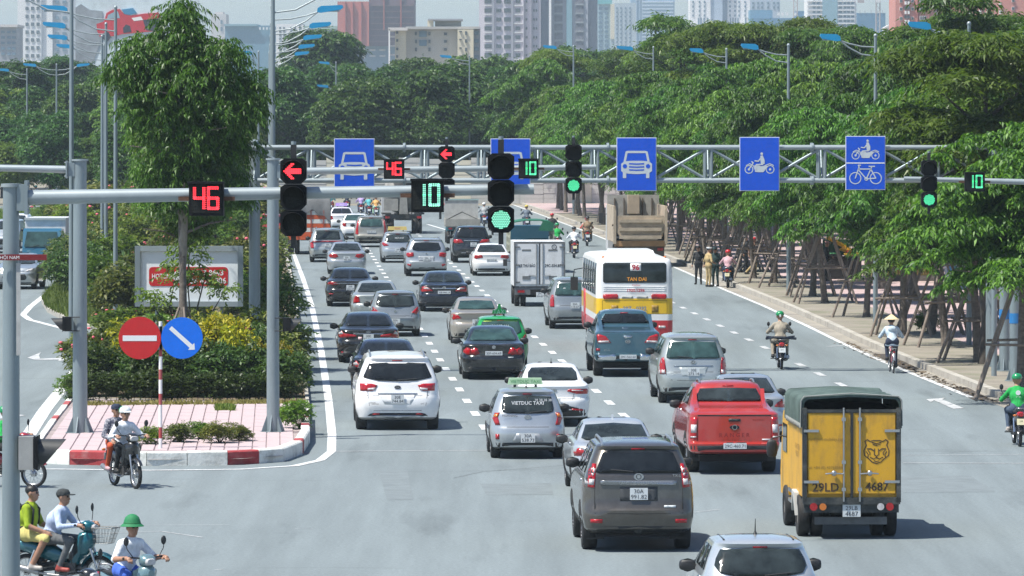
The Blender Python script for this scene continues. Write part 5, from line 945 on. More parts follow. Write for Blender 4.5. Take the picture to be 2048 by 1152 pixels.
class Car:
    def __init__(s, name, label, t, px, py, W, H, L, m, cat='car', oh=None, rz=None, group='vehicles on the main road', bands=None, rows_=None, hub=False):
        s.W, s.H, s.L = W, H, L; oh = oh if oh is not None else {'sedan': 1.0, 'hatch': .72, 'suv': .95, 'pickup': 1.15}.get(t, 1.0); s.oh = oh; a = G(px, py); rz = HEAD if rz is None else rz; s.rz = rz
        o = a - Vector((-math.sin(rz) * oh, math.cos(rz) * oh, 0)) if abs(rz) < 1.5 else a + Vector((0, 0, 0))
        s.t = thing(name, label, cat, o, rz, group); sl = rows_ or TEMPL[t](L); mb = MB(); n = None; prev = None; mi = []
        for v, w, y0, y1, r in sl:
            rg = ring(v * H, w * W / 2, y0, y1, r); n = len(rg); mb.v.extend(rg)
        for k in range(len(sl) - 1):
            vm = (sl[k][0] + sl[k + 1][0]) / 2; idx = 0
            if bands:
                for bi, bv in enumerate(bands): idx = bi if vm > bv else idx
            for i in range(n): mb.f.append([k * n + i, k * n + (i + 1) % n, (k + 1) * n + (i + 1) % n, (k + 1) * n + i]); mb.m.append(idx); mb.sm.append(True)
        mb.f.append(list(reversed(range(n)))); mb.m.append(0); mb.sm.append(False)
        top = len(sl) - 1; mb.f.append([top * n + i for i in range(n)]); mb.m.append(mb.m[-2]); mb.sm.append(True)
        tri = [];
        for f in mb.f:
            for i in range(1, len(f) - 1): tri.append((f[0], f[i], f[i + 1]))
        s.bvh = BVHTree.FromPolygons(mb.v, tri); s.body = mb.build('body', m, s.t, fix=True)
        try: s.body.data.set_sharp_from_angle(angle=R(42))
        except Exception: pass
    def hit(s, a, b_, d='rear'):
        o, dr = {'rear': ((a, -4, b_), (0, 1, 0)), 'left': ((-4, a, b_), (1, 0, 0)), 'right': ((4, a, b_), (-1, 0, 0)), 'front': ((a, s.L + 4, b_), (0, -1, 0)), 'top': ((a, b_, 6), (0, 0, -1))}[d]
        h = s.bvh.ray_cast(Vector(o), Vector(dr)); 
        if h[0] is None: h = s.bvh.find_nearest(Vector(o) + Vector(dr) * 4)
        return h[0], Vector(dr)
    def panel(s, name, poly, m, d='rear', off=.012, parent=None, th=.04, step=.085, norm=True, label=None):
        """an outline in (across, up) fractions laid on the body as a raised, curved piece"""
        P_ = []
        for u, v in poly: P_.append((u * s.W / 2 if d in ('rear', 'front') else u, v * s.H if norm else v))
        bm = bmesh.new(); vs_ = [bm.verts.new((x, z, 0)) for x, z in P_]; bm.faces.new(vs_); bmesh.ops.triangulate(bm, faces=bm.faces[:])
        xs = [p[0] for p in P_]; zs = [p[1] for p in P_]
        for k, (lo, hi) in enumerate(((min(xs), max(xs)), (min(zs), max(zs)))):
            q = int((hi - lo) / step)
            for i in range(1, q + 1):
                co = [0, 0, 0]; co[k] = lo + (hi - lo) * i / (q + 1); no = [0, 0, 0]; no[k] = 1; bmesh.ops.bisect_plane(bm, geom=bm.verts[:] + bm.edges[:] + bm.faces[:], plane_co=co, plane_no=no)
        dr = None
        for v in bm.verts: h, dr = s.hit(v.co.x, v.co.y, d); v.co = h - dr * off
        for f in bm.faces: f.smooth = True
        be = [e for e in bm.edges if len(e.link_faces) == 1]; r = bmesh.ops.extrude_edge_only(bm, edges=be)
        for v in [g for g in r['geom'] if isinstance(g, bmesh.types.BMVert)]: v.co += dr * th
        bmesh.ops.recalc_face_normals(bm, faces=bm.faces); me = bpy.data.meshes.new(name); bm.to_mesh(me); bm.free(); o = link(name, me, m, parent or s.t)
        if label: o['label'] = label
        return o
    def sym(s, name, half, m, **k): return s.panel(name, half + [(-u, v) for u, v in reversed(half) if u > 1e-6], m, **k)
    def pair(s, name, poly, m, sub=None, **k):
        for sg in (1, -1):
            o = s.panel(name, [(u * sg, v) for u, v in poly], m, **k)
            for nm, pl, mm in (sub or []): s.panel(nm, [(u * sg, v) for u, v in pl], mm, off=k.get('off', .012) + .005, parent=o, step=.09)
    def rect(s, name, u0, u1, v0, v1, m, **k): return s.panel(name, [(u0, v0), (u1, v0), (u1, v1), (u0, v1)], m, **k)
    def plate(s, v, lines, long=False, u=0, yel=False, d='rear'):
        w, h = (.47, .115) if long else (.30, .20); z = v * s.H; x = u * s.W / 2; y = min(s.hit(x - w * .4, z + h / 2, d)[0].y, s.hit(x, z, d)[0].y, s.hit(x, z - h / 2, d)[0].y) if d == 'rear' else max(s.hit(x, z + h / 2, d)[0].y, s.hit(x, z - h / 2, d)[0].y); sg = -1 if d == 'rear' else 1
        p = MB().box((x, y + sg * .022, z), (w, .012, h)).build('number_plate', M['plate'], s.t); n = len(lines)
        for i, tx in enumerate(lines): hh = h * (.58 if n == 1 else .36); text_flat(tx, hh, 'lettering', M['ink'], p, (x, y + sg * .031, z + (0 if n == 1 else (.5 - i) * h * .46)), ux=(1 if d == 'rear' else -1, 0, 0), maxw=w * .9)
        return p
    def word(s, tx, u, v, h, m, maxw=None, name='lettering', bold=0.0, parent=None): 
        x, z = u * s.W / 2, v * s.H; y = min(s.hit(x, z)[0].y, s.hit(x, z + h / 2)[0].y, s.hit(x, z - h / 2)[0].y); return text_flat(tx, h, name, m, parent or s.t, (x, y - .022, z), maxw=maxw, bold=bold)
    def badge(s, v, rw, rh, m=None, u=0.0, txt=None):
        x, z = u * s.W / 2, v * s.H; y = s.hit(x, z)[0].y; n = 18; b_ = MB(); vs_ = [(x + rw * math.cos(2 * math.pi * i / n), y - .016, z + rh * math.sin(2 * math.pi * i / n)) for i in range(n)]; b_.add(vs_ + [(a, y + .01, c) for a, _, c in vs_], [tuple(range(n))] + [(i, (i + 1) % n, n + (i + 1) % n, n + i) for i in range(n)]); o = b_.build('badge', m or M['chrome'], s.t)
        if txt: text_flat(txt, rh * 1.0, 'lettering', M['ink'] if m is None else M['chrome'], o, (x, y - .0185, z), maxw=rw * 1.6)
        else: disc(MB(), (x, z), rw * .55, y - .019, 14, rw * .4).build('ring', M['dark'] if m is None else M['chrome'], o)
    def wheels(s, r=.32, w=.22, front=None, track=.835, alloy=True, dual=False):
        front = front or s.L - .85; w = .27 if r > .35 else w
        for y in (s.oh, front):
            for sx in (-1, 1):
                key = ('wheel', r, w)
                if key not in MATS:
                    MATS[key] = MB().lathe([(r * .62, -w / 2 + .02), (r * .66, -w / 2), (r * .93, -w / 2 + .01), (r, -w * .36), (r, w * .36), (r * .93, w / 2 - .01), (r * .66, w / 2), (r * .62, w / 2 - .02)], axis='X', n=24).mesh('wheel'); q = MB(); q.lathe([(.01, w * .34), (r * .16, w * .38), (r * .2, w * .3), (r * .58, w * .28), (r * .64, w * .46)], axis='X', n=20); q.lathe([(r * .64, -w * .46), (r * .5, -w * .3), (.01, -w * .3)], axis='X', n=20)
                    for k in range(5): a = 2 * math.pi * k / 5; q.box((w * .36, r * .36 * math.cos(a), r * .36 * math.sin(a)), (.03, r * .14, r * .5), Matrix.Rotation(a - math.pi / 2, 3, 'X'))
                    MATS[('rim', r, w)] = q.mesh('rim')
                for off in ((0, -w * 1.15) if dual and y == s.oh else (0,)):
                    o = link('wheel', MATS[key], M['rubber'], s.t, (sx * (track * s.W / 2 + off), y, r)); o.rotation_euler = (0, 0, 0 if sx > 0 else math.pi)
                    if not off: link('rim', MATS[('rim', r, w)], M['alloy'] if alloy else mat('rim_grey', (.22, .21, .2), .6, .3), o)
            ya = y
        for y in (s.oh, front):
            a = [(y + (r + .07) * math.cos(math.radians(k)), (r + (r + .07) * math.sin(math.radians(k)))) for k in range(-8, 189, 14)]
            for d in ('left', 'right'):
                zmin = s.H * .18
                s.panel('wheel_arch', [(yy, max(z, zmin)) for yy, z in a], M['under'], d=d, norm=False, off=.008, step=.3)
        z0 = s.H * .14; MB().box((0, s.L / 2, r * .98), (s.W * .74, s.L * .86, .26)).box((0, s.oh, r), (s.W * .72, .14, .12)).build('underbody', M['under'], s.t)
    def mirrors(s, v=.675, y=None, m=None, sz=(.12, .075, .08)):
        y = y if y is not None else s.L - 1.75; z = v * s.H
        for sx in (-1, 1):
            x = abs(s.hit(y, z, 'right')[0].x); c = Vector((sx * (x + .12), y, z)); o = MB().ell(c, sz, 12, 8, p=.6).tube([(sx * (x - .03), y + .02, z - .05), (sx * (x + .06), y + .02, z - .04)], .028, 6).build('mirror', m or M['dark'], s.t); disc(MB(), (c.x, c.z), sz[0] * .8, c.y - sz[1] * .62, 12).build('mirror_glass', M['glass2'], o)
    def side_windows(s, y0, y1, v0, v1, m, cut=(.52,)):
        ys = [y0] + [y0 + (y1 - y0) * c for c in cut] + [y1]
        for d in ('left', 'right'):
            for i in range(len(ys) - 1):
                a, b_ = ys[i] + .03, ys[i + 1] - .03; s.panel('side_window', [(a + (.22 if i == 0 else 0), v0), (b_ + (.25 if i == len(ys) - 2 else 0), v0), (b_ - (.22 if i == len(ys) - 2 else 0), v1), (a + (.34 if i == 0 else 0), v1)], m, d=d, step=.2)
            s.panel('door_handle', [(ys[1] - .25, v0 - .09), (ys[1] - .05, v0 - .09), (ys[1] - .05, v0 - .07), (ys[1] - .25, v0 - .07)], M['chrome'], d=d, step=.4, off=.02)
    def rails(s, u=.60, y0=.6, y1=None, m=None):
        for sx in (-1, 1):
            pts = []
            for k in range(6): y = y0 + ((y1 or s.L - 2.4) - y0) * k / 5; h = s.hit(sx * u * s.W / 2, y, 'top')[0]; pts.append((h.x, h.y, h.z + (.05 if 0 < k < 5 else .005)))
            MB().tube(pts, .022, 6).build('roof_rail', m or M['alloy'], s.t)
    def antenna(s, y, l=.2, u=0): h = s.hit(u, y, 'top')[0]; MB().tube([h, h + Vector((0, -.04, l))], [.012, .004], 5).lathe([(.035, -.01), (.02, .03), (0.004, .05)], h, n=8).build('antenna', M['dark'], s.t)
    def fin(s, y): h = s.hit(0, y, 'top')[0]; MB().prism([(h.y - .09, h.z - .01), (h.y + .10, h.z - .01), (h.y - .06, h.z + .07)], -.02, .02, 'YZ').build('antenna', s.body.data.materials[0], s.t)
    def taxi_sign(s, y, w, h, m, txt, tm, peaked=False):
        q = s.hit(0, y, 'top')[0]; z = q.z + .05
        poly = [(-w / 2, z), (w / 2, z), (w / 2 - .03, z + h), (-w / 2 + .03, z + h)] if not peaked else [(-w / 2, z), (w / 2, z), (w / 2 - .02, z + h * .35), (.06, z + h * .5), (.03, z + h), (-.03, z + h), (-.06, z + h * .5), (-w / 2 + .02, z + h * .35)]
        o = MB().prism(poly, y - .06, y + .06).build('taxi_sign', m, s.t); MB().box((-w * .3, y, z - .03), (.05, .08, .07)).box((w * .3, y, z - .03), (.05, .08, .07)).build('sign_foot', M['dark'], o)
        if txt: text_flat(txt, h * .5, 'lettering', tm, o, (0, y - .064, z + h * (.5 if not peaked else .2)), maxw=w * .85)
    def wiper(s, u0, u1, v): y = s.hit((u0 + u1) / 2 * s.W / 2, v * s.H)[0].y; MB().tube([(u0 * s.W / 2, s.hit(u0 * s.W / 2, v * s.H)[0].y - .03, v * s.H), ((u0 + u1) / 2 * s.W / 2, y - .03, v * s.H + .02), (u1 * s.W / 2, s.hit(u1 * s.W / 2, v * s.H + .03)[0].y - .03, v * s.H + .035)], .011, 5).build('wiper', M['dark'], s.t)
    def exhaust(s, u, z=.27): MB().cyl((u * s.W / 2, .02, z), (u * s.W / 2, .35, z), .035, n=10, cap=False).build('exhaust', M['alloy'], s.t)
    def glow(s, v, w=.2): s.rect('brake_light', -w, w, v, v + .012, M['tred'], off=.012, step=.4)
SILV = paint('silver', (.43, .46, .48), .55, .3); WHT = paint('white', (.78, .78, .78), 0, .3); BLK = paint('black', (.010, .011, .013), .1, .22); NAVY = paint('navy', (.010, .014, .026), .2, .22); GOLD = paint('champagne', (.42, .38, .33), .5, .32); LGOLD = paint('gold_grey', (.36, .345, .30), .45, .34); BRN = paint('brown_grey', (.085, .076, .066), .45, .3); REDP = paint('red', (.40, .028, .022), .15, .28); TEAL = paint('teal', (.045, .115, .155), .45, .28); GSIL = paint('green_silver', (.40, .43, .42), .5, .32); GRN = paint('taxi_green', (.01, .33, .07), 0, .3); GRY = paint('mid_grey', (.30, .325, .335), .5, .3); WSIL = paint('pale_silver', (.52, .55, .57), .45, .3)
WIN_H = [(0, .655), (.52, .66), (.76, .70), (.74, .74), (.64, .89), (.0, .905)]
def dress(c, kind, glass, tail, win=None, plate=None, sub=None, refl=None, trim=None, wr=.31, sw=None, mir=.675, handle=None):
    """the common pieces of a car seen from behind"""
    g = M[glass]
    win = win or {'sedan': [(0, .735), (.66, .735), (.735, .755), (.56, .945), (0, .955)], 'hatch': WIN_H, 'suv': [(0, .70), (.70, .70), (.77, .72), (.63, .915), (0, .925)], 'pickup': [(0, .785), (.68, .785), (.74, .80), (.62, .92), (0, .93)]}[kind]
    w = c.sym('rear_window', win, g, off=.02, step=.07); c.glow({'sedan': .745, 'hatch': .915, 'suv': .93, 'pickup': .945}[kind], .12)
    c.pair('tail_light', tail, M['tred'], sub); c.wheels(wr); c.mirrors(mir)
    c.sym('trim_and_shadow', trim or [(0, .165), (.80, .175), (.86, .235), (0, .245)], M['dark'], off=.004)  # default dark strip paints in shadow between wheels; some given outlines are dark bumpers
    if kind in ('sedan', 'hatch'): seam(c, [(0, .462), (.55, .462), (.90, .47)], .009)
    if plate: c.plate(*plate[:2], **(plate[2] if len(plate) > 2 else {}))
    if refl: c.pair('reflector', refl, M['tred'], off=.016, step=.09)
    if kind != 'pickup': c.side_windows(*(sw or {'sedan': (.95, c.L - 1.55, .735, .93), 'hatch': (.45, c.L - 1.25, .70, .91), 'suv': (.45, c.L - 1.5, .71, .92)}[kind]), g, cut=(.5,) if kind == 'sedan' else (.36, .68))
    return c
def seam(c, pts, w=.008):
    for i in range(len(pts) - 1):
        (a, b_), (e, f) = pts[i], pts[i + 1]; dx, dz = (e - a) * c.W / 2, (f - b_) * c.H; l = math.hypot(dx, dz); nx, nz = -dz / l * w / c.W, dx / l * w / 2 / c.H
        for sg in (1, -1): c.panel('seam', [(sg * (a - nx), b_ - nz), (sg * (e - nx), f - nz), (sg * (e + nx), f + nz), (sg * (a + nx), b_ + nz)], M['under'], off=.003, th=.01, step=.3)
# --- near row
c = Car('hatchback_car', 'silver hatchback cut off by the bottom edge of the picture', 'hatch', 1516, 1290, 1.66, 1.50, 3.77, WSIL); dress(c, 'hatch', 'glass2', [(.52, .56), (.80, .53), (.93, .60), (.88, .66), (.70, .62)], win=[(0, .665), (.45, .67), (.70, .70), (.77, .76), (.74, .82), (.66, .90), (0, .915)], plate=(.42, ['30E', '228.19'])); c.antenna(1.2, .22); c.rect('sticker', -.62, -.38, .865, .895, mat('sticker_mint', (.15, .62, .48), .5), off=.012); c.rect('tissue_box', .02, .28, .685, .70, mat('pinkish', (.55, .06, .18), .6), off=.012); c.wiper(.05, .5, .675)
for sx in (-1, 1): h0 = c.hit(sx * .58 * .83, .6, 'top')[0]; h1 = c.hit(sx * .58 * .83, 1.7, 'top')[0]; MB().tube([h0 + Vector((0, 0, .004)), h1 + Vector((0, 0, .004))], .014, 5).build('roof_seam', M['dark'], c.t)
c = Car('sport_utility_vehicle', 'brown grey sport utility vehicle with a plate reading 30A 991.82', 'suv', 1271, 1097, 1.885, 1.84, 4.5, BRN)
dress(c, 'suv', 'glass', [(.785, .588), (.965, .595), (.955, .67), (.915, .74), (.87, .805), (.75, .805), (.77, .70)], win=[(0, .725), (.70, .725), (.765, .735), (.63, .90), (.5, .925), (0, .93)], sub=[('clear_lamp', [(.80, .615), (.95, .62), (.945, .67), (.79, .668)], M['tclear']), ('clear_lamp', [(.775, .722), (.92, .722), (.895, .765), (.765, .765)], M['tclear'])], refl=[(.65, .27), (.86, .27), (.86, .305), (.65, .305)], trim=[(0, .17), (.82, .18), (.88, .235), (0, .24)], wr=.385, mir=.735)
c.rect('chrome_strip', -.68, .68, .615, .655, mat('satin_chrome', (.30, .31, .32), .25, .8), off=.022); c.word('LAND CRUISER PRADO', 0, .635, .045, M['chrome'], .95); c.rect('plate_recess', -.335, .335, .47, .60, mat('recess_dark', (.05, .052, .056), .5), off=.003); c.plate(.535, ['30A', '991.82']); c.badge(.69, .085, .06); c.word('TX-L', .68, .70, .05, M['chrome']); c.rails(.63, .35, 2.6); c.rect('sticker', .45, .66, .41, .43, M['plate']); seam(c, [(.785, .36), (.785, .585)]); seam(c, [(0, .355), (.785, .36)], .01); c.wiper(-.1, -.5, .735); c.rect('sticker', .42, .48, .74, .755, M['white'], off=.012); c.mirrors(.735, 2.9, BRN, (.12, .08, .12)) if False else None
for sx in (-1, 1): MB().box((sx * .70, .62, .36), (.30, .02, .34)).build('mud_flap', M['dark'], c.t)
c = Car('sedan_car', 'pale silver saloon half hidden behind the brown grey vehicle', 'sedan', 1228, 989, 1.70, 1.46, 4.4, WSIL); dress(c, 'sedan', 'glass2', [(.55, .56), (.95, .54), (.97, .62), (.85, .65)], win=[(0, .735), (.66, .735), (.76, .76), (.64, .92), (0, .945)]); c.fin(1.6)
c = Car('pickup_truck', 'bright red double cab pickup with a covered bed', 'pickup', 1461, 943, 1.87, 1.82, 5.3, REDP, cat='pickup')
dress(c, 'pickup', 'glass2', [(.815, .40), (.965, .405), (.955, .64), (.80, .64)], sub=[('clear_lamp', [(.83, .47), (.95, .47), (.945, .56), (.825, .56)], M['tclear']), ('clear_lamp', [(.835, .41), (.955, .415), (.955, .43), (.835, .43)], M['tclear'])], trim=[(0, .245), (.93, .25), (.965, .30), (.955, .365), (0, .365)], wr=.39, mir=.70)
c.plate(.325, ['29C-460.71'], long=True); c.word('R A N G E R', 0, .445, .085, mat('ranger_ink', (.20, .012, .012), .5), 1.35, bold=.02); c.badge(.53, .10, .045, NAVY); c.rect('tailgate_handle', -.13, .13, .595, .625, M['dark']); c.sym('tailgate_gap', [(0, .655), (.80, .655), (.80, .668), (0, .668)], M['under'], off=.004); seam(c, [(.80, .375), (.80, .65)]); c.word('WILDTRAK', .52, .61, .035, mat('ranger_ink', (.2, .01, .01), .5)); c.rails(.60, 2.1, 3.1); c.rect('sticker', .60, .78, .385, .40, M['plate']); c.side_windows(1.9, 4.1, .735, .92, M['glass'], (.5,))
MB().box((0, 1.0, .685 * c.H + .05), (1.5, 1.3, .06), taper=.9).build('bed_lid', REDP, c.t)
for sx in (-1, 1): MB().prism([(.75, .69 * c.H), (1.55, .69 * c.H), (1.75, .92 * c.H), (1.55, .80 * c.H)], sx * .66, sx * .74, 'YZ').build('sail_panel', REDP, c.t); MB().box((sx * .72, .78, .40), (.30, .02, .32)).build('mud_flap', M['dark'], c.t)
MB().box((0, .9, .36), (1.2, .2, .16)).ell((0, 1.15, .38), (.16, .14, .15)).build('axle', M['under'], c.t)
c = Car('sedan_car', 'silver saloon just right of the red pickup', 'sedan', 1492, 880, 1.70, 1.47, 4.4, SILV); dress(c, 'sedan', 'glass2', [(.66, .54), (.95, .52), (.975, .62), (.93, .66), (.74, .60)], refl=[(.75, .24), (.93, .25), (.93, .28), (.75, .27)])
c = Car('taxi_hatchback', 'small silver taxi hatchback with a pale green roof sign', 'hatch', 1053, 915, 1.595, 1.49, 3.6, SILV, cat='taxi')
dress(c, 'hatch', 'glass2', [(.74, .49), (.86, .485), (.955, .60), (.96, .655), (.74, .665), (.80, .60)], win=[(0, .655), (.55, .66), (.68, .68), (.70, .73), (.64, .885), (0, .905)], sub=[('clear_lamp', [(.80, .60), (.90, .60), (.94, .64), (.78, .65)], M['torange'])], refl=[(.77, .285), (.86, .285), (.86, .36), (.77, .36)]); c.panel('plate_recess', [(-.42, .25), (.42, .25), (.30, .37), (-.30, .37)], mat('recess_silver', (.40, .42, .44), .4, .3), off=.004); c.plate(.31, ['30A', '538.73']); c.badge(.60, .075, .05, M['chrome'], txt='KIA'); c.word('MORNING', -.48, .625, .05, M['ink']); c.word('VIETDUC TAXI', 0, .80, .075, M['white'], .75, bold=.02); c.word('38 38 38 38', .42, .84, .055, M['white'], .42); c.rect('sticker', -.55, -.38, .82, .855, mat('sticker_green', (.18, .65, .06), .5), off=.012); c.wiper(.05, .5, .665); c.taxi_sign(1.35, .75, .14, mat('sign_pale_green', (.45, .66, .42), .5), 'VIETDUC TAXI', mat('sign_ink', (.02, .28, .06), .6)); c.antenna(.9, .1)
c = Car('sedan_car', 'white saloon directly behind the silver taxi with black lower bumper', 'sedan', 1104, 850, 1.72, 1.455, 4.37, WHT)
dress(c, 'sedan', 'glass2', [(.36, .575), (.62, .535), (.93, .53), (.975, .60), (.90, .615), (.40, .61)], win=[(0, .735), (.60, .735), (.685, .75), (.66, .86), (.56, .93), (0, .94)], sub=[('clear_lamp', [(.48, .585), (.80, .58), (.80, .595), (.48, .60)], M['tclear'])], trim=[(0, .165), (.86, .18), (.93, .27), (.55, .285), (.40, .345), (.25, .36), (0, .36)], refl=[(.48, .275), (.80, .26), (.80, .285), (.48, .30)]); c.badge(.59, .07, .035, txt='KIA'); c.plate(.40, ['30E', '518.20']); c.antenna(1.5, .12); seam(c, [(.50, .44), (.55, .54)])
c = Car('people_carrier', 'large white people carrier with a plate reading 30E 744.84', 'hatch', 794, 858, 1.985, 1.745, 5.1, WHT)
dress(c, 'hatch', 'glass', [(.47, .60), (.52, .545), (.60, .528), (.87, .525), (.885, .625), (.6, .622)], win=[(0, .655), (.45, .662), (.78, .70), (.80, .715), (.66, .885), (.25, .895), (.2, .885), (0, .885)], sub=[('clear_lamp', [(.53, .542), (.70, .535), (.70, .562), (.51, .572)], M['tclear'])], trim=[(0, .155), (.66, .16), (.76, .17), (.64, .225), (.56, .235), (0, .235)], wr=.36, mir=.73)
c.sym('skid_plate', [(0, .165), (.58, .168), (.62, .185), (.5, .20), (0, .20)], M['alloy'], off=.016); c.pair('reflector', [(.42, .212), (.60, .21), (.58, .226), (.42, .228)], M['tred'], off=.014, step=.5); c.panel('plate_recess', [(-.30, .35), (.30, .35), (.45, .485), (-.45, .485)], mat('recess_white', (.62, .63, .64), .4), off=.003); c.rect('chrome_strip', -.46, .46, .485, .497, M['chrome'], off=.016); c.plate(.42, ['30E', '744.84']); c.badge(.575, .075, .04, M['ink'], txt='KIA'); c.rails(.63, .5, 3.2); c.word('GRAND', -.58, .372, .03, M['ink']); c.word('SEDONA', -.52, .355, .03, M['ink']); c.word('GAT', .58, .36, .03, M['ink']); seam(c, [(0, .265), (.55, .265), (.66, .34), (.70, .52)]); c.wiper(.0, .45, .667)
c = Car('sedan_car', 'dark navy saloon mostly hidden in front of the white people carrier', 'sedan', 772, 791, 1.82, 1.46, 4.85, NAVY); dress(c, 'sedan', 'glass', [(.70, .50), (.95, .50), (.975, .60), (.86, .65), (.80, .60)], sub=[('clear_lamp', [(.80, .57), (.94, .56), (.95, .60), (.86, .63)], M['tclear'])])
c = Car('sedan_car', 'black saloon with a chrome strip, nearest car in the left lane behind the navy one', 'sedan', 736, 724, 1.825, 1.46, 4.85, BLK)
dress(c, 'sedan', 'glass', [(.38, .535), (.95, .51), (.975, .60), (.86, .655), (.78, .60), (.40, .57)], sub=[('clear_lamp', [(.80, .59), (.95, .575), (.96, .61), (.86, .645)], M['tclear'])], refl=[(.70, .20), (.88, .21), (.88, .235), (.70, .23)]); c.rect('chrome_strip', -.50, .50, .585, .60, M['chrome'], off=.012); c.badge(.63, .065, .045); c.plate(.52, ['30E', '228.88']); c.rect('sticker', -.33, -.21, .475, .53, mat('sticker_pink', (.75, .55, .55), .5)); c.word('CAMRY', -.4, .625, .04, M['chrome']); c.word('2.5Q', .45, .625, .04, M['chrome'])
c = Car('sedan_car', 'black saloon with round twin tail lamps in the middle lane', 'sedan', 985, 757, 1.755, 1.45, 4.54, BLK)
dress(c, 'sedan', 'glass3', [(.44, .49), (.86, .48), (.945, .52), (.95, .57), (.52, .60)]); [c.pair('round_lamp', [(u0 + .105 * math.cos(k * .524), .545 + .072 * math.sin(k * .524)) for k in range(12)], M['tclear'] if 0 else M['tred'], off=.02, step=.3) for u0 in (.59, .82)]; c.plate(.51, ['30F-604.69'], long=True); c.badge(.625, .05, .045); c.word('CIVIC', -.50, .465, .035, M['chrome']); c.rect('sticker', .45, .62, .425, .44, M['plate']); c.exhaust(.62)
c = Car('taxi_hatchback', 'green taxi with a peaked green roof sign in front of the black saloon', 'hatch', 1000, 736, 1.60, 1.50, 3.8, GRN, cat='taxi'); dress(c, 'hatch', 'glass3', [(.74, .48), (.93, .47), (.97, .60), (.88, .66), (.80, .60)], win=[(0, .66), (.55, .665), (.74, .70), (.74, .76), (.66, .90), (0, .915)]); c.taxi_sign(1.2, .42, .28, mat('sign_green', (.03, .45, .12), .5), 'TAXI', M['white'], True); c.word('38 222 666', 0, .82, .08, M['white'], .85, bold=.02); c.sym('window_band', [(0, .90), (.60, .885), (.62, .91), (0, .925)], mat('band_yellow', (.45, .62, .08), .5), off=.010)
c = Car('sedan_car', 'champagne gold saloon in front of the green taxi', 'sedan', 952, 686, 1.70, 1.47, 4.35, GOLD); dress(c, 'sedan', 'glass3', [(.58, .56), (.90, .52), (.97, .60), (.93, .655), (.70, .62)], win=[(0, .74), (.62, .74), (.70, .755), (.60, .915), (0, .93)]); c.plate(.47, ['29A', '684.12']); c.sym('spoiler', [(0, .665), (.72, .66), (.72, .685), (0, .69)], GOLD, off=.05)
c = Car('people_carrier', 'silver green people carrier with wide rear glass right of the teal pickup', 'hatch', 1383, 805, 1.77, 1.745, 4.56, GSIL)
dress(c, 'hatch', 'glass3', [(.79, .43), (.985, .425), (.96, .56), (.90, .66), (.83, .67), (.80, .58)], win=[(0, .655), (.68, .655), (.76, .665), (.76, .70), (.66, .885), (0, .90)], sub=[('clear_lamp', [(.81, .44), (.965, .435), (.955, .49), (.81, .495)], M['tclear'])], wr=.325, mir=.70); c.panel('plate_recess', [(-.32, .405), (.33, .405), (.42, .53), (-.42, .53)], mat('recess_gs', (.33, .37, .38), .4, .3), off=.003); c.plate(.465, ['30E', '273.14']); c.badge(.60, .07, .05); c.rect('chrome_strip', -.56, .56, .545, .555, M['chrome'], off=.012); c.wiper(-.02, -.45, .665); seam(c, [(0, .335), (.62, .345), (.77, .42), (.80, .64)]); c.word('INNOVA', -.55, .445, .035, M['chrome'])
for k in range(7): u = -.42 + .14 * k; h0 = c.hit(u, .75, 'top')[0]; h1 = c.hit(u, 2.4, 'top')[0]; MB().tube([h0, h1], .016, 5).build('roof_rib', GSIL, c.t)
c = Car('pickup_truck', 'dark teal pickup with covered bed behind the bus', 'pickup', 1251, 751, 1.85, 1.82, 5.3, TEAL, cat='pickup')
dress(c, 'pickup', 'glass', [(.50, .525), (.90, .52), (.935, .64), (.88, .66), (.66, .625)], win=[(0, .80), (.62, .80), (.74, .80), (.58, .935), (0, .94)], sub=[('clear_lamp', [(.55, .53), (.88, .528), (.89, .555), (.58, .56)], M['tclear'])], trim=[(0, .25), (.50, .25), (.50, .36), (0, .36)], wr=.38, mir=.73); c.pair('chrome_bumper', [(.36, .255), (.90, .27), (.94, .36), (.36, .365)], M['chrome'], off=.016); c.plate(.315, ['29C-562.60'], long=True); c.badge(.545, .075, .055); c.rect('tailgate_handle', -.13, .13, .605, .635, M['chrome']); c.word('BT-50', -.62, .415, .05, M['chrome']); c.word('4x4', .60, .415, .05, M['torange']); c.sym('lid_badge', [(0, .728), (.10, .728), (.10, .74), (0, .74)], M['chrome'], off=.012); c.sym('tailgate_gap', [(0, .685), (.84, .685), (.84, .692), (0, .692)], M['under'], off=.004); c.pair('reflector', [(.84, .40), (.95, .40), (.95, .44), (.84, .44)], M['tred'], step=.4)
for sx in (-1, 1): MB().prism([(.5, .70 * c.H), (1.5, .71 * c.H), (1.75, .93 * c.H), (1.5, .86 * c.H)], sx * .66, sx * .76, 'YZ').build('sail_panel', TEAL, c.t); MB().box((sx * .72, .78, .40), (.30, .02, .34)).build('mud_flap', M['dark'], c.t)
MB().box((0, .9, .36), (1.2, .2, .16)).ell((0, 1.15, .38), (.16, .14, .15)).build('axle', M['under'], c.t); c.side_windows(1.9, 4.1, .735, .92, M['glass'], (.5,))
c = Car('people_carrier', 'grey people carrier half hidden at the left of the bus', 'hatch', 1148, 657, 1.77, 1.745, 4.56, GRY); dress(c, 'hatch', 'glass3', [(.79, .43), (.985, .425), (.96, .56), (.90, .66), (.83, .67), (.80, .58)], win=[(0, .655), (.68, .655), (.76, .665), (.76, .70), (.66, .885), (0, .90)], wr=.325, mir=.70); c.plate(.465, ['30A', '115.07']); disc(MB(), (-.35, 1.36), .05, c.hit(-.35, 1.36)[0].y - .012, 12).build('sticker', M['white'], c.t)
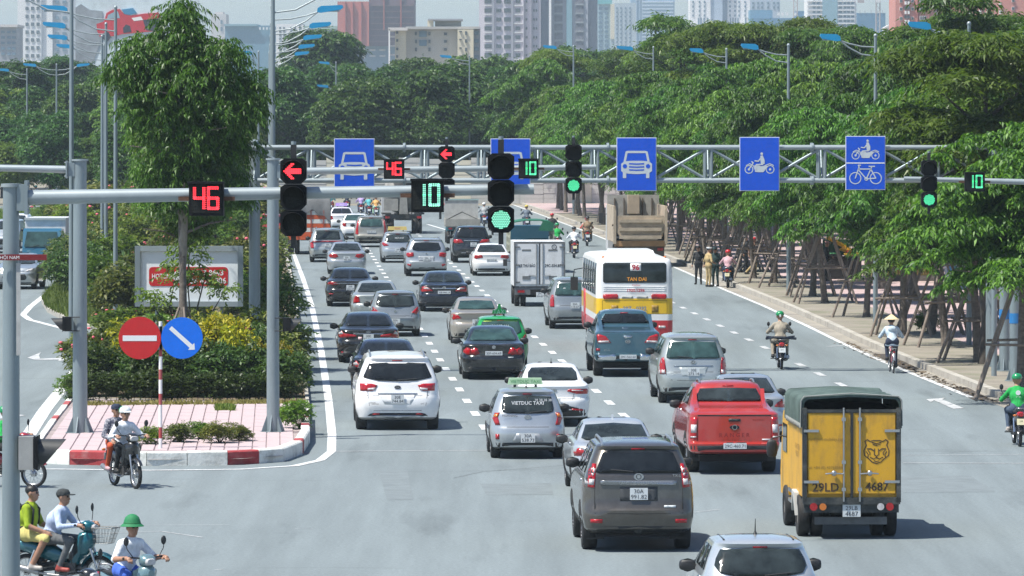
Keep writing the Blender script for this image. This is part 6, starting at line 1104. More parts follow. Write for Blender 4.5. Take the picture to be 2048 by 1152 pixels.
c = Car('hatchback_car', 'grey silver hatchback with triangular red lamps', 'hatch', 790, 672, 1.69, 1.50, 3.75, GRY); dress(c, 'hatch', 'glass2', [(.62, .53), (.80, .49), (.92, .56), (.975, .63), (.90, .665), (.80, .62)][::1], win=[(0, .655), (.55, .66), (.74, .69), (.74, .73), (.68, .88), (0, .905)]); c.plate(.33, ['30A', '702.16']); c.badge(.55, .05, .04); c.wiper(-.05, .35, .655); c.rect('lower_step', -.80, .80, .40, .43, GRY, off=.02); seam(c, [(0, .435), (.62, .44), (.66, .52)])
c = Car('sedan_car', 'pale silver saloon with a ribbed lamp hidden behind the grey hatchback', 'sedan', 752, 644, 1.77, 1.44, 4.58, GSIL); dress(c, 'sedan', 'glass2', [(.64, .50), (.92, .47), (.90, .58), (.82, .66), (.70, .64)]); c.plate(.50, ['30A', '318.45']); c.rect('chrome_strip', -.45, .62, .625, .635, M['chrome'], off=.012)
c = Car('sedan_car', 'black saloon with slim red lamps beside the median kerb', 'sedan', 700, 612, 1.84, 1.45, 4.87, BLK); dress(c, 'sedan', 'glass', [(.40, .60), (.70, .565), (.95, .585), (.975, .63), (.80, .66)], refl=[(.70, .32), (.88, .33), (.88, .355), (.70, .35)]); c.rect('chrome_strip', -.75, .75, .605, .62, M['chrome'], off=.014); c.plate(.50, ['30F', '543.37']); c.exhaust(.6); c.exhaust(-.6)
c = Car('sedan_car', 'black saloon with wide chrome and red lamps in the middle of the traffic', 'sedan', 887, 622, 1.825, 1.47, 4.82, NAVY); dress(c, 'sedan', 'glass2', [(.44, .52), (.92, .50), (.97, .60), (.84, .64), (.66, .615), (.55, .57)], sub=[('clear_lamp', [(.55, .56), (.80, .575), (.86, .60), (.66, .61)], M['tclear'])]); c.rect('chrome_strip', -.5, .5, .575, .60, M['chrome'], off=.012); c.badge(.61, .065, .045); c.plate(.49, ['30E-966.14'], long=True); c.exhaust(.45)
c = Car('sedan_car', 'white saloon partly hidden left of the white box truck', 'sedan', 982, 551, 1.76, 1.45, 4.6, WHT); dress(c, 'sedan', 'glass2', [(.45, .57), (.80, .53), (.90, .56), (.86, .64), (.50, .66)]); c.plate(.50, ['30A-225.66'], long=True)
c = Car('sport_utility_vehicle', 'silver sport utility vehicle with rounded tail and twin lamps', 'suv', 852, 552, 1.88, 1.71, 4.65, SILV); dress(c, 'suv', 'glass', [(.60, .53), (.86, .50), (.97, .55), (.95, .62), (.62, .63)], win=[(0, .67), (.45, .67), (.66, .70), (.68, .75), (.58, .885), (0, .90)], refl=[(.74, .26), (.92, .30), (.90, .335), (.72, .32)], wr=.36); c.plate(.46, ['30A', '550.68']); c.rails(.62, .4, 2.7); c.badge(.60, .05, .035); c.panel('plate_recess', [(-.36, .40), (.36, .40), (.40, .53), (-.40, .53)], mat('recess_silver', (.4, .42, .44), .4, .3), off=.003)
c = Car('taxi_hatchback', 'silver taxi hatchback with a yellow and white roof sign', 'hatch', 795, 525, 1.66, 1.52, 3.77, SILV, cat='taxi'); dress(c, 'hatch', 'glass2', [(.52, .56), (.80, .53), (.93, .60), (.88, .66), (.70, .62)]); c.taxi_sign(1.2, .95, .18, mat('sign_yellow', (.72, .55, .18), .5), 'TAXI', mat('ink_red', (.5, .05, .2), .6)); c.word('38.27.27.27', .1, .80, .07, M['white'], .8, bold=.02); c.plate(.40, ['30E', '091.44'])
c = Car('sport_utility_vehicle', 'black sport utility vehicle in front of the flatbed truck', 'suv', 942, 525, 1.84, 1.80, 4.7, BLK); dress(c, 'suv', 'glass', [(.42, .54), (.90, .53), (.97, .58), (.92, .64), (.55, .635)], win=[(0, .69), (.70, .69), (.80, .71), (.64, .915), (0, .93)], wr=.38); c.rect('chrome_strip', -.40, .40, .60, .62, M['chrome'], off=.014); c.plate(.50, ['30F', '108.92'], u=.1); disc(MB(), (-.62, 1.52), .05, c.hit(-.62, 1.52)[0].y - .012, 12).build('sticker', M['white'], c.t); c.rect('bumper_strip', -.55, .30, .27, .285, M['chrome'])
c = Car('sport_utility_vehicle', 'gold grey sport utility vehicle with tall red lamps beside its glass', 'suv', 742, 494, 1.82, 1.70, 4.6, LGOLD); dress(c, 'suv', 'glass3', [(.76, .40), (.95, .42), (.92, .58), (.80, .90), (.70, .90), (.78, .62)], win=[(0, .66), (.60, .66), (.68, .68), (.60, .90), (0, .91)], wr=.35, trim=[(0, .17), (.86, .18), (.93, .33), (0, .335)]); c.plate(.50, ['29A-481.57'], long=True); c.rect('bumper_strip', -.88, .88, .335, .40, LGOLD, off=.04); c.wiper(-.05, .4, .67)
c = Car('sedan_car', 'white saloon with round red lamps behind the gold grey vehicle', 'sedan', 711, 478, 1.76, 1.47, 4.5, WHT); dress(c, 'sedan', 'glass3', [(.62, .52), (.80, .50), (.88, .58), (.80, .66), (.64, .64)])
c = Car('taxi_sedan', 'white taxi saloon with a lilac roof sign', 'sedan', 683, 462, 1.70, 1.48, 4.3, WHT, cat='taxi'); dress(c, 'sedan', 'glass', [(.60, .50), (.86, .48), (.92, .60), (.70, .66)]); c.taxi_sign(1.7, .75, .20, mat('sign_lilac', (.45, .30, .72), .5), 'TAXI', M['white'])
c = Car('people_carrier', 'pale gold people carrier with a dark red rear strip', 'hatch', 655, 524, 1.80, 1.66, 4.55, GSIL); dress(c, 'hatch', 'glass2', [(.74, .41), (.95, .41), (.95, .58), (.78, .60)], win=[(0, .67), (.60, .67), (.70, .69), (.62, .91), (0, .92)]); c.sym('red_strip', [(0, .60), (.72, .585), (.92, .585), (.80, .635), (0, .64)], mat('dark_red_strip', (.20, .01, .02), .4), off=.03); c.plate(.50, ['30A', '660.31']); c.rails(.6, .4, 2.6)
c = Car('sedan_car', 'light silver saloon with large red lamps beside the median', 'sedan', 693, 548, 1.775, 1.46, 4.5, SILV); dress(c, 'sedan', 'glass2', [(.42, .555), (.60, .51), (.86, .53), (.92, .60), (.80, .64), (.50, .63)], trim=[(0, .165), (.6, .17), (.66, .225), (.5, .245), (0, .245)]); c.plate(.50, ['30A', '947.50']); c.antenna(1.5, .06)
c = Car('hatchback_car', 'red car just visible past the pole at the far left of the queue', 'hatch', 543, 480, 1.7, 1.5, 3.9, REDP); dress(c, 'hatch', 'glass', [(.7, .5), (.93, .5), (.9, .66), (.75, .64)])
# --- oncoming vehicles on the left carriageway
def facing(c, glass='glass2', lamp=None, plate=None):
    c.sym('windscreen', [(0, .70), (.66, .70), (.80, .72), (.62, .93), (0, .95)], M[glass], d='front'); c.pair('headlight', lamp or [(.52, .50), (.80, .53), (.95, .60), (.88, .61), (.62, .56)], M['tclear'], d='front'); c.sym('grille', [(0, .26), (.52, .27), (.60, .34), (.52, .44), (0, .43)], M['dark'], d='front'); c.sym('chrome_strip', [(0, .505), (.48, .515), (.48, .535), (0, .525)], M['chrome'], d='front', off=.01); c.sym('trim_and_shadow', [(0, .165), (.8, .175), (.8, .20), (0, .195)], M['dark'], d='front'); c.wheels(.32); c.mirrors(.68)
    if plate: c.plate(.37, plate, long=True, d='front')
def oncoming(name, label, t, px, py, W, H, L, m):
    c = Car(name, label, t, px, py, W, H, L, m, rz=math.pi - .05, group='oncoming vehicles'); a = G(px, py); f = Vector((-math.sin(c.rz), math.cos(c.rz), 0)); c.t.location = a - f * (L - .85); return c
c = oncoming('sedan_car', 'silver saloon coming toward the camera on the left carriageway', 'sedan', 34, 578, 1.72, 1.47, 4.4, SILV); facing(c, plate=['29A-338.02']); c.side_windows(.95, 2.85, .735, .93, M['glass2'], (.5,))
c = oncoming('people_carrier', 'white people carrier coming along behind the blue lorry', 'hatch', 6, 506, 1.8, 1.75, 4.6, WSIL); facing(c); c = oncoming('hatchback_car', 'pale car furthest back in the oncoming lane', 'hatch', 28, 482, 1.7, 1.55, 4.0, WHT); facing(c)
# --- lorries
def lorry(name, label, px, py, rz=None, group='vehicles on the main road', cat='truck', oh=1.0):
    a = G(px, py); rz = HEAD if rz is None else rz; return thing(name, label, cat, a - Vector((-math.sin(rz) * oh, math.cos(rz) * oh, 0)), rz, group)
def lwheel(t, x, y, r, w, n=1, m=None):
    for k in range(n):
        xx = x - math.copysign(k * (w + .03), x); o = MB().lathe([(r * .5, -w / 2 + .02), (r * .55, -w / 2), (r * .94, -w / 2 + .005), (r, -w * .38), (r, w * .38), (r * .94, w / 2 - .005), (r * .55, w / 2), (r * .5, w / 2 - .02)], axis='X', n=22).build('wheel', M['rubber'], t, (xx, y, r)); MB().lathe([(r * .52, -w * .4), (r * .3, -w * .1), (.01, -w * .1)], axis='X', n=14).lathe([(.01, w * .1), (r * .3, w * .1), (r * .52, w * .4)], axis='X', n=14).build('rim', mat('rim_grey', (.22, .21, .2), .6, .3), o)
def rlamp(t, x, z, r, m, y=-.02): o = MB().cyl((x, y, z), (x, y - .035, z), r, n=16).build('tail_lamp', m, t)
YEL = mat('truck_yellow', (.64, .345, .018), .5, var=.07, vscale=1.2, dirt=((.30, .17, .05), .6, 2.4), stretch=(1.4, 1.4, .5)); DKF = mat('truck_frame', (.03, .035, .036), .6, var=.3, vscale=3, dirt=((.14, .13, .11), .5, 3)); TARP = mat('green_tarp', (.055, .085, .07), .7, var=.25, vscale=2, bump=.9, bscale=5, dirt=((.11, .15, .13), .6, 2)); INK2 = mat('tiger_ink', (.075, .04, .02), .6)
t = lorry('box_lorry', 'small yellow lorry with dark green tarp and a tiger head on its door', 1692, 1071, oh=.95); W = 1.70
zf, ztop, zt = .72, 2.20, 2.50
MB().box((0, 1.55, (zf + ztop) / 2), (W - .06, 3.05, ztop - zf)).build('box', YEL, t); 
for sx in (-1, 1):
    d_ = MB().box((sx * .385, -.012, (zf + ztop) / 2 + .03), (.735, .035, ztop - zf - .10)).build('door', YEL, t)
    MB().cyl((sx * .14, -.06, zf - .06), (sx * .14, -.06, ztop + .08), .018, n=8).build('lock_rod', M['alloy'], d_)
    for zz in (zf + .15, zf + .62, ztop - .12): MB().box((sx * .14, -.055, zz), (.07, .04, .06)).build('rod_bracket', M['alloy'], d_)
    MB().tube([(sx * .14, -.07, zf + .42), (sx * .36, -.09, zf + .43), (sx * .46, -.08, zf + .42)], .014, 6).ell((sx * .31, -.075, zf + .43), (.05, .03, .05), 8, 6).build('latch', M['alloy'], d_)
    for zz in (zf + .28, ztop - .32): MB().box((sx * .70, -.045, zz), (.26, .03, .045)).build('hinge', M['alloy'], d_)
    MB().box((sx * (W / 2 - .035), -.01, (zf + zt) / 2 - .15), (.075, .08, zt - zf - .15)).build('corner_post', DKF, t); rlamp(t, sx * .66, .57, .068, M['tred']); rlamp(t, sx * .50, .57, .062, M['torange'] if sx < 0 else M['tclear']); lwheel(t, sx * .76, .95, .36, .20, 2); lwheel(t, sx * .76, 3.5, .36, .20)
MB().box((0, -.035, (zf + ztop) / 2), (.05, .03, ztop - zf)).build('door_gasket', M['dark'], t); MB().box((0, -.01, ztop + .02), (W - .14, .06, .05)).build('header', DKF, t); MB().box((0, .0, zf - .05), (W - .02, .10, .12)).build('sill', DKF, t); MB().box((0, .03, .565), (W - .06, .06, .20)).build('lamp_board', DKF, t); MB().box((0, .12, .32), (1.25, .06, .13)).build('rear_guard', mat('guard', (.10, .105, .11), .6, var=.3), t); MB().box((0, 2.3, .5), (.7, 4.2, .2)).build('chassis', M['under'], t); MB().box((0, .95, .36), (1.2, .14, .14)).ell((0, .95, .36), (.19, .2, .18)).build('axle', M['under'], t)
p = MB().box((0, -.02, .50), (.31, .012, .21)).build('number_plate', M['plate'], t); text_flat('29LB', .075, 'lettering', M['ink'], p, (0, -.029, .55)); text_flat('4687', .08, 'lettering', M['ink'], p, (0, -.029, .45))
for s_, x_, z_, h_, mw_ in (('29LD', -.45, zf + .19, .15, .46), ('4687', .44, zf + .20, .145, .46), ('asiantigers-mobility.com', -.455, ztop - .46, .055, .66), ('Tel: +84 (0) 437685882', -.455, ztop - .95, .05, .66)): text_flat(s_, h_, 'lettering', INK2 if h_ > .1 else mat('thin_ink', (.30, .17, .03), .6), t, (x_, -.0335, z_), maxw=mw_, bold=.02 if h_ > .1 else 0)
tm = MB()
for pts, w in (([(-.22, .14), (-.25, .22), (-.20, .26), (-.14, .22), (-.06, .24), (.06, .24), (.14, .22), (.20, .26), (.25, .22), (.22, .14), (.27, .02), (.26, -.08), (.16, -.16), (.10, -.22), (0, -.26), (-.10, -.22), (-.16, -.16), (-.26, -.08), (-.27, .02), (-.22, .14)], .016), ([(-.20, .06), (-.12, .06), (-.06, .02)], .018), ([(.20, .06), (.12, .06), (.06, .02)], .018), ([(-.04, .06), (-.05, -.06), (0, -.10), (.05, -.06), (.04, .06)], .014), ([(-.14, -.12), (-.06, -.16), (0, -.12), (.06, -.16), (.14, -.12)], .014), ([(-.10, .20), (0, .17), (.10, .20)], .016), ([(-.08, .16), (0, .13), (.08, .16)], .014), ([(-.22, .0), (-.18, -.06), (-.19, -.12)], .014), ([(.22, .0), (.18, -.06), (.19, -.12)], .014), ([(-.19, .03), (-.14, -.02), (-.15, -.07)], .012), ([(.19, .03), (.14, -.02), (.15, -.07)], .012), ([(0, -.10), (0, -.14)], .012), ([(-.05, -.20), (0, -.215), (.05, -.20)], .014)): stroke(tm, pts, w * 1.35, -.0335)
o = tm.build('tiger_emblem', INK2, t, (.43, 0, ztop - .68)); o.scale = (.80, 1, .80); tm2 = MB(); 
for dz in (0, .05, .10): stroke(tm2, [(-.10, -.2 - dz), (-.06, -.24 - dz), (-.03, -.2 - dz)], .02, 0)
def quarter(w, z0, z1, n=7):
    pts = [(-w, z0)] + [(-w + .10 - .10 * math.cos(a), z1 - .18 + .14 * math.sin(a)) for a in [math.pi / 2 * k / 4 for k in range(1, 5)]]; pts += [(0, z1)]; return pts + [(-x, z) for x, z in reversed(pts[:-1])]
out = quarter(W / 2 + .02, 1.95, zt); inn = [(x * .955, z - .04) for x, z in out]; n = len(out); tb = MB(); vs_ = []
for k in range(7):
    y = .04 + k * .52; wob = .012 * math.sin(k * 2.3)
    for x, z in out: vs_.append((x + wob * math.copysign(1, x), y, z - .03 * (k % 2) + .012 * math.sin(x * 9 + k)))
tb.add(vs_, [(k * n + i, k * n + i + 1, (k + 1) * n + i + 1, (k + 1) * n + i) for k in range(6) for i in range(n - 1)], 0, True); e = [(x, .03, z) for x, z in out] + [(x, .02, z) for x, z in inn]; tb.add(e, [(i, i + 1, n + i + 1, n + i) for i in range(n - 1)]); ti = tb.build('tarp', TARP, t, fix=False)
tq = MB().add([(x, 3.16, z) for x, z in out], [tuple(range(n))]).build('tarp_front', TARP, t, fix=False); MB().box((0, 1.6, 2.21), (W - .1, 3.0, .02)).build('load_cover', M['under'], t); rope = MB()
for sx in (-1, 1): rope.tube([(sx * (W / 2 + .03), .1 + k * .11, 1.95 + (.05 if k % 2 else -.03)) for k in range(26)], .012, 4)
rope.tube([(x * 1.01, .015, z + .012 + (.012 if i % 2 else 0)) for i, (x, z) in enumerate(out)], .014, 4); rope.build('lacing', mat('lacing', (.24, .25, .24), .8), t)['kind'] = 'stuff'
cab = MB().prism([(3.2, .55), (4.75, .5), (4.85, .9), (4.7, 1.25), (4.35, 1.95), (4.2, 2.02), (3.2, 2.02)], -.80, .80, 'YZ').build('cab', YEL, t); MB().box((-.805, 3.85, 1.55), (.02, .75, .5)).build('side_window', M['glass2'], cab); MB().box((.805, 3.85, 1.55), (.02, .75, .5)).build('side_window', M['glass2'], cab); MB().tube([(-.8, 4.4, 1.55), (-1.0, 4.35, 1.5), (-1.02, 4.35, 1.2)], .014, 6).ell((-1.0, 4.33, 1.32), (.10, .05, .16), 10, 8, p=.6).build('mirror', M['dark'], cab)
for s_, z_ in (('ASIAN TIGERS', 1.55), ('MOBILITY', 1.42)): text_flat(s_, .10, 'lettering', mat('thin_ink', (.3, .17, .03), .6), t, (-.833, 1.2, z_), ux=(0, -1, 0), maxw=1.6)
MB().box((-.80, 2.2, .50), (.05, 1.7, .06)).box((-.80, 2.2, .68), (.05, 1.7, .06)).build('side_guard', M['alloy'], t); MB().prism([(.9, .36), (1.0, .75), (1.5, .78), (1.55, .4), (1.35, .72)], -.9, -.62, 'YZ').build('mudguard', mat('guard_white', (.5, .5, .48), .6), t)
# bus
BW = mat('bus_white', (.78, .79, .80), .4, coat=.4, var=.04, dirt=((.60, .59, .56), .4, 1.2)); BY = mat('bus_yellow', (.74, .46, .015), .4, coat=.4, var=.06); BR = mat('bus_red', (.55, .03, .04), .4, coat=.4, var=.1)
L = 8.8; bs = [(.15, .94, .10, L - .1, .12), (.17, .98, .02, L, .16), (.24, 1, 0, L, .2), (.327, 1, 0, L, .2), (.331, 1, 0, L, .2), (.392, 1, .01, L, .2), (.396, 1, .01, L, .2), (.562, 1, .03, L, .2), (.566, 1, .03, L, .2), (.70, .995, .05, L - .02, .2), (.85, .985, .07, L - .08, .2), (.94, .965, .10, L - .12, .2), (.97, .93, .14, L - .2, .22), (.99, .80, .25, L - .4, .25), (1, .5, .5, L - .7, .25)]
c = Car('city_bus', 'white, yellow and red city bus with number 96 in its rear window', None, 1262, 699, 2.36, 2.93, L, [BR, BW, BY, BW], cat='bus', oh=1.9, rows_=bs, bands=[0, .329, .394, .564])
c.sym('rear_window', [(0, .725), (.78, .725), (.825, .74), (.825, .92), (.78, .935), (0, .935)], M['glass2']); c.rect('route_card', -.115, .165, .85, .928, M['white'], off=.014); c.word('96', .025, .889, .17, mat('bus_ink_red', (.48, .02, .05), .5), bold=.03); c.word('1900.1296', .03, .648, .095, mat('bus_ink_red', (.48, .02, .05), .5), .72, bold=.02); c.word('Hotline', .04, .703, .06, mat('bus_ink_red', (.48, .02, .05), .5)); c.word('DAEWOO', .05, .612, .06, mat('bus_ink_grey', (.55, .56, .58), .4, .3), .6); c.word('29Z - 0392', .0, .458, .12, mat('bus_ink_blue', (.12, .2, .34), .5), .72, bold=.02); c.word('TAN DAI', .05, .765, .11, mat('bus_ink_orange', (.75, .3, .03), .5), .6, bold=.03)
c.pair('tail_light', [(.44, .555), (.80, .555), (.83, .575), (.82, .605), (.46, .608), (.43, .59)], M['tred'], off=.03); c.pair('grille', [(.44, .415), (.61, .415), (.61, .49), (.44, .49)], mat('grille_brown', (.28, .17, .03), .6)); c.rect('vent', -.34, -.05, .565, .585, mat('vent_grey', (.35, .35, .33), .6)); c.rect('vent', .05, .34, .565, .585, mat('vent_grey', (.35, .35, .33), .6)); c.pair('reflector', [(.62, .25), (.80, .25), (.80, .275), (.62, .275)], M['tclear'])
for vv in (.64, .66, .68): c.sym('rib', [(0, vv), (.82, vv), (.82, vv + .006), (0, vv + .006)], BW, off=.010)
seam(c, [(0, .40), (.84, .40), (.84, .54), (0, .54)]); mb_ = MB().box((0, 2.4, 2.97), (1.45, 3.2, .26), taper=.86).build('air_conditioner', BW, c.t)
for d in ('left', 'right'):
    for i in range(6): y = .6 + i * 1.25; c.panel('side_window', [(y, .60), (y + 1.15, .60), (y + 1.15, .925), (y, .925)], M['glass2'], d=d, step=.4); c.panel('window_bar', [(y + .05, .80), (y + 1.1, .80), (y + 1.1, .806), (y + .05, .806)], M['alloy'], d=d, off=.012, step=.6)
    c.panel('door', [(6.2, .18), (7.2, .18), (7.2, .6), (6.2, .6)], BR, d=d, off=.012, step=.5)
for sx in (-1, 1): MB().ell((sx * .95, .45, 2.9), (.05, .05, .04), 8, 6).build('marker_lamp', M['torange'], c.t)
for y in (1.9, 6.3):
    for sx in (-1, 1): lwheel(c.t, sx * 1.02, y, .45, .25, 2 if y < 3 else 1)
MB().tube([(-1.15, 8.4, 2.35), (-1.42, 8.5, 2.3), (-1.45, 8.5, 2.0)], .02, 6).box((-1.42, 8.5, 1.85), (.24, .10, .42)).build('mirror', M['dark'], c.t); MB().box((0, 4, .5), (1.8, 6, .2)).build('underbody', M['under'], c.t)
# white box truck
BXW = mat('box_white', (.66, .67, .68), .5, var=.06, dirt=((.45, .45, .44), .5, 1.2)); FR = mat('box_frame', (.16, .165, .17), .5, .3, var=.2)
t = lorry('box_lorry', 'white delivery truck with double doors and black lettering', 1077, 612, oh=.9); w = 1.92; z0, z1 = .78, 2.46; MB().box((0, 1.7, (z0 + z1) / 2), (w, 3.4, z1 - z0)).build('box', BXW, t)
for sx in (-1, 1):
    d_ = MB().box((sx * .43, -.02, (z0 + z1) / 2), (.80, .04, z1 - z0 - .16)).build('door', BXW, t); MB().cyl((sx * .12, -.06, z0), (sx * .12, -.06, z1 - .04), .016, n=6).cyl((sx * .16 + sx * .0, -.06, z0 + .4), (sx * .42, -.06, z0 + .42), .014, n=6).build('lock_rod', M['alloy'], d_); MB().box((sx * .5, -.042, z1 - .32), (.34, .01, .06)).build('vent', FR, d_); MB().box((sx * .5, -.045, z0 + .32), (.3, .02, .13)).build('handle', FR, d_)
    for zz in (z0 + .15, z0 + .8, z1 - .2): MB().box((sx * .85, -.045, zz), (.2, .03, .05)).build('hinge', FR, d_)
    MB().box((sx * (w / 2 - .02), -.015, (z0 + z1) / 2), (.06, .05, z1 - z0)).build('corner_post', FR, t); MB().box((sx * .70, -.01, z0 - .2), (.26, .04, .09)).build('tail_lamp', M['tred'], t); lwheel(t, sx * .82, .9, .37, .2, 2); lwheel(t, sx * .82, 3.6, .37, .2)
MB().box((0, -.014, z1 - .03), (w - .1, .05, .07)).build('header', FR, t); MB().box((0, -.03, (z0 + z1) / 2), (.03, .02, z1 - z0 - .1)).build('door_gasket', M['dark'], t); MB().box((0, .05, z0 - .18), (w - .05, .08, .28)).build('lamp_board', FR, t); p = MB().box((.02, -.01, z0 - .33), (.3, .01, .2)).build('number_plate', M['plate'], t); text_flat('29C', .07, 'lettering', M['ink'], p, (.02, -.017, z0 - .28)); text_flat('554.87', .07, 'lettering', M['ink'], p, (.02, -.017, z0 - .38))
text_flat('XE THƯ BÁO', .11, 'lettering', M['ink'], t, (-.48, -.045, z0 + .78), maxw=.62, bold=.02); text_flat('29C-554.87', .11, 'lettering', M['ink'], t, (.50, -.045, z0 + .78), maxw=.62, bold=.02); disc(MB(), (.55, z1 - .2), .10, -.045, 18, .075).build('speed_ring', M['ink'], t); text_flat('25', .07, 'lettering', M['ink'], t, (.55, -.045, z1 - .2)); MB().box((0, 2.2, .55), (.7, 4.4, .2)).build('chassis', M['under'], t); MB().prism([(3.5, .6), (5.0, .55), (5.05, 1.1), (4.7, 2.0), (3.5, 2.05)], -.85, .85, 'YZ').build('cab', WHT, t); MB().tube([(-.85, 4.6, 1.6), (-1.12, 4.6, 1.6)], .015, 5).box((-1.12, 4.58, 1.55), (.16, .06, .26)).build('mirror', M['dark'], t); MB().box((0, 1.2, .4), (1.4, .15, .15)).build('axle', M['under'], t)
# lorry with green canopy ahead of the box truck
GT = mat('canopy_green', (.01, .12, .06), .6, var=.2, vscale=1); t = lorry('canopy_lorry', 'old lorry with slatted sides and dark green canopy ahead of the white truck', 1062, 545, oh=.9); w = 2.0
for sx in (-1, 1):
    for k in range(5): MB().box((sx * w / 2, .05 + k * .85, 1.45), (.06, .08, 1.5)).build('side_post', mat('pale_wood', (.36, .37, .29), .8, var=.2), t)
    for zz in (.95, 1.3, 1.65, 2.0): MB().box((sx * w / 2, 1.75, zz), (.04, 3.6, .10)).build('side_slat', mat('pale_wood', (.36, .37, .29), .8), t)
    lwheel(t, sx * .85, .9, .4, .22, 2); lwheel(t, sx * .85, 3.9, .4, .22)
pts = [(-1.0, 2.22), (-.8, 2.34), (-.3, 2.42), (.4, 2.42), (.85, 2.36), (1.0, 2.2), (.95, 2.18), (.4, 2.38), (-.3, 2.38), (-.8, 2.3)]; MB().prism(pts, .0, 3.6).build('canopy', GT, t); MB().prism([(.3, 1.95), (1.0, 1.9), (1.0, 2.3), (.5, 2.36)], -.02, .02).build('canopy_flap', GT, t); MB().box((0, 1.8, .72), (w, 3.7, .12)).build('bed', DKF, t); MB().box((.25, .6, 1.1), (1.2, .6, .6)).build('cargo_tarp', mat('cargo_blue', (.03, .10, .30), .7, var=.3), t); MB().prism([(3.8, .6), (5.2, .6), (5.2, 1.2), (4.8, 2.1), (3.8, 2.1)], -.95, .95, 'YZ').build('cab', mat('cab_blue', (.03, .12, .2), .5), t); MB().box((0, 2.4, .55), (.8, 4.6, .2)).build('chassis', M['under'], t)
# flatbed with open tailgate
t = lorry('flatbed_lorry', 'dusty flatbed lorry with raised headboard ahead of the black vehicle', 925, 487, oh=.8); w = 1.9; DG = mat('dusty_grey', (.30, .29, .26), .85, var=.2, vscale=1.5); MB().box((0, 1.5, 1.0), (w, 3.0, .14)).build('bed', DG, t); MB().box((0, .02, 1.18), (w, .06, .4)).build('tailgate', DG, t); o = MB().box((.0, 2.95, 1.75), (w, .06, 1.3)).build('headboard', mat('dusty_pale', (.42, .42, .40), .8, var=.15), t); MB().box((0, 2.93, 2.42), (w + .06, .1, .07)).build('top_rail', mat('rail_teal', (.30, .42, .42), .6), t)
for sx in (-1, 1): MB().box((sx * w / 2, 1.5, 1.2), (.05, 3.0, .36)).build('side_board', DG, t); MB().tube([(sx * .85, .5, 1.35), (0, 1.4, 1.75)], .03, 6).build('brace', DKF, t); lwheel(t, sx * .8, .8, .36, .2, 2); lwheel(t, sx * .8, 3.4, .36, .2); MB().box((sx * .7, 0, .85), (.2, .03, .08)).build('tail_lamp', M['tred'], t)
MB().prism([(3.1, .6), (4.5, .6), (4.55, 1.2), (4.2, 1.95), (3.1, 1.95)], -.85, .85, 'YZ').build('cab', mat('cab_teal', (.06, .20, .26), .5), t); MB().tube([(-.85, 4.0, 1.6), (-1.15, 4.0, 1.6)], .015, 5).box((-1.15, 3.98, 1.5), (.14, .06, .4)).build('mirror', M['dark'], t); MB().box((0, 2, .6), (.7, 4, .2)).build('chassis', M['under'], t)
# orange and white lorry under a grey sheet
OR = mat('orange_board', (.52, .085, .02), .6, var=.15, vscale=2); t = lorry('covered_lorry', 'tall lorry with orange and white striped tail under a grey sheet', 618, 508, oh=1.0); w = 2.2
for k in range(6): MB().box((0, 0, 1.05 + k * .22), (w, .06, .21)).build('tail_board', OR if k % 2 == 0 else mat('board_pale', (.60, .60, .56), .6, var=.15), t)
for xx in (-.95, -.6, .1, .75): MB().box((xx, -.05, 1.6), (.05, .04, 1.35)).build('stay', mat('stay_orange', (.35, .06, .03), .6), t)
gs = mat('grey_sheet', (.11, .115, .12), .85, var=.25, vscale=1.5, bump=.9, bscale=3); sh = MB(); vs_ = []; NX = 15
for i in range(NX): 
    u = -1 + 2 * i / (NX - 1); zb_ = 1.95 + .28 * math.sin(u * 3 + 1.2) + .1 * math.sin(u * 11); vs_ += [(u * w / 2, -.10 - .04 * math.cos(u * 14), zb_), (u * w / 2, -.08 + .03 * math.cos(u * 9), 2.7), (u * w / 2 * .97, .3, 3.05 - .15 * u * u), (u * w / 2 * .97, 5.2, 3.0 - .15 * u * u)]
sh.add(vs_, [(i * 4 + k, (i + 1) * 4 + k, (i + 1) * 4 + k + 1, i * 4 + k + 1) for i in range(NX - 1) for k in range(3)], 0, True).build('sheet', gs, t, fix=False)
for sx in (-1, 1): MB().box((sx * w / 2, 2.6, 2.0), (.05, 5.2, 1.9)).build('side_board', mat('side_dark', (.10, .12, .13), .8), t); [lwheel(t, sx * .9, y, .48, .26, 2) for y in (1.0, 2.2)]; lwheel(t, sx * .95, 5.2, .48, .26); MB().box((sx * .8, -.02, .82), (.25, .04, .12)).build('tail_lamp', M['tred'], t)
MB().box((0, .02, .86), (w, .1, .2)).build('tail_beam', mat('orange_board', (.5, .08, .02), .6), t); MB().box((0, 3, .85), (.9, 6, .25)).build('chassis', M['under'], t); MB().prism([(5.3, .8), (6.9, .8), (6.9, 2.5), (6.6, 2.8), (5.3, 2.8)], -1.1, 1.1, 'YZ').build('cab', mat('cab_orange', (.45, .08, .03), .5), t); MB().box((0, 2.6, 1.0), (w - .1, 5.1, .1)).build('bed', DKF, t)
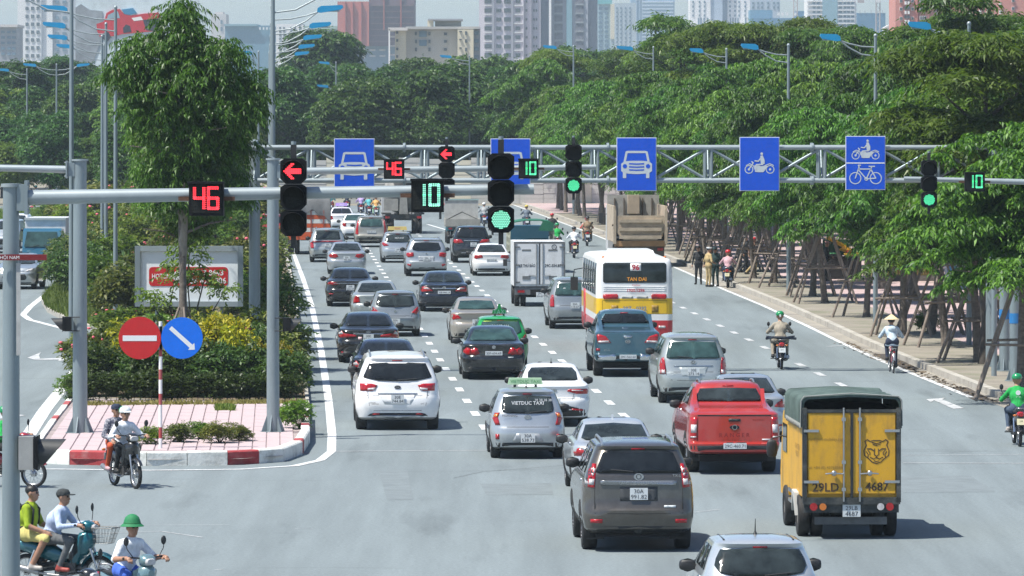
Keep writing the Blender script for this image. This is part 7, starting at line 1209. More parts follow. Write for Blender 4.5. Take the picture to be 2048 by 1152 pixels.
# concrete mixer
t = lorry('concrete_mixer', 'dusty grey concrete mixer lorry at the head of the queue', 806, 467, oh=1.2); DM = mat('mixer_grey', (.26, .25, .23), .8, var=.3, vscale=1.2, dirt=((.40, .38, .34), .6, 1.5)); DM2 = mat('mixer_dark', (.05, .05, .05), .8, var=.4, vscale=1.5); rot = Matrix.Rotation(R(-14), 3, 'X')
MB().lathe([(.35, -2.5), (.8, -1.9), (1.15, -.8), (1.15, .4), (.85, 1.5), (.5, 1.9), (.0, 1.9)], (0, 3.2, 2.35), 'Y', 22, rot=rot).build('drum', DM, t); MB().lathe([(.45, .1), (.7, .9), (.66, .9), (.4, .1)], (0, .35, 2.5), n=16).build('hopper', DM2, t); MB().prism([(-.2, 2.3), (.2, 2.3), (.26, 1.2), (-.26, 1.2)], -.3, -.1).build('chute', DM, t); MB().box((-.75, .2, 1.75), (.85, .5, .7)).build('tool_box', DM, t); MB().box((0, .3, 1.05), (2.2, .3, .28)).build('tail_beam', DM2, t); MB().tube([(.5, .1, 1.2), (.5, .0, 2.9), (.9, .0, 2.9), (.9, .1, 1.2)], .03, 6).build('ladder_rail', DM2, t); [MB().tube([(.5, .05, 1.4 + k * .3), (.9, .05, 1.4 + k * .3)], .02, 5).build('rung', DM2, t) for k in range(5)]
for sx in (-1, 1): [lwheel(t, sx * 1.0, y, .52, .28, 2) for y in (1.2, 2.6)]; lwheel(t, sx * 1.05, 6.2, .52, .28); MB().box((sx * .95, .1, 1.0), (.28, .06, .14)).build('tail_lamp', M['tred'], t); MB().box((sx * 1.0, 1.9, 1.2), (.55, 2.6, .08)).build('mudguard', DM2, t)
MB().box((0, 3.5, 1.0), (.9, 6.6, .3)).build('chassis', M['under'], t); MB().prism([(6.0, .7), (7.6, .7), (7.6, 2.2), (7.3, 2.8), (6.0, 2.8)], -1.2, 1.2, 'YZ').build('cab', mat('cab_white', (.5, .5, .5), .5), t)
# dump truck
t = lorry('dump_truck', 'large dusty tan dump truck beside the pavement ahead of the bus', 1277, 533, oh=1.3); w = 2.5; TN = mat('dump_tan', (.44, .36, .265), .8, var=.15, vscale=1.2, dirt=((.20, .16, .12), .5, 1.5)); TD = mat('dump_dark', (.13, .105, .08), .85, var=.25, vscale=2); OC = mat('dump_ochre', (.36, .20, .09), .85, var=.2, vscale=2)
gate = [(-1.12, 2.45), (1.12, 2.45), (1.12, 1.65), (.78, 1.28), (-.78, 1.28), (-1.12, 1.65)]; o = MB().prism(gate, -.12, -.02).build('tailgate', TN, t)
for zz in (1.35, 1.72, 2.12): MB().prism([(-1.0, zz), (1.0, zz), (1.0, zz + .16), (-1.0, zz + .16)], -.24, -.12).build('rib', TN, o)
for sx in (-1, 1): MB().prism([(sx * 1.15, 1.1), (sx * 1.28, 1.1), (sx * 1.28, 2.9), (sx * 1.15, 2.7)], -.16, .0).build('corner_post', TN, t); MB().box((sx * 1.22, 2.7, 2.05), (.10, 5.4, 1.7)).build('side', TN, t); MB().cyl((sx * 1.35, -.08, 2.0), (sx * 1.1, -.08, 2.0), .05, n=8).build('hinge_pin', TD, t); [lwheel(t, sx * 1.0, y, .54, .28, 2) for y in (1.3, 2.7)]; lwheel(t, sx * 1.05, 6.3, .54, .28); MB().box((sx * .95, 0, .85), (.28, .06, .14)).build('tail_lamp', M['tred'], t); MB().tube([(sx * 1.1, 6.6, 2.4), (sx * 1.5, 6.6, 2.4)], .02, 5).box((sx * 1.5, 6.58, 2.2), (.2, .08, .5)).build('mirror', M['dark'], t)
MB().box((0, .1, 1.12), (2.4, .4, .26)).build('lip', OC, t); MB().box((0, 2.7, 1.2), (2.3, 5.3, .12)).build('floor', TD, t); MB().box((0, 5.45, 2.6), (2.5, .12, 1.5)).build('headboard', mat('dump_grey', (.35, .34, .31), .8, var=.2), t); MB().box((0, 5.2, 2.9), (.55, .5, .9)).build('ram', TN, t); [MB().box((xx, 5.36, 2.75), (.05, .08, .9)).build('headboard_rib', TD, t) for xx in (-.9, -.45, .45, .9)]; MB().box((0, .2, .75), (2.3, .2, .5)).build('mud_board', mat('mud_brown', (.12, .095, .075), .9, var=.3, vscale=2), t); MB().box((0, 3.6, .95), (.9, 6.6, .3)).build('chassis', M['under'], t); MB().prism([(5.7, .7), (7.5, .7), (7.5, 2.3), (7.2, 2.85), (5.7, 2.85)], -1.2, 1.2, 'YZ').build('cab', mat('cab_white', (.5, .5, .5), .5), t); MB().box((0, 2.2, 1.9), (2.2, 3.6, .9)).build('load', mat('load_earth', (.18, .13, .09), .95, var=.3), t)
# oncoming blue lorry with box
t = thing('box_lorry', 'blue cab lorry with white box body on the left carriageway', 'truck', (0, 0, 0), 0, 'oncoming vehicles'); q = G(86, 548); t.location = q + Vector((0, -1.1, 0)); t.rotation_euler = (0, 0, -.035); CB = mat('cab_blue_on', (.012, .10, .17), .35, coat=.6, var=.1); w = 1.85
MB().box((0, 3.3, 1.68), (w, 3.3, 1.72)).build('box', BXW, t); MB().box((0, 1.62, 2.5), (w + .04, .1, .1)).build('box_rail', mat('box_silver', (.5, .52, .52), .4, .4), t)
cab = MB().prism([(.02, .45), (1.55, .45), (1.55, 2.02), (.75, 2.08), (.45, 1.98), (.1, 1.22), (.0, .9)], -.86, .86, 'YZ').build('cab', CB, t); n_ = Vector((0, -.76, .35)); 
MB().add([(-.78, .07, 1.26), (.78, .07, 1.26), (.68, .40, 1.93), (-.68, .40, 1.93)], [(0, 1, 2, 3)]).build('windscreen', M['glass3'], cab, fix=False); MB().box((0, -.03, .62), (1.75, .1, .26)).build('bumper', CB, t)
for sx in (-1, 1): MB().prism([(sx * .48, .84), (sx * .80, .84), (sx * .82, .98), (sx * .48, .96)], -.02, .03).build('headlight', M['tclear'], cab); MB().tube([(sx * .86, .5, 1.5), (sx * 1.02, .45, 1.5)], .015, 5).box((sx * 1.02, .45, 1.38), (.12, .05, .3)).build('mirror', M['dark'], cab); lwheel(t, sx * .76, 1.1, .37, .2); lwheel(t, sx * .76, 4.2, .37, .2, 2); MB().tube([(sx * .5, .03, 1.24), (sx * .1, .1, 1.34)], .01, 4).build('wiper', M['dark'], cab)
p = MB().box((-.2, -.09, .66), (.42, .012, .11)).build('number_plate', M['plate'], t); text_flat('29C-317.44', .06, 'lettering', M['ink'], p, (-.2, -.098, .66), maxw=.38); MB().box((0, 2.8, .6), (.7, 4.6, .2)).build('chassis', M['under'], t); text_flat('KIA', .07, 'lettering', M['chrome'], cab, (-.55, -.004, 1.08))
# ---------------------------------------------------------------- motorbikes, bicycle, people
def surface_nets(f, org, h):
    """iso-surface of a sampled distance field -> verts, quads"""
    s = f < 0; nx, ny, nz = f.shape; c = s[:-1, :-1, :-1].astype(np.int8)
    tot = sum(s[i:nx - 1 + i, j:ny - 1 + j, k:nz - 1 + k].astype(np.int8) for i in (0, 1) for j in (0, 1) for k in (0, 1)); act = (tot > 0) & (tot < 8)
    idx = -np.ones(act.shape, np.int64); ii = np.argwhere(act); idx[act] = np.arange(len(ii)); acc = np.zeros((len(ii), 3)); cnt = np.zeros(len(ii))
    cor = [(i, j, k) for i in (0, 1) for j in (0, 1) for k in (0, 1)]
    for a in cor:
        for ax in range(3):
            if a[ax]: continue
            b_ = list(a); b_[ax] = 1; fa = f[ii[:, 0] + a[0], ii[:, 1] + a[1], ii[:, 2] + a[2]]; fb = f[ii[:, 0] + b_[0], ii[:, 1] + b_[1], ii[:, 2] + b_[2]]; m = (fa < 0) != (fb < 0); t = np.where(m, fa / np.where(np.abs(fa - fb) < 1e-9, 1, fa - fb), 0)
            p = np.array(a, float)[None] + 0 * acc; p[:, ax] += t; acc += np.where(m[:, None], p, 0); cnt += m
    V = (ii + acc / cnt[:, None]) * h + org; Q = []
    for ax in range(3):
        sl0 = [slice(1, -1)] * 3; sl0[ax] = slice(0, -1); sl1 = [slice(1, -1)] * 3; sl1[ax] = slice(1, None); ch = s[tuple(sl0)] != s[tuple(sl1)]; e = np.argwhere(ch); e = e + np.array([0 if k == ax else 1 for k in range(3)]); neg = s[e[:, 0], e[:, 1], e[:, 2]]
        o1, o2 = [(1, 2), (2, 0), (0, 1)][ax]; d1 = np.eye(3, dtype=int)[o1]; d2 = np.eye(3, dtype=int)[o2]
        q = np.stack([idx[tuple((e - d1 - d2).T)], idx[tuple((e - d2).T)], idx[tuple(e.T)], idx[tuple((e - d1).T)]], 1); q[~neg] = q[~neg][:, ::-1]; Q.append(q)
    return V, np.concatenate(Q)
def sd_cap(X, a, ra, b_, rb):
    a = np.array(a, float); b_ = np.array(b_, float); d = b_ - a; L2 = max(d @ d, 1e-9); t = np.clip(((X - a) @ d) / L2, 0, 1); return np.linalg.norm(X - a - t[..., None] * d, axis=-1) - (ra + (rb - ra) * t)
def body_mesh(caps, h, mats, name='body'):
    pts = np.array([p for c in caps for p in (c[0], c[2])]); rr = max(max(c[1], c[3]) for c in caps); lo = pts.min(0) - rr - 3 * h; hi = pts.max(0) + rr + 3 * h; n = np.ceil((hi - lo) / h).astype(int) + 1; F_ = np.full(n, 1.0); 
    ax = [lo[k] + h * np.arange(n[k]) for k in range(3)]
    for a, ra, b_, rb, sl, bl in caps:
        a_, bb = np.array(a, float), np.array(b_, float); r = max(ra, rb) + .06; i0 = np.maximum(((np.minimum(a_, bb) - r - lo) / h).astype(int), 0); i1 = np.minimum(((np.maximum(a_, bb) + r - lo) / h).astype(int) + 2, n); S = tuple(slice(p, q) for p, q in zip(i0, i1))
        X = np.stack(np.meshgrid(ax[0][S[0]], ax[1][S[1]], ax[2][S[2]], indexing='ij'), -1); d = sd_cap(X, a, ra, b_, rb); f = F_[S]; k = bl; m = np.maximum(k - np.abs(f - d), 0) / k; F_[S] = np.minimum(f, d) - m * m * k * .25
    V, Q = surface_nets(F_, lo, h); C = V[Q].mean(1); best = np.full(len(Q), 9.0); mi = np.zeros(len(Q), int)
    for a, ra, b_, rb, sl, bl in caps: d = sd_cap(C, a, ra, b_, rb); u = d < best; best[u] = d[u]; mi[u] = sl
    me = np_mesh(name, V, Q, mats, True, mi); return me
def hand(caps, w, dr, up, out, curl=True):
    """palm, four fingers wrapped, thumb; w wrist, dr forward, up back-of-hand, out towards the thumb"""
    w, dr, up, out = (np.array(v, float) for v in (w, dr, up, out)); dr /= np.linalg.norm(dr); k = w + dr * .075; caps.append((w, .028, k, .034, 0, .02))
    for i, (o, L) in enumerate(((.030, .075), (.011, .085), (-.009, .080), (-.028, .062))):
        b0 = k + out * o + dr * .01; b1 = b0 + dr * L * .5 - up * (.02 if curl else .008); b2 = b1 + (dr * .15 - up * .8 if curl else dr * .4 - up * .3) * L * .5; caps.append((b0, .0105, b1, .0095, 0, .006)); caps.append((b1, .0095, b2, .008, 0, .006))
    t0 = w + dr * .03 + out * .028; t1 = t0 + dr * .03 + out * .03 - up * .01; caps.append((t0, .014, t1, .011, 0, .008)); caps.append((t1, .011, t1 + dr * .03 - up * .012, .009, 0, .008))
def pose(kind):
    c = []; S = .035
    if kind in ('ride', 'pillion', 'cycle'):
        if kind == 'cycle': pel = np.array((0, -.22, .88)); ch = np.array((0, -.08, 1.14)); nk = np.array((0, .02, 1.30)); hands = [(-.25, .38, 1.03), (.25, .38, 1.03)]; knee = [(-.13, .14, .78), (.13, .18, .62)]; ank = [(-.12, .02, .42), (.12, -.02, .22)]
        elif kind == 'ride': pel = np.array((0, -.20, .82)); ch = np.array((0, -.11, 1.08)); nk = np.array((0, -.03, 1.27)); hands = [(-.31, .36, 1.03), (.31, .36, 1.03)]; knee = [(-.20, .20, .78), (.20, .20, .78)]; ank = [(-.19, .02, .38), (.19, .02, .38)]
        else: pel = np.array((0, -.20, .86)); ch = np.array((0, -.20, 1.12)); nk = np.array((0, -.17, 1.32)); hands = [(-.20, .16, .90), (.20, .16, .90)]; knee = [(-.23, .18, .80), (.23, .18, .80)]; ank = [(-.22, -.04, .40), (.22, -.04, .40)]
    elif kind in ('stand', 'stand_arm'): pel = np.array((0, 0, .92)); ch = np.array((0, .0, 1.20)); nk = np.array((0, .0, 1.42)); hands = [(-.27, .04, .86), (.27, .04, .86)]; knee = [(-.10, .02, .50), (.10, .02, .50)]; ank = [(-.11, -.02, .09), (.12, -.02, .09)]
    else: pel = np.array((0, 0, .92)); ch = np.array((0, .04, 1.20)); nk = np.array((0, .07, 1.42)); hands = [(-.25, .25, .95), (.25, -.15, .92)]; knee = [(-.10, .22, .54), (.10, .06, .50)]; ank = [(-.10, .20, .13), (.10, -.28, .16)]
    if kind == 'stand_arm': hands = [(-.16, .22, 1.06), (.16, .22, 1.02)]
    u = nk - ch
    c += [(pel + (-.07, 0, 0), .125, pel + (.07, 0, 0), .125, 2, .05), (pel + (0, .01, .06), .13, ch, .135, 1, .06), (ch + (-.06, 0, .0), .12, ch + (.06, 0, 0), .12, 1, .06), (ch, .13, nk + (0, 0, -.06), .11, 1, .06), (nk + (-.13, 0, -.06), .072, nk + (.13, 0, -.06), .072, 1, .05), (nk + (0, 0, -.03), .056, nk + (0, .03, .08), .050, 0, .03)]
    hd = nk + (0, .045, .165); c += [(hd + (0, -.015, .03), .088, hd + (0, .0, .0), .082, 0, .02), (hd + (0, .01, 0), .075, hd + (0, .035, -.07), .052, 0, .03), (hd + (0, .085, -.005), .012, hd + (0, .098, -.03), .014, 0, .01), (hd + (-.085, -.005, -.015), .018, hd + (-.085, -.005, .01), .018, 0, .01), (hd + (.085, -.005, -.015), .018, hd + (.085, -.005, .01), .018, 0, .01), (hd + (-.03, .078, -.065), .010, hd + (.03, .078, -.065), .010, 0, .008)]
    for sx in (-1, 1): c.append((hd + (sx * .034, .078, .012), .011, hd + (sx * .028, .08, .012), .011, 6, .004))
    for i, sx in enumerate((-1, 1)):
        sh = nk + (sx * .165, .0, -.07); ha = np.array(hands[i]); mid = (sh + ha) / 2; d = ha - sh; L = np.linalg.norm(d); bend = math.sqrt(max(.0, .285 ** 2 - (L / 2) ** 2)); dirb = np.array((sx * .6, -.35, -.7)) if kind not in ('stand', 'walk') else np.array((sx * .3, -.9, 0)); dirb = dirb - d * (dirb @ d) / (L * L); el = mid + dirb / np.linalg.norm(dirb) * bend
        c += [(sh, .062, el, .048, 1, .03), (el, .045, ha, .030, 4, .02)]
        if kind in ('ride', 'cycle'): hand(c, ha, np.array((0, .9, -.1)), np.array((0, .2, 1)), np.array((-sx, 0, 0)))
        else: fd = ha - el; fd = fd / np.linalg.norm(fd); hand(c, ha, fd, np.array((sx * .9, 0, .3)) if kind != 'pillion' else np.array((0, 0, 1.0)), np.array((0, .9, 0)) if kind != 'pillion' else np.array((-sx * .9, 0, 0)), kind == 'stand_arm')
        hp = pel + (sx * .085, 0, -.02); kn = np.array(knee[i]); an = np.array(ank[i]); c += [(hp, .092, kn, .064, 2, .04), (kn, .060, an, .043, 5, .03), (an, .045, an + (0, .0, -.03), .045, 3, .02), (an + (0, -.03, -.045), .038, an + (sx * .02, .15, -.05), .034, 3, .03)]
    return c, hd
POSE = {}
def person(label, loc, rz, kind, top, bot, fore=None, shin=None, shoe=None, hat=None, hatm=None, fine=False, skin=None, grp='people', extra=None, sc=1.0):
    k = (kind, fine)
    if k not in POSE: c, hd = pose(kind); POSE[k] = (body_mesh(c, .011 if fine else .019, [M['skin']] * 7), hd)
    me, hd = POSE[k]; t = thing('person', label, 'person', loc, rz, grp); t.scale = (sc, sc, sc); o = bpy.data.objects.new('body', me); COL.objects.link(o); o.parent = t; sk = skin or M['skin']
    for i, m in enumerate((sk, top, bot, shoe or M['shoe'], fore or top, shin or bot, M['hair'])): o.material_slots[i].link = 'OBJECT'; o.material_slots[i].material = m
    hd = Vector(hd)
    cap_ = lambda rs, z0: MB().lathe([(rs * math.cos(a), rs * math.sin(a) * 1.0 + z0) for a in [math.pi / 2 * i / 6 * .999 for i in range(7)]], hd, n=18)
    if hat == 'hair' or hat in ('cap',): MB().ell(hd + Vector((0, -.020, .05)), (.098, .105, .085), 16, 10).build('hair', M['hair'], t)
    if hat == 'helmet': h = MB().lathe([(.110, .02), (.118, .05), (.110, .09), (.085, .125), (.04, .145), (.001, .148)], hd + Vector((0, -.012, .012)), n=20).build('helmet', hatm, t); MB().prism([(-.09, -.002), (.09, -.002), (.06, -.02), (-.06, -.02)], 0, .01).mesh('x') if False else None; MB().lathe([(.111, .022), (.09, .018)], hd + Vector((0, -.012, .012)), n=20).build('helmet_lining', M['dark'], h); MB().box(hd + Vector((0, .115, .05)), (.15, .07, .012), Matrix.Rotation(R(-18), 3, 'X')).build('peak', hatm, h)
    if hat == 'cap': h = MB().lathe([(.104, .03), (.106, .07), (.085, .115), (.03, .13), (.001, .13)], hd + Vector((0, -.01, .0)), n=18).build('cap', hatm, t); MB().prism([(-.085, 0), (.085, 0), (.07, .09), (0, .115), (-.07, .09)], 0, .012, 'XY').build('peak', hatm, h, hd + Vector((0, .075, .035)))
    if hat == 'officer_cap': h = MB().lathe([(.098, .045), (.10, .08), (.135, .10), (.13, .125), (.001, .13)], hd + Vector((0, -.005, 0)), n=20).build('officer_cap', hatm, t); MB().prism([(-.08, 0), (.08, 0), (.05, .06), (-.05, .06)], 0, .012, 'XY').build('peak', M['dark'], h, hd + Vector((0, .08, .045))); MB().ell(hd + Vector((0, -.02, .03)), (.09, .095, .06), 14, 8).build('hair', M['hair'], t)
    if hat == 'pith': h = MB().lathe([(.175, -.005), (.17, .0), (.125, .035), (.118, .07), (.10, .12), (.06, .155), (.02, .168), (.001, .17)], hd + Vector((0, -.01, .03)), n=24).build('sun_helmet', hatm, t); MB().lathe([(.172, -.008), (.11, .02)], hd + Vector((0, -.01, .03)), n=24).build('brim_lining', M['dark'], h); MB().lathe([(.128, .032), (.124, .048)], hd + Vector((0, -.01, .03)), n=24).build('hat_band', mat('band_green', (.005, .10, .03), .8), h)
    if hat == 'cone': h = MB().lathe([(.215, .02), (.001, .175), (.0, .17), (.205, .014)], hd + Vector((0, -.01, .02)), n=26).build('conical_hat', hatm, t); MB().ell(hd + Vector((0, -.03, .03)), (.092, .096, .09), 14, 8).build('hair', M['hair'], t)
    if extra: extra(t, hd)
    return t
# ---- motorbike
BK = {}
def bike_parts():
    if BK: return BK
    r = .275
    BK['tyre'] = MB().lathe([(r - .062, -.02), (r - .05, -.036), (r - .015, -.034), (r, -.012), (r, .012), (r - .015, .034), (r - .05, .036), (r - .062, .02)], axis='X', n=26).mesh('wheel')
    m = MB().lathe([(r - .06, -.025), (r - .075, -.022), (r - .075, .022), (r - .06, .025)], axis='X', n=22).lathe([(.05, -.05), (.055, -.045), (.055, .045), (.05, .05), (.0, .05)], axis='X', n=12)
    for k in range(18): a = 2 * math.pi * k / 18; b_ = a + (.4 if k % 2 else -.4); m.tube([((.03 if k % 2 else -.03), .05 * math.cos(a), .05 * math.sin(a)), (0, (r - .07) * math.cos(b_), (r - .07) * math.sin(b_))], .0035, 4)
    BK['rim'] = m.mesh('rim')
    def fender(y, z, rr, a0, a1, w):
        m = MB(); vs_ = []; n = 12
        for i in range(n + 1):
            a = R(a0 + (a1 - a0) * i / n)
            for x, dr in ((-w, -.03), (-w * .7, .012), (0, .022), (w * .7, .012), (w, -.03)): vs_.append((x, y + (rr + dr) * math.cos(a), z + (rr + dr) * math.sin(a)))
        return m.add(vs_, [(i * 5 + k, (i + 1) * 5 + k, (i + 1) * 5 + k + 1, i * 5 + k + 1) for i in range(n) for k in range(4)], 0, True)
    BK['front_fender'] = fender(.62, .275, .315, 35, 165, .062).mesh('front_fender'); BK['rear_fender'] = fender(-.60, .275, .325, 30, 168, .07).mesh('rear_fender')
    def loft(secs, nm, mi=0):
        """sections (y, z_low, z_high, half width) -> rounded solid"""
        m = MB(); vs_ = []; n = 10
        for y, z0, z1, w in secs:
            for k in range(n): a = 2 * math.pi * k / n; ca, sa = math.cos(a), math.sin(a); vs_.append((w * math.copysign(abs(ca) ** .7, ca), y, (z0 + z1) / 2 + (z1 - z0) / 2 * math.copysign(abs(sa) ** .7, sa)))
        m.add(vs_, [(i * n + k, i * n + (k + 1) % n, (i + 1) * n + (k + 1) % n, (i + 1) * n + k) for i in range(len(secs) - 1) for k in range(n)], 0, True); m.add(vs_[:n], [tuple(range(n))]); m.add(vs_[-n:], [tuple(range(n))]); return m
    BK['tail_fairing'] = loft([(-.88, .70, .78, .04), (-.70, .60, .77, .10), (-.40, .50, .74, .12), (-.10, .42, .68, .10), (.08, .42, .58, .06)], 'x').mesh('tail_fairing')
    BK['seat'] = loft([(-.74, .755, .81, .08), (-.5, .735, .815, .13), (-.2, .72, .79, .13), (.02, .69, .765, .09), (.10, .68, .72, .05)], 'x').mesh('seat')
    BK['leg_shield'] = MB().prism([(.10, .40), (.20, .36), (.36, .50), (.46, .92), (.40, .96), (.30, .62), (.18, .50)], -.07, .07, 'YZ').add([(sx * .19, .30, .42) for sx in (1,)] + [(.07, .45, .92), (.07, .30, .40), (.20, .36, .85)], [(0, 1, 3), (0, 2, 1)]).add([(-.19, .30, .42), (-.07, .45, .92), (-.07, .30, .40), (-.20, .36, .85)], [(0, 3, 1), (0, 1, 2)]).mesh('leg_shield')
    BK['front_cowl'] = loft([(.30, .52, .90, .15), (.42, .55, .94, .16), (.50, .66, .92, .10), (.54, .74, .86, .05)], 'x').mesh('front_cowl')
    BK['handlebar_cowl'] = loft([(.30, .95, 1.05, .07), (.40, .90, 1.09, .13), (.49, .92, 1.06, .11), (.53, .95, 1.02, .06)], 'x').mesh('handlebar_cowl')
    BK['headlight'] = loft([(.49, .92, 1.04, .095), (.55, .94, 1.02, .07)], 'x').mesh('headlight')
    BK['handlebar'] = MB().tube([(-.36, .34, 1.03), (-.24, .38, 1.04), (0, .42, 1.02), (.24, .38, 1.04), (.36, .34, 1.03)], .013, 7).tube([(-.36, .34, 1.03), (-.25, .375, 1.04)], .019, 7).tube([(.36, .34, 1.03), (.25, .375, 1.04)], .019, 7).mesh('handlebar')
    BK['mirror_l'] = MB().tube([(-.22, .39, 1.05), (-.30, .37, 1.16), (-.31, .37, 1.22)], .007, 5).ell((-.31, .36, 1.27), (.045, .02, .065), 10, 8).mesh('mirror'); BK['mirror_r'] = MB().tube([(.22, .39, 1.05), (.30, .37, 1.16), (.31, .37, 1.22)], .007, 5).ell((.31, .36, 1.27), (.045, .02, .065), 10, 8).mesh('mirror')
    BK['fork'] = MB().tube([(-.075, .62, .275), (-.075, .48, .66)], .022, 8).tube([(.075, .62, .275), (.075, .48, .66)], .022, 8).tube([(-.08, .48, .64), (0, .46, .70), (.08, .48, .64)], .025, 6).mesh('fork')
    BK['engine'] = MB().box((0, .08, .34), (.24, .34, .18)).cyl((-.13, .05, .33), (.13, .05, .33), .10, n=14).cyl((0, .2, .34), (0, .42, .36), .06, n=10).mesh('engine'); BK['chassis'] = MB().tube([(0, .36, .62), (0, .14, .46), (0, -.1, .44), (0, -.6, .30)], .035, 7).tube([(.11, 0, .34), (.10, -.60, .275)], .022, 6).tube([(-.11, 0, .34), (-.10, -.60, .275)], .022, 6).mesh('chassis'); BK['shock'] = MB().tube([(.11, -.55, .32), (.11, -.42, .62)], .026, 7).tube([(-.11, -.55, .32), (-.11, -.42, .62)], .026, 7).mesh('shock'); BK['foot_peg'] = MB().tube([(-.27, .05, .29), (.27, .05, .29)], .014, 6).tube([(-.24, -.25, .37), (.24, -.25, .37)], .012, 6).mesh('foot_peg')
    BK['exhaust'] = MB().tube([(.06, .3, .30), (.12, .1, .22), (.15, -.2, .25), (.16, -.35, .28)], .022, 8).cyl((.16, -.33, .28), (.17, -.82, .38), .045, .05, 12).mesh('exhaust'); BK['tail_lamp'] = loft([(-.93, .68, .76, .05), (-.88, .66, .79, .08), (-.80, .66, .78, .09)], 'x').mesh('tail_lamp'); BK['number_plate'] = MB().box((0, -.935, .565), (.19, .008, .14), Matrix.Rotation(R(-12), 3, 'X')).mesh('number_plate'); BK['plate_holder'] = MB().box((0, -.91, .58), (.12, .03, .22)).mesh('plate_holder'); BK['rear_rack'] = MB().tube([(-.09, -.5, .80), (-.10, -.85, .86), (0, -.92, .86), (.10, -.85, .86), (.09, -.5, .80)], .011, 6).mesh('rear_rack'); BK['indicator'] = MB().ell((-.13, -.86, .70), (.045, .03, .025), 8, 6).mesh('indicator'); BK['indicator2'] = MB().ell((.13, -.86, .70), (.045, .03, .025), 8, 6).mesh('indicator'); return BK
def motorbike(label, loc, rz, col, plate='29', yel=False, grp='motorbikes', basket=False, seatc=None):
    B = bike_parts(); t = thing('motorbike', label, 'motorbike', loc, rz, grp); seat = seatc or M['dark']
    for y in (.62, -.60): o = link('wheel', B['tyre'], M['rubber'], t, (0, y, .275)); link('rim', B['rim'], M['alloy'], o)
    for nm, m in (('front_fender', col), ('rear_fender', M['dark']), ('tail_fairing', col), ('seat', seat), ('leg_shield', col), ('front_cowl', col), ('handlebar_cowl', col), ('headlight', M['tclear']), ('handlebar', M['dark']), ('fork', M['alloy']), ('engine', mat('engine_grey', (.10, .10, .10), .5, .5)), ('chassis', M['dark']), ('shock', M['chrome']), ('foot_peg', M['dark']), ('exhaust', mat('exhaust_steel', (.35, .35, .36), .35, .7)), ('tail_lamp', M['tred']), ('plate_holder', M['dark']), ('rear_rack', M['alloy'])): link(nm, B[nm], m, t)
    for q in ('mirror_l', 'mirror_r'): link('mirror', B[q], M['dark'], t)
    for q in ('indicator', 'indicator2'): link('indicator', B[q], M['torange'], t)
    p = link('number_plate', B['number_plate'], mat('plate_yellow', (.68, .62, .40), .5) if yel else M['plate'], t)
    if plate: text_flat(plate, .04, 'lettering', M['ink'], p, (0, -.952, .575), uz=(0, -.2, .98), maxw=.16)
    if basket:
        b_ = MB(); z0, z1 = .74, .98; a0, a1 = ((-.12, .56), (.12, .56), (.12, .80), (-.12, .80)), ((-.17, .54), (.17, .54), (.17, .88), (-.17, .88))
        for k in range(4):
            p0, p1, q0, q1 = a0[k], a0[(k + 1) % 4], a1[k], a1[(k + 1) % 4]; b_.tube([(*p0, z0), (*p1, z0)], .005, 4).tube([(*q0, z1), (*q1, z1)], .008, 5)
            for i in range(7): f = i / 6; b_.tube([(p0[0] + (p1[0] - p0[0]) * f, p0[1] + (p1[1] - p0[1]) * f, z0), (q0[0] + (q1[0] - q0[0]) * f, q0[1] + (q1[1] - q0[1]) * f, z1)], .0035, 4)
            for zz in (.3, .6): b_.tube([(p0[0] + (q0[0] - p0[0]) * zz, p0[1] + (q0[1] - p0[1]) * zz, z0 + (z1 - z0) * zz), (p1[0] + (q1[0] - p1[0]) * zz, p1[1] + (q1[1] - p1[1]) * zz, z0 + (z1 - z0) * zz)], .003, 4)
        b_.build('basket', mat('wire_basket', (.12, .12, .12), .4, .6), t)
    return t
def facing_rz(dx, dy): return math.atan2(-dx, dy)
def at_px(px, py): g_ = G(px, py); return (g_.x, g_.y, 0)
def off(loc, rz, dy, dz=0.0): return (loc[0] - math.sin(rz) * dy, loc[1] + math.cos(rz) * dy, dz)
HG = mat('helmet_green', (.01, .24, .08), .3, coat=.5); HW = mat('helmet_white', (.75, .76, .76), .3, coat=.5); HR = mat('helmet_red', (.50, .012, .02), .3, coat=.5); HK = mat('helmet_black', (.015, .015, .018), .3, coat=.5); HY = mat('helmet_yellow', (.55, .42, .08), .4); MK = paint('bike_black', (.02, .021, .023), .2); MT = paint('bike_teal', (.0, .10, .13), .3); MRd = paint('bike_red', (.34, .02, .03), .2); MGr = paint('bike_grey', (.22, .23, .24), .4)
white_c = cloth('white', (.72, .74, .78)); black_c = cloth('black', (.018, .019, .022)); tan_c = cloth('tan', (.42, .31, .15)); beige_c = cloth('beige', (.30, .265, .21)); lime_c = cloth('lime', (.24, .33, .012)); yel_c = cloth('pale_yellow', (.52, .45, .16)); blue_c = cloth('pale_blue', (.40, .48, .66)); grey_c = cloth('grey', (.10, .105, .11)); green_c = cloth('green', (.01, .30, .06)); red_c = cloth('red', (.55, .045, .05)); pink_c = cloth('pink', (.52, .32, .35)); jean_c = cloth('denim', (.05, .075, .12)); lblue_c = cloth('light_grey_blue', (.46, .55, .62)); orange_c = cloth('rust', (.46, .075, .025)); purple_c = cloth('lilac', (.40, .30, .55)); teal_c = cloth('teal', (.10, .38, .40)); dgreen_c = cloth('dark_green', (.012, .035, .035)); navy_c = cloth('navy', (.02, .03, .06)); camo_c = mat('cloth_camo', (.22, .15, .09), .9, dirt=((.40, .31, .22), .9, 14)); check_c = mat('cloth_check', (.06, .065, .10), .85, dirt=((.55, .55, .58), .9, 26)); royal_c = cloth('royal', (.05, .12, .50))
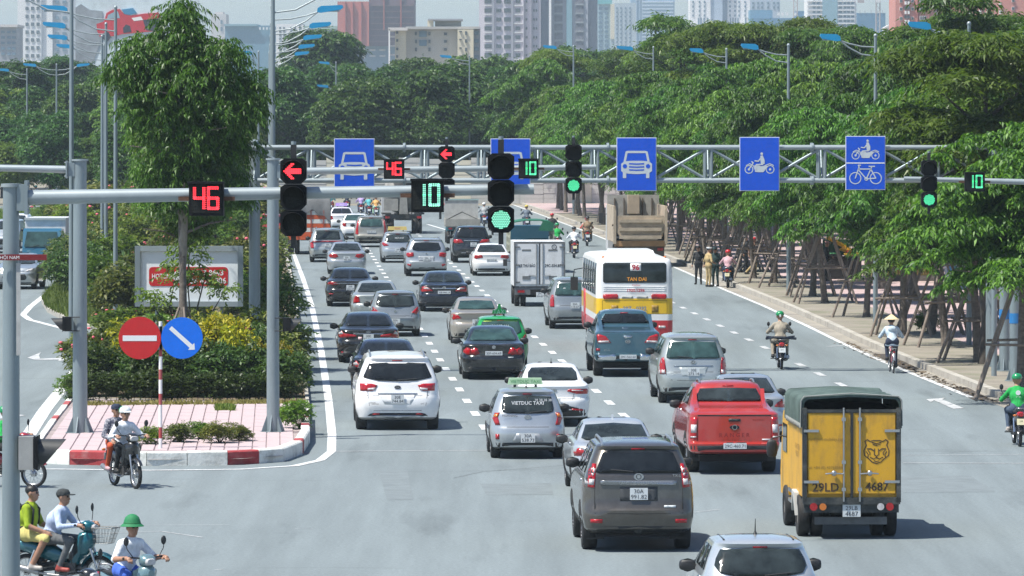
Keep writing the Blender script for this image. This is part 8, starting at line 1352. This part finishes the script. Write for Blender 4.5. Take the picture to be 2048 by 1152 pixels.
# two-up bike turning by the island
l = at_px(250, 974); rz = facing_rz(.45, -1.0); motorbike('black motorbike carrying two people just in front of the island', l, rz, MK, grp='motorbikes at the junction')
def green_side(t, hd): MB().lathe([(.113, .02), (.119, .05), (.112, .092), (.087, .127), (.045, .147)], hd + Vector((0, -.035, .012)), n=20).build('helmet_panel', HG, t)
person('rider in a white shirt, black trousers and green and white helmet', l, rz, 'ride', white_c, black_c, hat='helmet', hatm=HW, fine=True, grp='people on motorbikes at the junction', extra=green_side)
person('passenger with a checked top and rust red trousers behind the white shirted rider', off(l, rz, -.36), rz, 'pillion', check_c, orange_c, hat='cap', hatm=navy_c, fine=True, grp='people on motorbikes at the junction', shoe=pink_c)
# teal bike in the lower left corner
l = at_px(126, 1180); rz = facing_rz(1.0, -.33); motorbike('teal motorbike with wire basket in the lower left corner', l, rz, MT, grp='motorbikes at the junction', basket=True)
person('driver in a pale blue shirt and dark cap on the teal motorbike', l, rz, 'ride', blue_c, grey_c, hat='cap', hatm=cloth('charcoal', (.035, .04, .042)), fine=True, grp='people on motorbikes at the junction', shoe=mat('sandal', (.30, .05, .04), .6))
def pack(t, hd): MB().ell((0, -.37, 1.10), (.15, .10, .24), 14, 10).build('backpack', black_c, t); [MB().tube([(sx * .11, -.30, 1.28), (sx * .12, -.16, 1.34), (sx * .12, -.06, 1.24), (sx * .12, -.08, 1.02), (sx * .13, -.28, .96)], .018, 6).build('strap', black_c, t) for sx in (-1, 1)]
person('bare headed passenger in a lime t-shirt and yellow shorts with a black backpack', off(l, rz, -.38), rz, 'pillion', lime_c, yel_c, fore=M['skin'], shin=M['skin'], hat='hair', fine=True, grp='people on motorbikes at the junction', extra=pack, shoe=mat('pale_shoe', (.4, .36, .33), .6))
# man in a green sun helmet
l = at_px(264, 1256); rz = facing_rz(.62, -.9); motorbike('teal grey motorbike cut off at the bottom edge under the green hatted man', l, rz, paint('bike_teal_pale', (.16, .26, .28), .3), grp='motorbikes at the junction'); person('man in a white t-shirt, blue shorts and green sun helmet', l, rz, 'ride', white_c, royal_c, fore=M['skin'], shin=M['skin'], hat='pith', hatm=mat('pith_green', (.012, .17, .06), .75, var=.08), fine=True, grp='people on motorbikes at the junction')
l = at_px(10, 974); rz = facing_rz(1.0, -.35); motorbike('red motorbike mostly hidden behind the near left mast', l, rz, MRd, grp='motorbikes at the junction'); person('rider in a green jacket half hidden behind the near left mast', l, rz, 'ride', green_c, black_c, hat='helmet', hatm=HW, fine=True, grp='people on motorbikes at the junction', extra=green_side)
l = at_px(132, 1290); motorbike('dark motorbike whose mirror just shows at the bottom left edge', l, facing_rz(.8, -.6), MK, grp='motorbikes at the junction')
person('rider in dark helmet whose top just shows at the bottom left edge', l, facing_rz(.8, -.6), 'ride', grey_c, black_c, hat='helmet', hatm=HK, grp='people on motorbikes at the junction') if False else None
# riders heading away on the right
def logo(t, hd): disc(MB(), (0, 1.17), .055, -.262, 16).build('back_logo', M['white'], t); text_flat('GRAB', .03, 'lettering', M['white'], t, (0, -.266, 1.08))
l = at_px(2034, 890); motorbike('black motorbike leaving the picture at the right edge', l, HEAD - .03, MK, '29F', grp='motorbikes on the right', yel=True); person('rider in a bright green shirt, jeans and green helmet at the right edge', l, HEAD - .03, 'ride', green_c, jean_c, fore=green_c, hat='helmet', hatm=HG, fine=True, grp='riders on the right', extra=logo, shoe=mat('pale_shoe', (.4, .36, .33), .6))
def load(t, hd): MB().tube([(-.42, -.40, .84), (-.2, -.46, .88), (.1, -.46, .87), (.42, -.40, .84)], .035, 7).tube([(-.40, -.34, .90), (0, -.42, .84), (.38, -.34, .91)], .028, 6).build('carried_poles', mat('pole_bundle', (.06, .065, .08), .6, var=.4, vscale=10), t)
def stripe(t, hd): [MB().lathe([(.1255, .0), (.1255, .02), (.1165, .07), (.0865, .115), (.04, .137)], hd + Vector((sx * .0, -.013, .012)), n=3).mesh('x') for sx in ()]; MB().prism([(-.12, -.02), (-.122, .03), (-.10, .09), (-.06, .125), (0, .142), (0, .13), (-.05, .115), (-.09, .08), (-.11, .03), (-.11, -.02)], -.022, .022, 'YZ').build('helmet_stripe', HW, t, hd + Vector((0, -.012, .012)))
l = at_px(1560, 737); motorbike('black motorbike with a bundle across its seat in the right lanes', l, HEAD - .02, MK, '29X', grp='motorbikes on the right'); person('stout rider in a beige jacket and green helmet in the right lanes', l, HEAD - .02, 'ride', beige_c, beige_c, hat='helmet', hatm=HG, grp='riders on the right', fine=True, extra=lambda t, h: (load(t, h), stripe(t, h)), sc=1.04)
# bicycle
l = at_px(1783, 745); bt = thing('bicycle', 'red city bicycle ridden close to the right kerb', 'bicycle', l, HEAD - .01); r = .32
for y in (.52, -.50):
    o = MB().lathe([(r - .03, -.012), (r - .01, -.018), (r, 0), (r - .01, .018), (r - .03, .012)], axis='X', n=26).build('wheel', M['rubber'], bt, (0, y, r)); m = MB().lathe([(r - .028, -.012), (r - .04, 0), (r - .028, .012)], axis='X', n=24).lathe([(.03, -.04), (.03, .04)], axis='X', n=8)
    for k in range(20): a = 2 * math.pi * k / 20; m.tube([(.03 * (-1) ** k, .03 * math.cos(a), .03 * math.sin(a)), (0, (r - .035) * math.cos(a + .3), (r - .035) * math.sin(a + .3))], .003, 3)
    m.build('rim', M['alloy'], o); fm = MB(); vs_ = []
    for i in range(11):
        a = R(10 + 16 * i) if y < 0 else R(20 + 14 * i)
        for x in (-.03, 0, .03): vs_.append((x, y + (r + .02 - abs(x) * .3) * math.cos(a), r + (r + .02 - abs(x) * .3) * math.sin(a)))
    fm.add(vs_, [(i * 3 + k, (i + 1) * 3 + k, (i + 1) * 3 + k + 1, i * 3 + k + 1) for i in range(10) for k in range(2)], 0, True).build('mudguard', M['alloy'], bt)
FRm = paint('bicycle_red', (.35, .02, .06), .2); MB().tube([(0, .40, .80), (0, .20, .52), (0, -.05, .30)], .018, 7).tube([(0, -.05, .30), (0, -.18, .76)], .016, 7).tube([(-.05, -.5, .32), (0, -.05, .30)], .012, 6).tube([(.05, -.5, .32), (0, -.05, .3)], .012, 6).tube([(.04, -.5, .32), (0, -.16, .66)], .009, 5).tube([(-.04, -.5, .32), (0, -.16, .66)], .009, 5).build('frame', FRm, bt); MB().tube([(-.05, .52, .32), (-.05, .44, .66), (0, .40, .80), (0, .38, .95)], .013, 6).tube([(.05, .52, .32), (.05, .44, .66), (0, .4, .8)], .013, 6).build('fork', M['alloy'], bt); MB().tube([(-.27, .30, 1.0), (-.2, .36, 1.02), (0, .38, .96), (.2, .36, 1.02), (.27, .3, 1.0)], .012, 6).build('handlebar', M['alloy'], bt); MB().ell((0, -.20, .80), (.09, .13, .045), 12, 8).build('saddle', M['dark'], bt); MB().box((0, -.50, .70), (.14, .34, .02)).tube([(-.06, -.6, .7), (-.05, -.5, .34)], .008, 5).tube([(.06, -.6, .7), (.05, -.5, .34)], .008, 5).build('rear_rack', M['alloy'], bt); MB().box((0, -.70, .60), (.05, .02, .06)).build('reflector', M['tred'], bt)
for sx, y, z in ((-1, -.02, .40), (1, -.07, .19)): MB().box((sx * .13, y, z), (.09, .07, .025)).tube([(sx * .05, -.05, .30), (sx * .07, y, z)], .01, 5).build('pedal', M['dark'], bt)
def hood(t, hd): MB().ell((0, -.20, 1.24), (.12, .07, .09), 12, 8).build('hood', lblue_c, t); MB().lathe([(.155, .82), (.17, .78), (.20, .70), (.185, .70), (.15, .80)], (0, -.16, .06), n=18).build('jacket_hem', lblue_c, t)
person('cyclist in a pale hooded jacket and conical straw hat near the kerb', l, HEAD - .01, 'cycle', lblue_c, navy_c, hat='cone', hatm=mat('straw', (.62, .50, .30), .8, var=.1), fine=True, grp='riders on the right', extra=hood)
# officers and onlookers by the pavement
person('officer in black uniform standing at the left of the roadside group', at_px(1397, 569), R(165), 'stand', black_c, black_c, fore=black_c, hat='cap', hatm=black_c, grp='people by the pavement', sc=.97)
person('traffic officer in tan uniform with a white topped cap', at_px(1417, 574), R(-60), 'stand_arm', tan_c, tan_c, fore=M['skin'], hat='officer_cap', hatm=HW, grp='people by the pavement', sc=.98)
person('officer in dark green uniform beside the tan one', at_px(1431, 573), R(150), 'stand', dgreen_c, dgreen_c, hat='cap', hatm=dgreen_c, grp='people by the pavement', sc=.97)
l = at_px(1456, 575); motorbike('black motorbike stopped beside the officers', l, HEAD - .12, MK, '30', grp='motorbikes on the right', yel=True); person('stopped rider in a pink shirt and red helmet', l, HEAD - .12, 'ride', pink_c, navy_c, hat='helmet', hatm=HR, grp='people by the pavement')
for lab, px, py, rz, kd, a, b_, hat, hm in (('walker in black under the trees behind the pink shirted rider', 1487, 548, R(-60), 'walk', black_c, black_c, 'hair', None), ('walker in tan with a dark red cap under the trees', 1503, 552, R(-80), 'walk', cloth('brown', (.16, .085, .05)), tan_c, 'cap', HR), ('stall keeper in dark clothes left of the stall', 1652, 562, R(-90), 'stand_arm', black_c, black_c, 'cap', cloth('dusty_pink', (.45, .25, .22))), ('man in tan trousers right of the stall by the kiosk', 1738, 566, R(100), 'stand', cloth('tan_shirt', (.25, .17, .10)), tan_c, 'hair', None), ('person in a grey cap and pale top by the yellow kiosk', 1762, 566, R(60), 'stand', lblue_c, black_c, 'cap', HW)):
    g_ = G(px, py, .15); person(lab, g_, rz, kd, a, b_, hat=hat, hatm=hm, grp='people by the pavement')
for lab, px, dd, a, hm in (('far rider in white with a teal helmet beyond the left trees', 72, 437, white_c, cloth('t', (.0, .25, .22))), ('far rider in pink with a red helmet beyond the left trees', 107, 437, purple_c, HR)):
    p_ = P(px, 0, dd); l = (p_.x, dd, .1); motorbike(lab.replace('far rider', 'scooter of far rider'), l, R(90), MK, '', grp='far motorbikes'); person(lab, l, R(90), 'ride', a, black_c, hat='helmet', hatm=hm, grp='far riders')
# riders far down the road
far = [(1148, 516, MRd, white_c, black_c, HK, 'grey shirt and dark helmet in front of the bus', True, 0), (1174, 492, MGr, camo_c, grey_c, HK, 'camouflage beside the right edge line', False, 1), (1104, 482, MK, black_c, jean_c, HR, 'black shirt and red helmet above the white truck', False, 0), (1053, 461, MRd, cloth('slate', (.12, .15, .19)), jean_c, HY, 'slate shirt and yellow helmet', False, 0), (1114, 507, MGr, green_c, grey_c, HG, 'green delivery jacket over the white truck', True, 0), (968, 455, MK, cloth('ash', (.32, .33, .34)), jean_c, HW, 'ash grey jacket and white helmet', False, 0), (930, 447, MRd, red_c, grey_c, HW, 'red hooded jacket and white helmet', False, 0), (896, 441, MK, cloth('coral', (.60, .10, .10)), navy_c, HK, 'coral shirt behind the green countdown box', False, 0), (722, 432, MRd, purple_c, jean_c, HW, 'lilac shirt behind the hanging signal arm', False, 0), (738, 436, MK, teal_c, jean_c, HK, 'teal shirt next to the lilac one', False, 0), (752, 438, MGr, cloth('amber', (.60, .34, .12)), cloth('mint', (.30, .48, .36)), HG, 'amber shirt left of the concrete mixer', False, 0), (694, 424, MK, navy_c, black_c, HW, 'navy jacket above the lilac taxi sign', False, 0), (661, 428, MRd, teal_c, red_c, HK, 'turquoise coat beside the covered lorry', False, 0), (985, 470, MRd, royal_c, jean_c, HW, 'royal blue shirt beside the near green light', False, 0)]
for px, py, bm_, a, b_, hm, lab, yl, pil in far:
    l = at_px(px, py); motorbike('bike under the far rider in ' + lab, l, HEAD, bm_, '29', grp='motorbikes far down the road', yel=yl); person('far rider in ' + lab, l, HEAD, 'ride', a if not pil else red_c, b_, hat='helmet', hatm=hm if not pil else HR, grp='riders far down the road')
    if pil: person('far pillion passenger wrapped in a camouflage cape', off(l, HEAD, -.36), HEAD, 'pillion', a, a, hat='helmet', hatm=HK, grp='riders far down the road')
